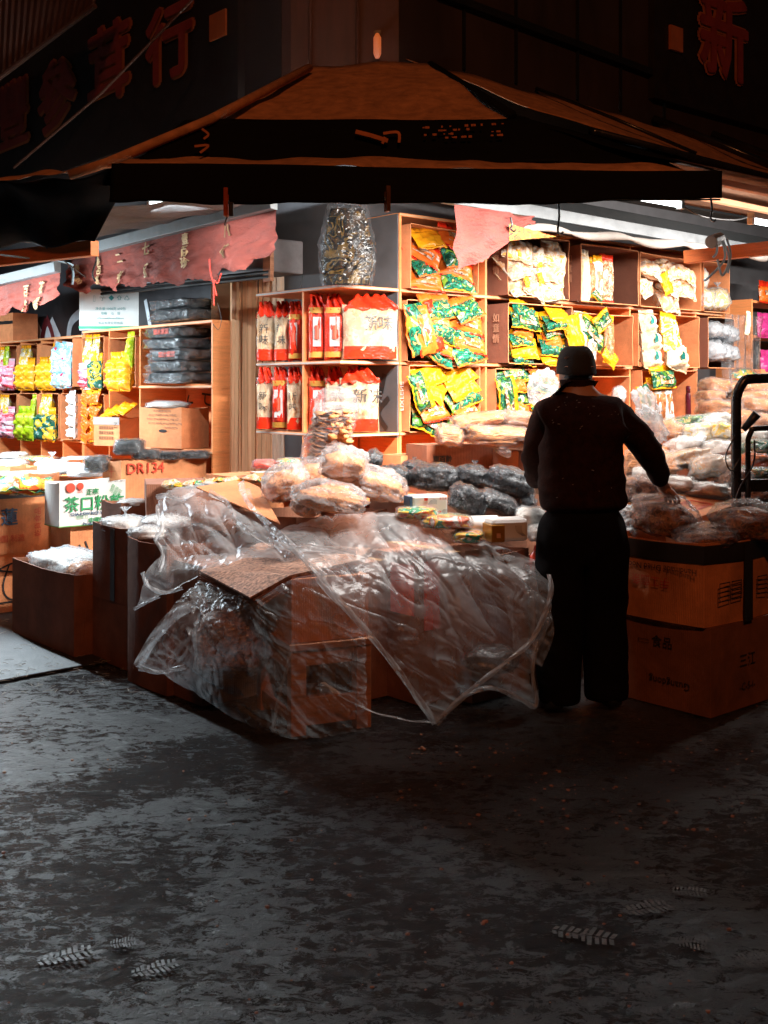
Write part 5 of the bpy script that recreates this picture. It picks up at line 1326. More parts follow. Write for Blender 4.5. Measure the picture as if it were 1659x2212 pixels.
# stall block at the left of the aisle
B2 = Vector((-1.32, 5.92, 0))
def Bk(dy, dx=0.0, z=0.0): return B2 + uL * dy + uR * dx + Vector((0, 0, z))
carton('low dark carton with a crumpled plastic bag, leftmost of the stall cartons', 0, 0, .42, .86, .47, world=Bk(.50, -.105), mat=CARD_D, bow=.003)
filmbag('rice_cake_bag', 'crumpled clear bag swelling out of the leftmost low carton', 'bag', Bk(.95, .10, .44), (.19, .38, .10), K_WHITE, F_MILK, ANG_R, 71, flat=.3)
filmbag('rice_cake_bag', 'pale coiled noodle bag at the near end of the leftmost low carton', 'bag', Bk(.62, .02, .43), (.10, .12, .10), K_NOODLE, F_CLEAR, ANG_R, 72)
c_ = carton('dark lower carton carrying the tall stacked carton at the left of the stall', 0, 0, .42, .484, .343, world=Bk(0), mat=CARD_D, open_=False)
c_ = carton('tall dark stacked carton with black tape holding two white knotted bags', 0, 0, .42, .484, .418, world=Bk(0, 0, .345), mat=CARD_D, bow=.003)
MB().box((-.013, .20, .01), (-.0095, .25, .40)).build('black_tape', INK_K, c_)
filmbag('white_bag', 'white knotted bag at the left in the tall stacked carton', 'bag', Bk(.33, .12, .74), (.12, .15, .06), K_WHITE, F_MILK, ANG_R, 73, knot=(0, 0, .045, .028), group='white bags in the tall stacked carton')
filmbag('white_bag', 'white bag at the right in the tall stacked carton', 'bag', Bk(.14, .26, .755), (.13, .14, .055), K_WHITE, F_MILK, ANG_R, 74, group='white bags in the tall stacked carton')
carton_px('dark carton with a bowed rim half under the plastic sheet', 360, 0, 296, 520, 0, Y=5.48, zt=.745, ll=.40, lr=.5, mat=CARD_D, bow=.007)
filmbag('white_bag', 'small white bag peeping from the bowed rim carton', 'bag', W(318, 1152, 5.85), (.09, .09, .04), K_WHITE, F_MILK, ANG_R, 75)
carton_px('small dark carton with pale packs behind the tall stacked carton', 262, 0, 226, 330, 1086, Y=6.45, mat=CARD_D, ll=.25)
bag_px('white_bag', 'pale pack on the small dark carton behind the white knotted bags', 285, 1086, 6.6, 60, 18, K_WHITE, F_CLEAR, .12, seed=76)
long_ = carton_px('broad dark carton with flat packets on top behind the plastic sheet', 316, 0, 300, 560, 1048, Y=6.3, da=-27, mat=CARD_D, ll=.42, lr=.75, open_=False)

# ------------------------------------------------------------------ centre of the stall
crate = thing('wooden_crate', 'low wooden crate with an open front under the plastic, nearest the camera', 'crate', (-.40, 4.83, 0), ANG_R - R(17))
def cb(name, a, b): MB().box(a, b).build(name, BEAM_BR, crate, bevel=.003)
for x in (0, .305):
    for y in (0, .44): cb('leg', (x, y, 0), (x + .07, y + .06, .37))
cb('rail', (-.01, -.012, .371), (.385, .51, .40)); cb('rail', (.071, .005, .30), (.304, .03, .369)); cb('rail', (.071, .008, .04), (.304, .028, .16))
cb('rail', (.004, .061, .28), (.024, .439, .369)); cb('rail', (.004, .061, .05), (.024, .439, .10))
cb('slat', (.071, .10, .10), (.304, .40, .115))
carton('brown carton on the wooden crate under the flattened cardboard', 0, 0, .36, .47, .272, world=(-.40, 4.85, .402), rz=ANG_R - R(17), mat=CARD, open_=False)
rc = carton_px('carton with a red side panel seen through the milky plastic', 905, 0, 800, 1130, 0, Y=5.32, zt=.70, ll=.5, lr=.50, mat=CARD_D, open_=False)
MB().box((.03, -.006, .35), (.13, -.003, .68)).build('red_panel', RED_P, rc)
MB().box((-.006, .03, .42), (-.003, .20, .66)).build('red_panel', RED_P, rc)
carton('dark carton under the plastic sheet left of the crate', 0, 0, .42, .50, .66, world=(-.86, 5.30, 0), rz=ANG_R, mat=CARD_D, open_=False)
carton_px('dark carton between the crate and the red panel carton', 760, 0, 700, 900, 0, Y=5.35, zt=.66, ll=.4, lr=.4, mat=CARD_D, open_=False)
# flattened cardboard on top
fc = thing('flattened_cardboard', 'stack of flattened cardboard sheets dusted with white on the front cartons', 'cardboard', W(600, 1240, 4.95))
oo = W(600, 1240, 4.95)
for i in range(4):
    dz = -.012 * i
    c = [W(430, 1232 + 4 * i, 5.25), W(560, 1172, 5.6), W(800, 1183 + 3 * i, 5.35), W(775, 1210 + 4 * i, 5.02), W(625, 1243 + 6 * i, 4.86), W(540 + 8 * i, 1290 + 4 * i, 4.80)]
    c = [q - oo + Vector((0, 0, dz * .3)) for q in c]
    m = MB(); m.prism(c, (0, 0, -.007)); m.build('sheet', [plain('dusted_cardboard', (.36, .20, .14), .8, var=.9, scale=60, bump=.7, bscale=80), CARD_D][min(i, 1)], fc)
fl_ = MB(); c = [W(424, 1052, 5.9), W(520, 1034, 6.2), W(560, 1052, 6.0), W(606, 1132, 5.35), W(555, 1108, 5.45)]
fl_.prism(c, (0, 0, -.006)); o = fl_.build('cardboard_flap', CARD); tag(o, 'loose pointed cardboard flap slanting down to the plastic sheet', 'cardboard')
# inner table cartons
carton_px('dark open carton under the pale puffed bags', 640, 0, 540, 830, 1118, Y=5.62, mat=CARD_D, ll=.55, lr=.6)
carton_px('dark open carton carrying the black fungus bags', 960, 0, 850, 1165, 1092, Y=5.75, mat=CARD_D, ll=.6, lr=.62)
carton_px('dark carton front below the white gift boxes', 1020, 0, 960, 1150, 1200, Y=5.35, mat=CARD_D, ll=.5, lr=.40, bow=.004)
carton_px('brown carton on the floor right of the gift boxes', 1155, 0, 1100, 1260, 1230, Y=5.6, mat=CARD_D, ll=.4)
carton_px('carton with stacked packets behind the slanting flap', 545, 0, 470, 680, 1036, Y=6.35, mat=CARD, ll=.5, open_=False)
tb = thing('wooden_table', 'rough wooden table hidden under the middle goods', 'table', (0, 0, 0))
m = MB(); m.prism([W(600, 1000, 6.5) * 1 + Vector((0, 0, 0)), W(900, 1000, 6.1), W(1150, 1000, 6.3), W(800, 1000, 7.0)], (0, 0, .02)); m.v = [(x, y, .86 + .02 * (k >= 4)) for k, (x, y, z) in enumerate(m.v)]; m.build('table_top', PLY, tb)
for px, Y in ((640, 6.5), (900, 6.2), (1120, 6.32), (800, 6.85)):
    p = W(px, 1000, Y); m = MB(); m.box((p.x - .025, p.y - .025, 0), (p.x + .025, p.y + .025, .859)); m.build('leg', BEAM_BR, tb)
# small packets on the left back
for i, (px, py, w, h, lab) in enumerate(((572, 1004, 52, 24, 'red and white glossy packet lying before the slats'), (625, 1000, 60, 22, 'clear and red packet right of the glossy one before the slats'))):
    bag_px('packet', lab, px, py, 6.5, w, h, RED_P if i == 0 else P_MULTI, F_CLEAR, .10, seed=80 + i, e=.6)
for i, (px, py) in enumerate(((575, 1024), (620, 1028))):
    c = thing('flat_box', ('thin flat cardboard box, left of two before the slats', 'thin flat cardboard box, right of two before the slats')[i], 'box', W(px, py, 6.35), ANG_R - R(20)); MB().box((-.08, -.06, -.012), (.08, .06, .012)).build('box', CARD, c, bevel=.002); MB().box((-.075, -.055, .0125), (.075, .055, .014)).build('lid', PAPER_W, c)
rn = random.Random(9)
for i in range(14):
    px, py = 370 + 22 * i, 1046 - 1.1 * i + rn.uniform(-4, 4)
    t = put('mixed print packet' if i % 2 else 'clear cracker bag', W(px, py, 6.25 - .01 * i), ANG_R, rn.uniform(-20, 20), -84, f'flat small packet, {["first", "second", "third", "fourth", "fifth", "sixth", "seventh", "eighth", "ninth", "tenth", "eleventh", "twelfth", "thirteenth", "last"][i]} from left along the carton tops behind the plastic', 'small packets on the dark carton tops', 'packet', .55, rn.uniform(-60, 60))
# tall bag of dried slices
ts = thing('dried_slice_bag', 'tall clear bag of stacked dried slices leaning on the bag pile', 'bag', W(700, 1010, 5.95))
rows = []
cl = crom(np.array([(0, 0, 0), (.01, .0, .12), (.05, .0, .24), (.065, .02, .34), (.06, .02, .42)]), 6)
for i, c in enumerate(cl):
    u = i / (len(cl) - 1); rx = .13 - .015 * u if u < .8 else .12 - .05 * (u - .8) / .2; row = []
    for j in range(41):
        a = j / 40 * 6.2832; k = 1 + .06 * math.sin(u * 60 + math.sin(a * 2) * 2) * (u < .7) + .05 * nz((math.cos(a), math.sin(a), u * 4), 2)
        row.append((c[0] + rx * k * math.cos(a), c[1] + rx * .7 * k * math.sin(a), c[2]))
    rows.append(row)
rows.append([(c[0] + .3 * (q[0] - c[0]), q[1] * .3, c[2] + .012) for q in rows[-1]])
m = MB(); m.grid(rows); m.build('plastic_film', film('slice_bag_film', haze=(.03, .35), gloss=(.05, .6), scale=11, stretch=(.6, .6, 4), dist=.03), ts, True)
rn = random.Random(2)
for k in range(16):
    z = .01 + k * .0185; m = MB(); P = []; tw = rn.uniform(0, 6)
    for i in range(4):
        P.append([( .012 + z * .15 + .105 * (i / 3) * math.cos(j / 22 * 6.2832) * (1 + .12 * math.sin(j * 1.7 + tw)), .075 * (i / 3) * math.sin(j / 22 * 6.2832) * (1 + .1 * math.sin(j * 2.3)), z + .012 * math.sin(j * 1.3 + tw) * i / 3) for j in range(23)])
    m.grid(P)
    if k == 0: allm = MB()
    allm.add(m.v, m.f)
o = allm.build('contents', K_SLICE, ts, True); so = o.modifiers.new('slice_thickness', 'SOLIDIFY'); so.thickness = .004
m = MB()
for k in range(60):
    r0 = rn.uniform(.014, .026); cx, cy, cz = rn.uniform(.03, .14), rn.uniform(-.085, .0), rn.uniform(.10, .30)
    m.grid([[(cx + x, cy + y, cz + z) for x, y, z in row] for row in blob(r0, r0 * .8, r0 * .7, k, .4, 1.5, 1, 0, 8, 6)])
m.build('dried_chunks', plain('orange_dried_chunks', (.75, .30, .10), .6, var=.5, scale=20, bump=.6), ts, True)
# puffed pale bags
for i, (lab, px, py, Y, w, h, rot) in enumerate((
        ('big pale puffed bag on top of the pile beside the slice bag', 742, 1007, 5.62, 108, 86, 6), ('pale puffed bag at the front of the pile with an orange sheen', 712, 1076, 5.36, 160, 74, 8),
        ('pale puffed bag at the right of the pile touching the round bag', 815, 1048, 5.66, 128, 78, 14), ('pale puffed bag at the left of the pile under the slice bag', 618, 1046, 5.72, 104, 86, -20),
        ('pale puffed bag at the back of the pile below the corner shelf', 668, 1026, 5.9, 120, 70, -18), ('small pale puffed end of bag at the lower left of the front bag', 662, 1092, 5.42, 66, 52, 10))):
    bag_px('puffed_bag', lab, px, py, Y, w, h, K_NOODLE, F_PUFF if 'F_PUFF' in globals() else F_MILK, .13, seed=90 + i, amp=.10, e=.8, group='pale puffed bags', cscale=(.88, .86, .80), fill_z=.015, rot=(0, R(rot), 0))
# black fungus bags
F_FUN = film('stretched_film_over_black', tint=(.8, .84, .88), haze=(0.0, 0.07), gloss=(.03, .75), rough=.17, scale=13, bump=1.0, dist=.03, stretch=(2.2, 1, .9), hz_scale=5)
for i, (lab, px, py, Y, w, h, rot, kn) in enumerate((
        ('black fungus bag at the left end of the back row', 853, 1032, 6.0, 72, 54, 4, None), ('large black fungus bag second in the back row', 940, 1035, 5.98, 112, 66, 2, None),
        ('black fungus bag with a knotted top in the back row', 1022, 1032, 6.0, 78, 56, 6, (0, 0, .05, .02)), ('long black fungus bag at the right end of the back row', 1100, 1046, 5.9, 108, 70, 18, None),
        ('black fungus bag with a pointed top at the front', 1008, 1086, 5.62, 84, 72, 24, None), ('black fungus bag lying right of the pointed one', 1072, 1088, 5.68, 92, 50, 22, None),
        ('small black fungus bag beside the person', 1134, 1086, 5.9, 48, 42, 0, None), ('dark bag standing behind the puffed bags left of the black row', 803, 1000, 6.1, 40, 60, 30, None), ('small black bag between the first two of the back row', 895, 1012, 6.2, 60, 36, 0, (0, 0, .03, .015)))):
    bag_px('black_fungus_bag', lab, px, py, Y, w, h, K_BLACK, F_FUN, .12, seed=110 + i, amp=.10, e=.75, group='bags of black fungus', knot=kn, rot=(0, R(rot), 0), cscale=(.95, .95, .93))
# gift boxes and pouches
gb = thing('gift_box', 'white sleeve box with fan drawings and two red stickers beside the puffed bags', 'box', W(925, 1092, 5.5), ANG_R - R(22))
MB().box((-.10, -.05, -.055), (.085, .05, .055)).build('sleeve', PAPER_W, gb, bevel=.012)
MB().box((-.112, -.045, -.05), (-.101, .045, .05)).build('inner_tray', INK_B, gb)
for a_, b_ in ((-.04, .03), (.03, -.035)): MB().box((a_, -.0525, b_), (a_ + .018, -.0508, b_ + .013)).build('red_sticker', RED_P, gb)
m = MB()
for i in range(6): ribbon(m, [(.045 + .003 * i, -.05), (.05 + .005 * i, -.03), (.062 + .004 * i, -.015)], .0014, lambda u, v: (u, -.0535, v))
for i in range(5): ribbon(m, [(-.01 - .003 * i, .028 - .004 * i), (.01, .034 - .005 * i), (.025, .028 - .004 * i)], .0012, lambda u, v: (u, -.0535, v))
m.build('line_drawing', INK_B, gb)
lettering('東百齡', .014, lambda u, v: (.058 + u, -.0536, .036 + v), INK_R, gb, 'lettering')
gb = thing('gift_box', 'white and gold gift box with rounded top at the front of the stall', 'box', W(1085, 1142, 5.32), ANG_R - R(24))
MB().box((-.075, -.06, -.055), (.11, .06, .052)).build('box', PAPER_W, gb, bevel=.018)
MB().box((-.079, -.063, -.056), (-.012, .058, .026)).build('gold_side', GOLD_P, gb, bevel=.004)
MB().box((-.055, -.0655, -.035), (-.035, -.0635, -.012)).build('gold_mark', PLYE, gb)
m = MB()
for i in range(6): ribbon(m, [(.04 + .006 * i, .02), (.05 + .005 * i, -.01), (.08 + .003 * i, -.03)], .0016, lambda u, v: (u, -.0615, v))
m.build('line_drawing', CARD_G, gb)
gb = thing('gift_box', 'white rolled sleeve with blue end and a red dot left of the gold gift box', 'box', W(1022, 1134, 5.42), ANG_R - R(30))
m = MB(); m.tube([(-.08, 0, 0), (.12, 0, .0)], .045, 20); m.build('sleeve', PAPER_W, gb, True)
m = MB(); m.tube([(-.083, 0, 0), (-.081, 0, 0)], .040, 20); m.build('blue_end', INK_B, gb)
MB().box((-.086, -.01, -.012), (-.084, .012, .012)).build('red_dot', RED_P, gb)
for i, (lab, px, py, Y, w, h) in enumerate((('clear pouch with green leaf print in front of the black fungus', 965, 1128, 5.35, 110, 34), ('clear pouch spilling over the gift box left side', 1010, 1160, 5.28, 70, 30), ('flat clear pouch below the sleeve box', 900, 1108, 5.42, 90, 30), ('bright clear pouch at the far side of the gift boxes beside the person', 1145, 1120, 5.6, 70, 50), ('pale flat packet on the corner of the front box beside the person', 1160, 1152, 5.5, 44, 44))):
    bag_px('clear_pouch', lab, px, py, Y, w, h, P_MULTI if i < 3 else K_WHITE, F_CLEAR, .10, seed=130 + i, e=.6, group='clear pouches around the gift boxes')
bt = thing('sauce_bottle', 'small red and orange bottle beside the person at the stall edge', 'bottle', (W(1160, 1200, 5.45)))
m = MB(); m.tube([(0, 0, -.09), (0, 0, 0), (0, 0, .02), (0, 0, .05)], [.035, .035, .02, .012], 12); m.build('bottle', RED_P, bt, True)
MB().box((-.036, -.0365, -.07), (.02, -.0355, -.02)).build('label', P_ORA, bt)

# cartons and dried sheet bags against the tall shelf
cb_ = carton_px('long brown carton with black three character print behind the black bags', 922, 0, 905, 1172, 964, Zb=.62, Y=6.55, da=-16, ll=.28, mat=CARD_D, open_=False,
          prints=[('R', .10, .47, '東百齡', .042, INK_K, dict(bold=.04)), ('R', .10, .43, 'DONGBAILING', .02, INK_K)])
carton_px('brown carton under the long carton behind the black bags', 925, 0, 905, 1180, 0, Y=6.6, zt=.615, da=-16, ll=.28, mat=CARD_D, open_=False)
carton_px('small brown carton left of the long carton at the foot of the tall shelf', 866, 0, 850, 920, 986, Zb=.62, Y=6.75, ll=.2, mat=CARD, open_=False)
carton_px('second brown carton at the right, half hidden by the person', 1120, 0, 1100, 1300, 975, Zb=.5, Y=6.45, da=-16, ll=.3, mat=CARD_D, open_=False, prints=[('R', .2, .25, '出口', .05, INK_R, dict(rot=1.57))])
for i, (lab, px, py, Y, w, h, c, rot) in enumerate((('clear bag of long dried tofu sticks on top of the sheet bags', 1035, 909, 6.55, 118, 36, K_SLICE, -8), ('wide clear bag of brown dried pieces on the long carton', 1080, 945, 6.45, 150, 52, K_SLICE, 3),
        ('upright clear bag of orange pieces at the left of the dried bags', 972, 944, 6.5, 60, 54, K_SLICE, 10), ('clear bag of fine straw noodles next to the person', 1125, 908, 6.6, 90, 40, K_STRAW, 8), ('small scrap of clear bag hanging below the dried bags', 1085, 975, 6.4, 30, 22, None, 30))):
    bag_px('dried_goods_bag', lab, px, py, Y, w, h, c, F_CLEAR, .14, seed=150 + i, e=.6, amp=.12, group='dried goods bags on the long carton', rot=(0, R(rot), 0))

# ------------------------------------------------------------------ right hand table field
rt_ = thing('display_table', 'low plywood table under the flat bags right of the person', 'table', FR.P(0, 0, 0), ANG_R)
MB().box((.95, -.95, .80), (4.2, -.15, .825)).build('table_top', PLY, rt_)
for x in (1.0, 4.1):
    for y in (-.9, -.25): MB().box((x, y, 0), (x + .05, y + .05, .799)).build('leg', BEAM_BR, rt_)
fld = [('flat bag of brown bark sheets stacked above the red box', 1446, 935, 7.3, 60, 42, K_SLICE, None), ('white bag of pale chips right of the bark sheets', 1510, 945, 7.3, 80, 44, K_YEL, F_MILK),
       ('silver clear bag in front of the pale chips', 1480, 968, 7.0, 74, 36, K_WHITE, F_MILK), ('clear bag of white slices right of the silver bag', 1545, 975, 6.9, 84, 36, K_WHITE, F_CLEAR),
       ('yellow edged snack bag near the hand truck cable', 1560, 940, 7.2, 54, 40, P_YW, F_CLEAR), ('clear bag of tan slices next to the elbow of the person', 1395, 990, 6.9, 80, 34, K_SLICE, F_CLEAR),
       ('wide clear bag of pale flakes in the middle of the right table', 1480, 995, 6.7, 110, 36, K_CRACK, F_CLEAR), ('grey wrinkled clear bag left of the hand truck', 1535, 1015, 6.5, 90, 44, K_CRACK, F_MILK),
       ('flat orange brown sheets under clear film beside the arm', 1420, 1020, 6.6, 80, 22, K_SLICE, F_CLEAR), ('clear bag of dark red dates by the hand truck foot', 1570, 1040, 6.4, 60, 44, K_MUSH, F_CLEAR),
       ('pale flat bag beyond the hand of the person', 1450, 1048, 6.3, 110, 32, K_WHITE, F_CLEAR), ('pale flat bag behind the printed carton lid', 1530, 1062, 6.2, 90, 26, K_WHITE, F_CLEAR),
       ('green striped bag behind the bark sheets', 1490, 918, 7.6, 110, 30, P_GREEN, F_CLEAR), ('clear bag near the shelf end behind the chips', 1550, 918, 7.5, 70, 34, K_WHITE, F_MILK),
       ('green and orange snack bag inside the hand truck frame', 1630, 975, 6.8, 80, 34, P_TEAL, F_CLEAR), ('orange snack bag below the green one inside the hand truck frame', 1625, 1005, 6.6, 84, 34, P_ORA, F_CLEAR), ('green and orange snack bag lowest inside the hand truck frame', 1625, 1030, 6.5, 90, 28, P_GREEN, F_CLEAR),
       ('dried mushroom slices under film at the right edge', 1630, 1072, 6.1, 90, 34, K_MUSH, F_CLEAR), ('dried shrimp bag between the arm and the body of the person', 1370, 1062, 5.95, 66, 50, K_MUSH, F_CLEAR), ('clear bag showing behind the arm of the person', 1375, 1010, 6.4, 50, 60, K_SLICE, F_CLEAR),
       ('clear puffed bag left of the waist between arm and body', 1385, 1030, 6.3, 50, 34, K_WHITE, F_CLEAR), ('white puffed bag inside the hand truck frame', 1640, 950, 7.1, 60, 34, K_WHITE, F_MILK)]
for i, (lab, px, py, Y, w, h, c, f) in enumerate(fld):
    bag_px('goods_bag', lab, px, py, Y, w, h * 1.25, c, f or F_CLEAR, .16, seed=170 + i, e=.6, amp=.13, group='flat bags on the right table', rot=(R(-10), R((i * 37) % 17 - 8), R((i * 53) % 40 - 20)))
rb = carton_px('small brown box with a red side under the bark sheets', 1440, 0, 1395, 1462, 968, Zb=.83, Y=7.0, mat=CARD, ll=.2, open_=False)
MB().box((.0, -.004, .02), (.2, -.002, .12)).build('red_side', RED_P, rb)
pc = thing('printed_carton', 'flat carton lid with a red square print beyond the hand of the person', 'carton', W(1530, 1092, 5.95), ANG_R)
lo = W(1530, 1092, 5.95)
for cc in (0,):
    q = [W(1400, 1098, 5.9), W(1480, 1070, 6.2), W(1600, 1086, 6.05), W(1505, 1118, 5.72)]
    Mi = Matrix.Rotation(-ANG_R, 4, 'Z'); q = [Mi @ (v - lo) for v in q]
    zz = max(v.z for v in q)
    m = MB(); m.prism([(v.x, v.y, v.z - .16) for v in q], (0, 0, .16)); m.build('box', CARD, pc, bevel=.003)
    cen = sum(q, Vector()) / 4
    e1 = (q[3] - q[0]) * .5; e2 = (q[1] - q[0]) * .5
    def fn(u, v): return cen + e1 * u + e2 * v + Vector((0, 0, .004))
    m = MB()
    for s_ in (-1, 1):
        ribbon(m, [(-.45, .45 * s_), (.45, .45 * s_)], .09, fn); ribbon(m, [(.45 * s_, -.45), (.45 * s_, .45)], .09, fn)
    m.build('red_frame', INK_R, pc); lettering('东百', .6, fn, INK_R, pc, 'lettering')
# orange noodle bags
nb = [(1605, 842, 100, 36), (1545, 838, 60, 38), (1555, 888, 96, 44), (1640, 880, 96, 42), (1590, 905, 100, 40), (1530, 920, 90, 40), (1655, 912, 80, 40), (1600, 940, 90, 40), (1560, 945, 80, 38), (1650, 945, 70, 36), (1535, 858, 54, 30), (1625, 862, 110, 34)]
for i, (px, py, w, h) in enumerate(nb):
    bag_px('strand_bag', f'clear bag of shredded orange strands, {["top centre", "top left", "second row left", "second row right", "third row centre", "third row left", "third row right", "bottom centre", "bottom left", "bottom right", "upper left corner", "upper right"][i]} of the heap by the hand truck', px, py, 8.3 - .15 * (py - 840) / 30, w, h * 1.1, K_STRAW, F_CLEAR, .18, seed=200 + i, e=.65, amp=.10, group='bags of shredded orange strands', rot=(0, R((i * 31) % 16 - 8), 0))
nbx = carton_px('brown carton beneath the heap of orange strand bags', 1540, 0, 1500, 1700, 925, Y=8.1, mat=CARD_D, ll=.3, lr=.9, open_=False)
bk = thing('picture_box', 'white box with an orange flower picture on a teal panel beside the tall shelf', 'box', FR.P(RX[4] + .05, -.02, .92), ANG_R)
MB().box((0, 0, 0), (.32, .05, .44)).build('box', PAPER_W, bk, bevel=.003)
MB().box((.02, -.003, .12), (.22, -.0008, .33)).build('teal_panel', INK_T, bk)
m = MB(); ff = lambda u, v: (u, -.006, v)
ribbon(m, [(.08, .31), (.12, .27), (.17, .31)], .035, ff); ribbon(m, [(.12, .31), (.12, .26)], .03, ff); m.build('flower', P_ORA, bk)
m = MB(); m.box((.11, -.008, .16), (.15, -.0055, .23)); m.build('vase', RED_P, bk); m = MB(); m.box((.02, -.003, .10), (.22, -.0008, .112)); m.build('teal_line', INK_T, bk)
MB().box((.3, .0, -.10), (.34, .01, -.02)).build('foot', PAPER_W, bk)
tb2 = thing('side_rack', 'plywood side rack with pink and orange packets at the right edge', 'shelf', FR.P(4.05, .0, 0), ANG_R)
for z in (.9, 1.35, 1.62, 1.95, 2.25): MB().box((0, 0, z), (1.2, .35, z + .02)).build('shelf_board', PLY, tb2)
MB().box((-.022, 0, 0), (-.002, .35, 2.28)).build('side_panel', PLY, tb2)
for i, (k, z, x, lab) in enumerate((('magenta packet', 2.04, .15, 'magenta packet at the right edge below the red one'), ('orange pouch with red seal', 2.33, .2, 'red brown packet at the top right edge of the side rack'), ('magenta packet', 1.99 - .27, .2, 'magenta packet, lower one on the side rack'), ('orange packet', 1.86, .55, 'small orange packet behind on the side rack'))):
    put(k, FR.P(4.05 + x, -.02, z), ANG_R, 0, -4, lab, 'packets on the side rack', scale=1.2)
carton('brown carton with a white label on the side rack at the right edge', 0, 0, .6, .3, .30, world=FR.P(4.1, -.05, 1.375), mat=CARD, open_=False, prints=[('R', .16, .2, '日式', .09, INK_R, dict(bold=.03))])
carton('brown carton standing under the side rack at the right edge', 0, 0, .9, .3, .42, world=FR.P(3.3, -.02, 1.02), mat=CARD, open_=False)
# plastic strip curtain
pcu = MB(); P = []
for i in range(30):
    x = 3.45 + .55 * i / 29; P.append([FR.P(x, -.12 + .02 * math.sin(i * 1.3), 2.12), FR.P(x, -.10 + .03 * math.sin(i * 1.1 + 1), 1.7), FR.P(x, -.13 + .02 * math.sin(i * 1.6), 1.25)])
pcu.grid(P); o = pcu.build('plastic_curtain', F_CLEAR, smooth=True); tag(o, 'clear plastic strip curtain hanging beside the right end of the tall shelf', 'curtain')
filmbag('candy_bag', 'clear bag of wrapped sweets hanging under the plastic curtain', 'bag', FR.P(3.75, -.1, 1.58), (.16, .08, .10), P_MULTI, F_CLEAR, ANG_R, 222)
put('cream paper pouch', W(1615, 700, 8.9), ANG_R, 10, 0, 'small cream pouch seen through the plastic curtain', 'packets behind the curtain', scale=.5)

# right-hand carton pile with bags
low = carton_px('lower carton of the right pile, nearest the camera at the right', 1535, 1552, 1352, 1740, 0, zt=.405, mat=CARD_D, ll=.50, lr=.55, open_=False,
    prints=[('L', .2, .30, '▭ 食品', .06, INK_K), ('L', .28, .12, 'Guangdong', .05, INK_K, dict(rot=math.pi)), ('R', .3, .22, '三江', .07, INK_K), ('R', .3, .1, '-C-S-I-', .05, INK_K)])
up = carton_px('upper carton of the right pile with mirrored English print and black top band', 1521, 0, 1367, 1740, 0, Zb=.41, Y=5.12, zt=.80, mat=CARD, ll=.53, lr=.6, bow=.016, band=(.29, .375, INK_K),  # plain dark band round the upper sides
    prints=[('L', .30, .255, 'Handmade Dried Noodle', .042, INK_K, dict(rot=math.pi)), ('L', .26, .19, '手工面条', .055, INK_R, dict(rot=math.pi)), ('R', .16, .15, '▤▤', .12, INK_K), ('R', .48, .15, '▤▤', .12, INK_K)])
MB().box((.27, -.042, .0), (.34, -.039, .37)).build('black_tape', INK_K, up)
for i, (lab, px, py, Y, w, h, rot) in enumerate((('bag of dried mushrooms under the hand of the person', 1436, 1118, 5.55, 138, 96, 6), ('clear bag of brown dried pieces at the front rim of the right carton', 1524, 1158, 5.32, 128, 50, -4),
        ('large clear bag of brown dried pieces at the right end of the right carton', 1612, 1128, 5.42, 150, 92, 4), ('dark bag of dried pieces in the right corner of the right carton', 1662, 1150, 5.6, 90, 60, 0))):
    bag_px('dried_mushroom_bag', lab, px, py, Y, w, h, K_MUSH, F_TWIST if 'F_TWIST' in globals() else F_CLEAR, .15, seed=230 + i, amp=.12, e=.75, group='bags of dried pieces on the right cartons', rot=(0, R(rot), 0), cscale=(.94, .94, .84), fill_z=.02)
for i, (px, py, w, h) in enumerate(((1358, 1106, 36, 30), (1362, 1130, 40, 40), (1356, 1152, 30, 34))):
    bag_px('white_paper_bag', f'crumpled white plastic scrap, {ORD[i]} from top, right of the trouser hip', px, py, 5.75 - .02 * i, w, h, PAPER_W, F_MILK, .05, seed=240 + i, amp=.25, group='white scraps beside the person')
bag_px('white_plastic_bag', 'empty white plastic bag hanging left of the dark cap in front of the shelf', 1176, 845, 6.3, 60, 80, None, F_MILK, .05, seed=250, amp=.25, e=.7)
bag_px('white_plastic_bag', 'empty clear plastic bag hanging behind the right shoulder of the person', 1400, 880, 6.3, 40, 80, None, F_MILK, .05, seed=251, amp=.25, e=.7, rot=(0, R(-30), 0))
bag_px('white_plastic_bag', 'clear plastic bag trailing behind the upper arm of the person', 1412, 920, 6.2, 40, 90, None, F_MILK, .05, seed=252, amp=.25, e=.7, rot=(0, R(-35), 0))

# hand truck
ht = thing('hand_truck', 'black tubular hand truck standing behind the right cartons', 'hand truck', (W(1590, 1000, 5.75).x, 5.75, 0), R(8))
x1 = .56
def arc(x0, x1, z, rad, y=0.0): return [(x0, y, z - rad), (x0 + rad * .3, y, z - rad * .3), (x0 + rad, y, z), (x1 - rad, y, z), (x1 - rad * .3, y, z - rad * .3), (x1, y, z - rad)]
top = ZY(818, 5.75)
m = MB(); m.tube([(0, 0, .08), (0, 0, .9)] + list(crom(np.array(arc(0, x1, top, .10)), 4)) + [(x1, 0, .9), (x1, 0, .08)], .026, 12); m.build('frame', TUBE_BLK, ht, True)
z2 = ZY(925, 5.75)
m = MB(); m.tube([(.05, -.03, .5)] + list(crom(np.array(arc(.05, x1 - .05, z2, .06, -.03)), 4)) + [(x1 - .05, -.03, .5)], .014, 10); m.build('inner_loop', TUBE_BLK, ht, True)
for z in (ZY(1048, 5.75), .5, .2): MB().box((.02, -.012, z - .035), (x1 - .02, .012, z + .03)).build('crossbar', TUBE_BLK, ht, bevel=.003)
m = MB(); m.tube([(.03, -.02, ZY(928, 5.75)), (.085, -.06, ZY(893, 5.75))], [.016, .024], 12); m.build('grip', BLACK, ht, True)
MB().box((0, .03, .005), (x1, .30, .012)).build('toe_plate', TUBE_BLK, ht)
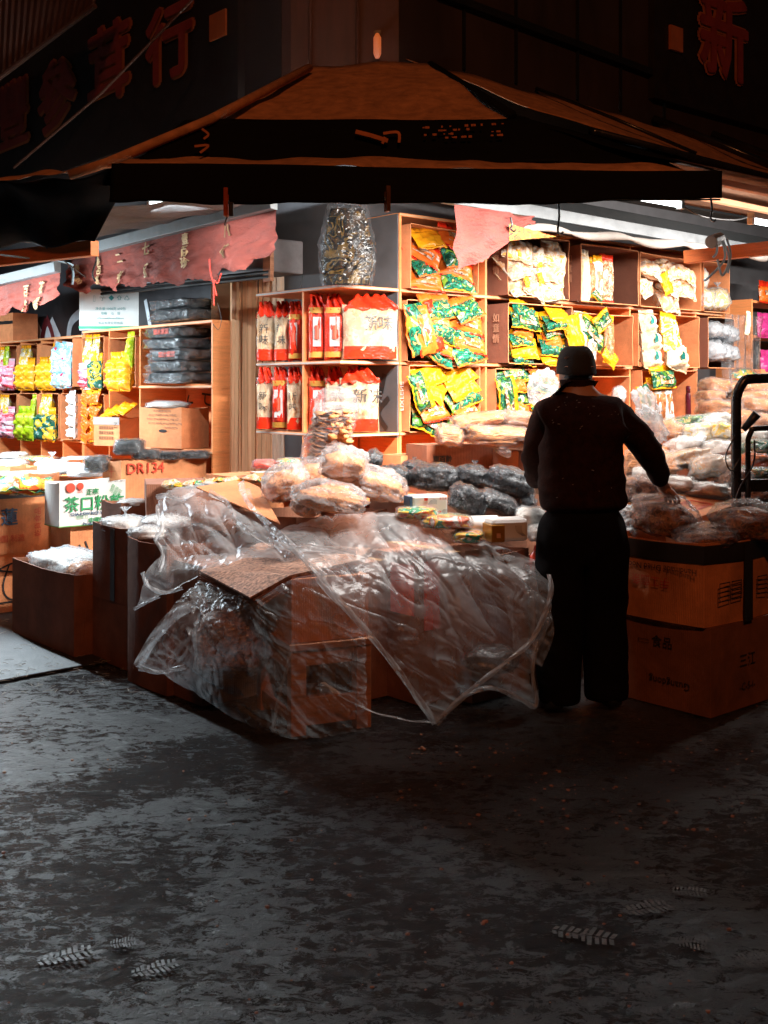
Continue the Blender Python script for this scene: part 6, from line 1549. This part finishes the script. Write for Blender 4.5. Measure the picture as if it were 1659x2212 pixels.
for x in (-.05, x1 + .02): m = MB(); m.tube([(x, -.05, .11), (x + .035, -.05, .11)], .11, 20); m.build('wheel', BLACK, ht)
m = MB(); m.tube(crom(np.array([(-.02, -.03, ZY(940, 5.75)), (-.075, -.04, ZY(985, 5.75)), (-.05, -.05, ZY(1015, 5.75)), (.0, -.04, ZY(990, 5.75))]), 6), .004, 6)
m.tube(crom(np.array([(.08, -.04, ZY(950, 5.75)), (.07, -.05, ZY(1000, 5.75)), (.0, -.05, ZY(1050, 5.75)), (-.04, -.05, ZY(1095, 5.75))]), 6), .005, 6); m.build('cable', BLACK, ht, True)

# ------------------------------------------------------------------ hooks, clips, ropes
for px, p0, p1, Y, lab in ((1208, 425, 505, 5.06, 'black wire hook hanging from the middle of the black valance'), (1538, 425, 478, 5.04, 'black wire hook at the right end of the black valance'), (1106, 470, 500, 6.2, 'small black hook on the steel awning bar')):
    m = MB(); m.tube(crom(np.array([W(px - 3, p0, Y), W(px, (p0 + p1) / 2, Y - .01), W(px - 3, p1 - 6, Y), W(px + 4, p1, Y - .02), W(px + 8, p1 - 4, Y - .03)]), 5), .005, 6)
    o = m.build('wire_hook', BLACK, smooth=True); tag(o, lab, 'hook')
for px, py, h, lab, rz in ((490, 437, 62, 'orange translucent clothes clip gripping the left part of the valance', 0), (838, 430, 56, 'dark amber clothes clip gripping the middle of the valance', 20)):
    Y = 4.96; c = thing('clothes_clip', lab, 'clip', W(px, py, Y), R(rz)); s = h / F * Y
    mt = plain('amber_clip_plastic_%d' % px, (.55, .10, .02) if px < 500 else (.16, .07, .03), .12, coat=.6, var=.5)
    MB().box((-.013, -.02, -s / 2), (.007, -.004, s / 2)).build('jaw', mt, c, bevel=.004)
    MB().box((-.013, .004, -s / 2), (.007, .02, s * .3)).build('jaw', mt, c, bevel=.004)
    m = MB(); m.tube([(-.016, 0, 0), (.010, 0, 0)], .008, 10); m.build('spring', STEEL, c)
    if px < 500: MB().box((.010, -.012, -s * .5), (.030, .004, 0)).build('dark_grip', BLACK, c, bevel=.004); 
m = MB(); m.tube(crom(np.array([W(492, 465, 4.97), W(488, 476, 4.97), W(486, 487, 4.96)]), 4), .004, 6); o = m.build('cord_end', BLACK); tag(o, 'short black cord end hanging under the orange clip', 'cord')
def cordpx(name, pts, r, mat, lab, cat='rope', n=6):
    m = MB(); m.tube(crom(np.array([W(*p) for p in pts]), 6), r, n); o = m.build(name, mat, smooth=True); return tag(o, lab, cat)
rp = cordpx('rope', [(-20, 548, 6.8), (50, 556, 6.8), (135, 566, 6.9), (158, 573, 6.95)], .006, ROPE_B, 'pale blue rope stretched at the left below the orange beam')
rp = cordpx('rope', [(153, 570, 6.95), (158, 590, 6.95), (156, 615, 6.95)], .008, ROPE_B, 'pale blue rope end hanging over the white carton')
rp = cordpx('electric_cable', [(75, 500, 6.6), (100, 535, 6.7), (150, 572, 6.9), (186, 600, 7.0)], .004, BLACK, 'thin black cable sagging across the left awning to the white carton', 'cable')
rp = cordpx('electric_cable', [(205, 525, 7.0), (208, 560, 7.0), (200, 590, 7.0), (206, 608, 7.0)], .006, BLACK, 'black cable dropping in front of the left end of the red cloth', 'cable')
rp = cordpx('rope', [(452, 560, 7.0), (455, 590, 7.0), (462, 615, 7.0), (468, 640, 7.0)], .006, ROPE_R, 'red rope tied under the red cloth above the black packs')
rp = cordpx('rope', [(478, 590, 7.0), (470, 612, 7.0), (462, 608, 7.0), (462, 660, 7.0)], .005, ROPE_R, 'second red rope strand with a knot above the black packs')
rp = cordpx('string', [(470, 655, 7.2), (478, 690, 7.2), (472, 712, 7.2), (460, 700, 7.2)], .002, BLACK, 'thin black string dangling right of the black packs', 'string')
rp = cordpx('string', [(655, 590, 7.4), (650, 620, 7.4), (655, 650, 7.4)], .003, BLACK, 'thin black string hanging in front of the pale slats', 'string')
m = MB()
for pts in ([(1560, 520, 6.6), (1565, 560, 6.6), (1530, 600, 6.55), (1520, 606, 6.55)], [(1562, 520, 6.6), (1575, 560, 6.58), (1560, 595, 6.56), (1550, 560, 6.56)], [(1550, 515, 6.6), (1548, 545, 6.6), (1540, 556, 6.6)], [(1570, 515, 6.6), (1578, 550, 6.6), (1572, 590, 6.6)]):
    m.tube(crom(np.array([W(*p) for p in pts]), 6), .007, 6)
o = m.build('rope', ROPE_B, smooth=True); tag(o, 'knotted pale blue rope with loose ends at the end of the rolled cloth', 'rope')
m = MB(); m.tube([W(1536, 523, 6.6), W(1556, 515, 6.7)], [.04, .036], 12); o = m.build('pole_end', POLE_W, bevel=.004); tag(o, 'pale round pole end tied with blue rope at the right', 'pole')
rp = cordpx('electric_cable', [(1462, 436, 6.9), (1500, 460, 6.9), (1530, 470, 7.0), (1585, 475, 7.3), (1620, 468, 7.6)], .005, BLACK, 'black cable sagging between the two tubes under the corrugated roof', 'cable')

# ------------------------------------------------------------------ plastic sheets
def sheet(name, label, rows, mat, nu=8, nv=8, amp=.010, seed=0, folds=None):
    """rows of (pixel x, pixel y, distance) control points give the real 3-D surface the film hangs on"""
    G_ = np.array([[list(W(*p)) for p in r] for r in rows])
    A = crom(G_, nv); B = np.transpose(crom(np.transpose(A, (1, 0, 2)), nu), (1, 0, 2))
    R_, C_ = B.shape[:2]
    du = np.gradient(B, axis=1); dv = np.gradient(B, axis=0); nr = np.cross(du, dv); nr /= (np.linalg.norm(nr, axis=2, keepdims=True) + 1e-9)
    P = []
    for i in range(R_):
        row = []
        for j in range(C_):
            p = B[i, j]; d = nz(p, 3.0, seed) * 1.2
            al = p[0] * .8 - p[2] * .6; ac = p[0] * .6 + p[2] * .8
            rr1 = 1 - abs(nz((al * .45, p[1] * .3, ac * 1.3), 5.5, seed + 3)) * 2.2
            rr2 = 1 - abs(nz((al * .35 + .1 * math.sin(ac * 9), p[1] * .3, ac * 1.3), 11, seed + 7)) * 2.2
            rr3 = 1 - abs(nz((al * .8, p[1] * .5, ac * .9), 19, seed + 11)) * 2.4
            row.append(tuple(p + nr[i, j] * amp * (d * .9 + max(0, rr1) ** 3 * 1.3 + max(0, rr2) ** 3 * .8 + max(0, rr3) ** 3 * .25)))
        P.append(row)
    m = MB(); m.grid(P); o = m.build(name, mat, smooth=True); return tag(o, label, 'plastic sheet'), P


def hem(parent, pts, w, mat=None, seed=1.0):
    P3 = crom(np.array([list(W(*p)) for p in pts]), 8); m = MB(); rows = []
    for i, p in enumerate(P3):
        t = P3[min(i + 1, len(P3) - 1)] - P3[max(i - 1, 0)]; t /= np.linalg.norm(t) + 1e-9
        side = np.cross(t, (0, 1, 0)); side /= np.linalg.norm(side) + 1e-9
        ww = w * (1 + .5 * nz(p, 5, seed))
        rows.append([tuple(p + side * ww * k + np.array((0, -.012 * math.cos(k * 1.5) - .007 * math.sin(i * .9 + k * 5), 0))) for k in (-1, -.7, -.35, 0, .35, .7, 1)])
    m.grid(rows); o = m.build('folded_hem', mat or F_HEM, None, True); o.parent = parent
    return o


F_SHEET2 = film('thin_plastic_sheet_low', haze=(0.10, 0.34), gloss=(0.01, 0.18), rough=0.30, scale=7.0, bump=1.0, stretch=(1.5, 1.5, 1), dist=0.035, hz_scale=1.6)
rowsA = [
    [(596, 1142, 5.35), (670, 1118, 5.5), (750, 1100, 5.55), (850, 1098, 5.55), (950, 1120, 5.50), (1060, 1168, 5.42), (1165, 1212, 5.35)],
    [(612, 1150, 5.15), (700, 1138, 5.28), (780, 1122, 5.32), (880, 1128, 5.32), (975, 1160, 5.30), (1075, 1196, 5.26), (1180, 1240, 5.22)],
    [(655, 1205, 4.90), (750, 1200, 5.0), (830, 1195, 5.06), (910, 1200, 5.08), (1000, 1215, 5.08), (1090, 1236, 5.1), (1190, 1262, 5.14)],
    [(715, 1275, 4.78), (790, 1268, 4.86), (870, 1262, 4.92), (945, 1266, 4.96), (1020, 1276, 5.0), (1100, 1292, 5.04), (1192, 1308, 5.08)],
    [(775, 1350, 4.74), (845, 1345, 4.80), (915, 1342, 4.86), (980, 1345, 4.9), (1045, 1350, 4.94), (1112, 1360, 5.0), (1178, 1375, 5.04)],
    [(850, 1440, 4.74), (900, 1432, 4.80), (950, 1424, 4.84), (1010, 1418, 4.88), (1060, 1420, 4.92), (1112, 1428, 4.96), (1152, 1440, 5.0)],
    [(902, 1515, 4.76), (940, 1500, 4.82), (985, 1478, 4.84), (1032, 1466, 4.86), (1080, 1468, 4.90), (1122, 1482, 4.92), (1154, 1500, 4.96)],
    [(940, 1560, 4.84), (968, 1538, 4.86), (1005, 1508, 4.88), (1050, 1494, 4.90), (1090, 1492, 4.92), (1125, 1506, 4.94), (1158, 1524, 4.96)]]
oA, PA = sheet('plastic_sheet', 'large milky plastic sheet billowing over the front cartons towards the person', rowsA, F_SHEET, 26, 24, .013, 1)
hem(oA, [(520, 1040, 5.85), (535, 1085, 5.6), (585, 1138, 5.25), (650, 1200, 4.92), (700, 1262, 4.76), (775, 1345, 4.72), (850, 1435, 4.72), (905, 1512, 4.74), (942, 1562, 4.82)], .016)
hem(oA, [(590, 1148, 5.2), (660, 1215, 4.88), (730, 1290, 4.76), (800, 1370, 4.72)], .007)
hem(oA, [(942, 1562, 4.82), (1000, 1505, 4.84), (1080, 1440, 4.86), (1150, 1380, 4.94), (1188, 1290, 5.02), (1186, 1240, 5.12)], .012)
hem(oA, [(1000, 1503, 4.86), (1060, 1486, 4.86), (1120, 1508, 4.88), (1158, 1524, 4.92), (1150, 1450, 4.94), (1160, 1380, 4.98)], .011)
hem(oA, [(940, 1560, 4.82), (880, 1555, 4.84), (800, 1535, 4.86), (730, 1500, 4.80)], .003)
rowsA2 = [
    [(1060, 1188, 5.5), (1110, 1200, 5.5), (1165, 1210, 5.45)], [(1070, 1215, 5.35), (1125, 1228, 5.32), (1185, 1245, 5.28)],
    [(1080, 1270, 5.25), (1130, 1290, 5.2), (1190, 1310, 5.16)], [(1100, 1340, 5.2), (1150, 1350, 5.14), (1196, 1372, 5.1)], [(1110, 1420, 5.16), (1150, 1430, 5.1), (1170, 1440, 5.08)]]
sheet('plastic_sheet', 'loose end of clear plastic sheet bunched against the person', rowsA2, F_SHEET2, 10, 10, .012, 4)
rowsB = [
    [(362, 1056, 6.0), (420, 1040, 6.1), (480, 1040, 6.05), (540, 1052, 5.95)],
    [(338, 1082, 5.75), (405, 1066, 5.85), (475, 1072, 5.75), (556, 1100, 5.6)],
    [(336, 1120, 5.50), (405, 1108, 5.55), (480, 1112, 5.48), (580, 1130, 5.35)],
    [(334, 1162, 5.38), (410, 1158, 5.38), (500, 1160, 5.32), (610, 1168, 5.16)],
    [(348, 1196, 5.32), (425, 1188, 5.28), (520, 1184, 5.20), (660, 1188, 5.02)],
    [(330, 1240, 5.24), (400, 1226, 5.22), (480, 1206, 5.14), (700, 1206, 4.95)]]
oB, PB = sheet('plastic_sheet', 'bunched milky plastic sheet at the left over the bowed rim carton', rowsB, F_SHEET, 30, 18, .018, 9)
hem(oB, [(452, 1064, 5.7), (490, 1085, 5.55), (512, 1125, 5.4), (560, 1160, 5.2), (620, 1182, 5.02), (700, 1186, 4.9), (770, 1192, 4.88)], .015)
hem(oB, [(338, 1074, 5.75), (358, 1070, 5.75), (390, 1078, 5.7), (420, 1062, 5.75)], .012)
hem(oB, [(340, 1100, 5.5), (350, 1140, 5.42), (336, 1165, 5.38), (352, 1195, 5.3), (345, 1235, 5.22)], .009)
rowsT = [
    [(345, 1195, 5.3), (385, 1200, 5.28), (430, 1195, 5.25), (490, 1190, 5.2)],
    [(312, 1238, 5.22), (360, 1245, 5.2), (410, 1232, 5.18), (480, 1212, 5.1)],
    [(308, 1262, 5.2), (345, 1272, 5.18), (385, 1262, 5.16), (430, 1244, 5.12)],
    [(300, 1292, 5.18), (322, 1290, 5.17), (345, 1286, 5.16), (372, 1270, 5.14)],
    [(290, 1315, 5.18), (305, 1308, 5.17), (322, 1302, 5.17), (340, 1290, 5.16)]]
oT, _ = sheet('plastic_sheet', 'torn hanging corner of plastic sheet above the dark gap at the left', rowsT, F_SHEET, 8, 8, .012, 12)
hem(oT, [(308, 1236, 5.2), (318, 1262, 5.18), (350, 1280, 5.16), (395, 1270, 5.15)], .009)
hem(oT, [(290, 1316, 5.17), (315, 1302, 5.16), (345, 1288, 5.16)], .007)
rowsC = [
    [(430, 1252, 5.18), (500, 1268, 5.0), (548, 1296, 4.80), (625, 1252, 4.80), (700, 1236, 4.82), (786, 1216, 4.92)],
    [(378, 1300, 5.05), (455, 1318, 4.92), (545, 1335, 4.78), (622, 1315, 4.76), (705, 1300, 4.79), (790, 1292, 4.88)],
    [(330, 1372, 4.98), (420, 1390, 4.86), (520, 1400, 4.76), (615, 1392, 4.74), (705, 1380, 4.78), (792, 1372, 4.87)],
    [(300, 1425, 4.96), (420, 1448, 4.84), (505, 1470, 4.78), (612, 1470, 4.73), (705, 1460, 4.77), (796, 1448, 4.86)],
    [(306, 1444, 4.96), (430, 1480, 4.86), (495, 1520, 4.80), (600, 1545, 4.72), (705, 1530, 4.77), (798, 1520, 4.86)],
    [(345, 1450, 4.97), (445, 1512, 4.88), (510, 1555, 4.83), (612, 1598, 4.76), (702, 1592, 4.79), (798, 1582, 4.86)]]
oC, _ = sheet('plastic_sheet', 'lower plastic sheet wrapped round the wooden crate with a stiff pale tail at the left', rowsC, F_SHEET2, 24, 22, .014, 20)
hem(oC, [(298, 1440, 4.95), (325, 1390, 4.95), (375, 1330, 4.97), (440, 1298, 4.98)], .026, F_SHEET)
hem(oC, [(300, 1444, 4.95), (345, 1452, 4.95), (400, 1440, 4.88)], .010, F_SHEET)
hem(oC, [(590, 1580, 4.74), (600, 1520, 4.71), (620, 1440, 4.72), (640, 1380, 4.72)], .008, F_SHEET)
bag_px('black_bag_under_sheet', 'dark soft bag lying under the lower right of the milky sheet', 1060, 1425, 5.15, 120, 60, K_BLACK, F_DARK, .12, seed=300)
bag_px('noodle_bag_under_sheet', 'large sagging bag of brown goods under the plastic left of the crate', 500, 1390, 5.12, 150, 170, K_MUSH, F_CLEAR, .16, seed=301, e=.6)

# ------------------------------------------------------------------ person
def skin_mesh(verts, edges, radii, root=0, sub=2):
    me = bpy.data.meshes.new('tmp'); me.from_pydata([tuple(v) for v in verts], edges, [])
    o = bpy.data.objects.new('tmp', me); COL.objects.link(o)
    sk = o.modifiers.new('skin', 'SKIN'); sk.use_smooth_shade = True
    for i, r in enumerate(radii):
        d = me.skin_vertices[0].data[i]; d.radius = (r, r) if not isinstance(r, tuple) else r; d.use_root = (i == root)
    su = o.modifiers.new('sub', 'SUBSURF'); su.levels = sub; su.render_levels = sub
    dg = bpy.context.evaluated_depsgraph_get()
    nm = bpy.data.meshes.new_from_object(o.evaluated_get(dg)); bpy.data.objects.remove(o); bpy.data.meshes.remove(me)
    return nm


def obj_from(me, name, mat, parent, fn=None):
    me.materials.clear(); me.materials.append(mat); me.name = name
    for v in me.vertices:
        if fn: v.co = fn(v.co)
    me.polygons.foreach_set('use_smooth', [True] * len(me.polygons))
    o = bpy.data.objects.new(name, me); COL.objects.link(o); o.parent = parent; return o


PO = Vector((.935, 5.28, 0))
pr = thing('person', 'person seen from behind in a dark cap and jacket, right hand pressing a bag', 'person', PO)
SKIN = plain('skin', (.38, .20, .13), .55, var=.1, bump=.05)
JACK = plain('dark_brown_fleece_jacket', (.024, .0085, .0065), .95, spec=.12, var=.5, scale=30, bump=.6, bscale=120)
TROU = plain('black_trousers', (.005, .005, .006), .95, var=.4, bump=.3, spec=.1)
CAPM = plain('charcoal_cap', (.022, .023, .024), .9, var=.4, bump=.5, bscale=150)
SHOE = plain('worn_dark_shoe', (.012, .013, .016), .5)
# continuous body: pelvis, spine, neck, head, arms with hands, legs with feet
V = []; E = []; RD = []
def sv(p, r, frm=None):
    V.append(Vector(p)); RD.append(r)
    if frm is not None: E.append((frm, len(V) - 1))
    return len(V) - 1
pel = sv((0, 0, .92), (.145, .10)); sp1 = sv((0, .03, 1.10), (.135, .10), pel); sp2 = sv((0, .07, 1.30), (.155, .105), sp1); sh = sv((0, .10, 1.43), (.12, .08), sp2)
nk = sv((-.005, .12, 1.52), .056, sh); hd1 = sv((-.005, .135, 1.575), (.070, .085), nk); hd2 = sv((-.005, .145, 1.64), (.076, .095), hd1); hd3 = sv((-.005, .14, 1.69), (.060, .075), hd2)
sv((-.005, .245, 1.605), .016, hd2); sv((-.085, .14, 1.605), .014, hd1); sv((.075, .14, 1.605), .014, hd1)
def arm(s, pts, rs, hand_dir, palm_n, curl):
    prev = sh
    for p, r in zip(pts, rs): prev = sv(p, r, prev)
    h = Vector(hand_dir).normalized(); n = Vector(palm_n).normalized(); sd = h.cross(n).normalized() * s
    wr = Vector(pts[-1]); palm = sv(wr + h * .055, (.030, .018), prev)
    for k, (off, ln) in enumerate(((-.030, .062), (-.010, .074), (.011, .070), (.030, .056))):
        b0 = sv(wr + h * .085 + sd * off, .0105, palm); b1 = sv(wr + h * (.085 + ln * .5) + sd * off * 1.25 + n * curl * .4, .0095, b0); sv(wr + h * (.085 + ln * .9) + sd * off * 1.35 + n * curl * 1.6, .008, b1)
    t0 = sv(wr + h * .035 - sd * .035, .0125, palm); t1 = sv(wr + h * .062 - sd * .058 + n * .012, .0105, t0); sv(wr + h * .088 - sd * .066 + n * .026, .009, t1)
# right arm reaches to the bag, left arm in front of the body
arm(1, [(.19, .10, 1.405), (.355, .12, 1.20), (.435, .24, 1.03)], [.062, .048, .032], (.55, .55, -.55), (-.1, .1, -1), .02)
arm(-1, [(-.17, .09, 1.40), (-.205, .13, 1.16), (-.17, .34, 1.03)], [.062, .048, .032], (.4, .9, .1), (.8, -.3, -.4), .02)
for s in (-1, 1):
    hp = sv((s * .10, .0, .86), .095, pel); kn = sv((s * .115, .015 + .02 * s, .48), .062, hp); an = sv((s * .125, -.01 + .03 * s, .10), .042, kn); ft = sv((s * .14, .05 + .03 * s, .045), (.036, .030), an); sv((s * .15, .16 + .03 * s, .035), (.036, .022), ft)
bm_ = skin_mesh(V, E, RD)
obj_from(bm_, 'body', SKIN, pr)
# jacket (own surface following torso and arms)
V, E, RD = [], [], []
a0 = sv((0, -.005, .90), (.22, .155)); a1 = sv((0, .005, 1.00), (.225, .155), a0); a2 = sv((0, .02, 1.14), (.215, .145), a1); a3 = sv((0, .040, 1.27), (.215, .15), a2); a4 = sv((0, .065, 1.37), (.205, .14), a3); a5 = sv((-.003, .09, 1.455), (.13, .105), a4); sv((-.004, .115, 1.515), (.080, .076), a5)
r1 = sv((.175, .085, 1.375), .098, a4); r2 = sv((.285, .09, 1.27), .080, r1); r3 = sv((.355, .12, 1.18), .070, r2); r4 = sv((.40, .18, 1.09), .056, r3); sv((.43, .235, 1.035), .046, r4)
l1 = sv((-.165, .08, 1.38), .092, a4); l2 = sv((-.195, .08, 1.26), .078, l1); l3 = sv((-.205, .13, 1.15), .070, l2); l4 = sv((-.185, .24, 1.08), .055, l3); sv((-.17, .33, 1.035), .045, l4)
jm = skin_mesh(V, E, RD, sub=3)
def fold(co):
    k = .010 * max(0, 1 - abs(nz((co.x * .6 + co.z * .5, co.y, co.z * 1.5 - co.x * .5), 8, 2)) * 3) + .004 * nz(co, 18, 3)
    c = Vector((co.x, co.y, 0)); c = c.normalized() if c.length > 1e-4 else c
    return co + c * k
obj_from(jm, 'jacket', JACK, pr, fold)
V, E, RD = [], [], []
p0 = sv((0, .0, 1.0), (.20, .135)); p1 = sv((0, .0, .84), (.215, .15), p0)
for s in (-1, 1):
    q = sv((s * .100, .0, .72), (.120, .13), p1); q = sv((s * .104, .015 + .03 * s, .46), (.106, .12), q); q = sv((s * .112, .03 * s, .20), (.096, .11), q); q = sv((s * .115, .03 * s, .06), (.094, .11), q); sv((s * .115, .03 * s, .025), (.094, .11), q)
tm = skin_mesh(V, E, RD, sub=3)
obj_from(tm, 'trousers', TROU, pr, lambda co: co + Vector((co.x, co.y, 0)) * .05 * (1 - abs(nz(co, 7, 5)) * 3))
# cap: knitted, close to the head
P = []
for i in range(15):
    u = i / 14; z = 1.580 + .132 * math.sin(u * 1.57); k = math.cos(u * 1.5) ** .55 if u < 1 else .05
    P.append([(-.005 + .096 * k * math.cos(j / 32 * 6.2832), .142 + .114 * k * math.sin(j / 32 * 6.2832), z + (.012 * math.sin(j / 32 * 6.2832) if i < 6 else 0) + .003 * nz((math.cos(j / 32 * 6.28), math.sin(j / 32 * 6.28), u), 4)) for j in range(33)])
m = MB(); m.grid(P); m.add([P[-1][j] for j in range(32)], [tuple(range(32))]); o = m.build('cap', CAPM, pr, True); so = o.modifiers.new('knit', 'SOLIDIFY'); so.thickness = .006
P = [[(-.005 + (.080 + .004 * i * .3) * math.cos(j / 24 * 6.2832) * 1.0, .118 + .078 * math.sin(j / 24 * 6.2832), 1.50 + .016 * i) for j in range(25)] for i in range(4)]
m = MB(); m.grid(P); o = m.build('collar', JACK, pr, True); so = o.modifiers.new('knit', 'SOLIDIFY'); so.thickness = .012
m = MB(); m.grid([[(.072 * math.cos(j / 20 * 6.2832) - .005, .125 + .082 * math.sin(j / 20 * 6.2832), 1.555 + .045 * i) for j in range(21)] for i in range(2)]); m.build('hair', INK_K, pr, True)
for s in (-1, 1):
    m = MB(); m.grid([[(s * .14 + x, .07 + .03 * s + y, .045 + z) for x, y, z in row] for row in blob(.052, .15, .045, 3 + s, .04, 2, .6, .1, 20, 12)]); m.build('shoe', SHOE, pr, True)
for s in (-1, 1):
    m = MB(); m.grid([[(s * .03 - .005 + x, .232 + y, 1.63 + z) for x, y, z in row] for row in blob(.011, .008, .007, 1, 0, 1, 1, 0, 8, 6)]); m.build('eye', INK_K, pr, True)
MB().box((-.025, .228, 1.56), (.015, .236, 1.565)).build('mouth', INK_R, pr)
# lint on the jacket back
m = MB(); rn = random.Random(8)
for i in range(26):
    x, z = rn.uniform(-.16, .17), rn.uniform(1.30, 1.47) if i < 20 else rn.uniform(.98, 1.2)
    y = .045 - .155 * math.sqrt(max(.05, 1 - (x / .24) ** 2)) + (z - 1.29) * .35 - .03
    m.tube([(x, y, z), (x + rn.uniform(.003, .012), y, z + rn.uniform(-.003, .006))], .0016, 4)
m.build('lint', CLOTH_W, pr)
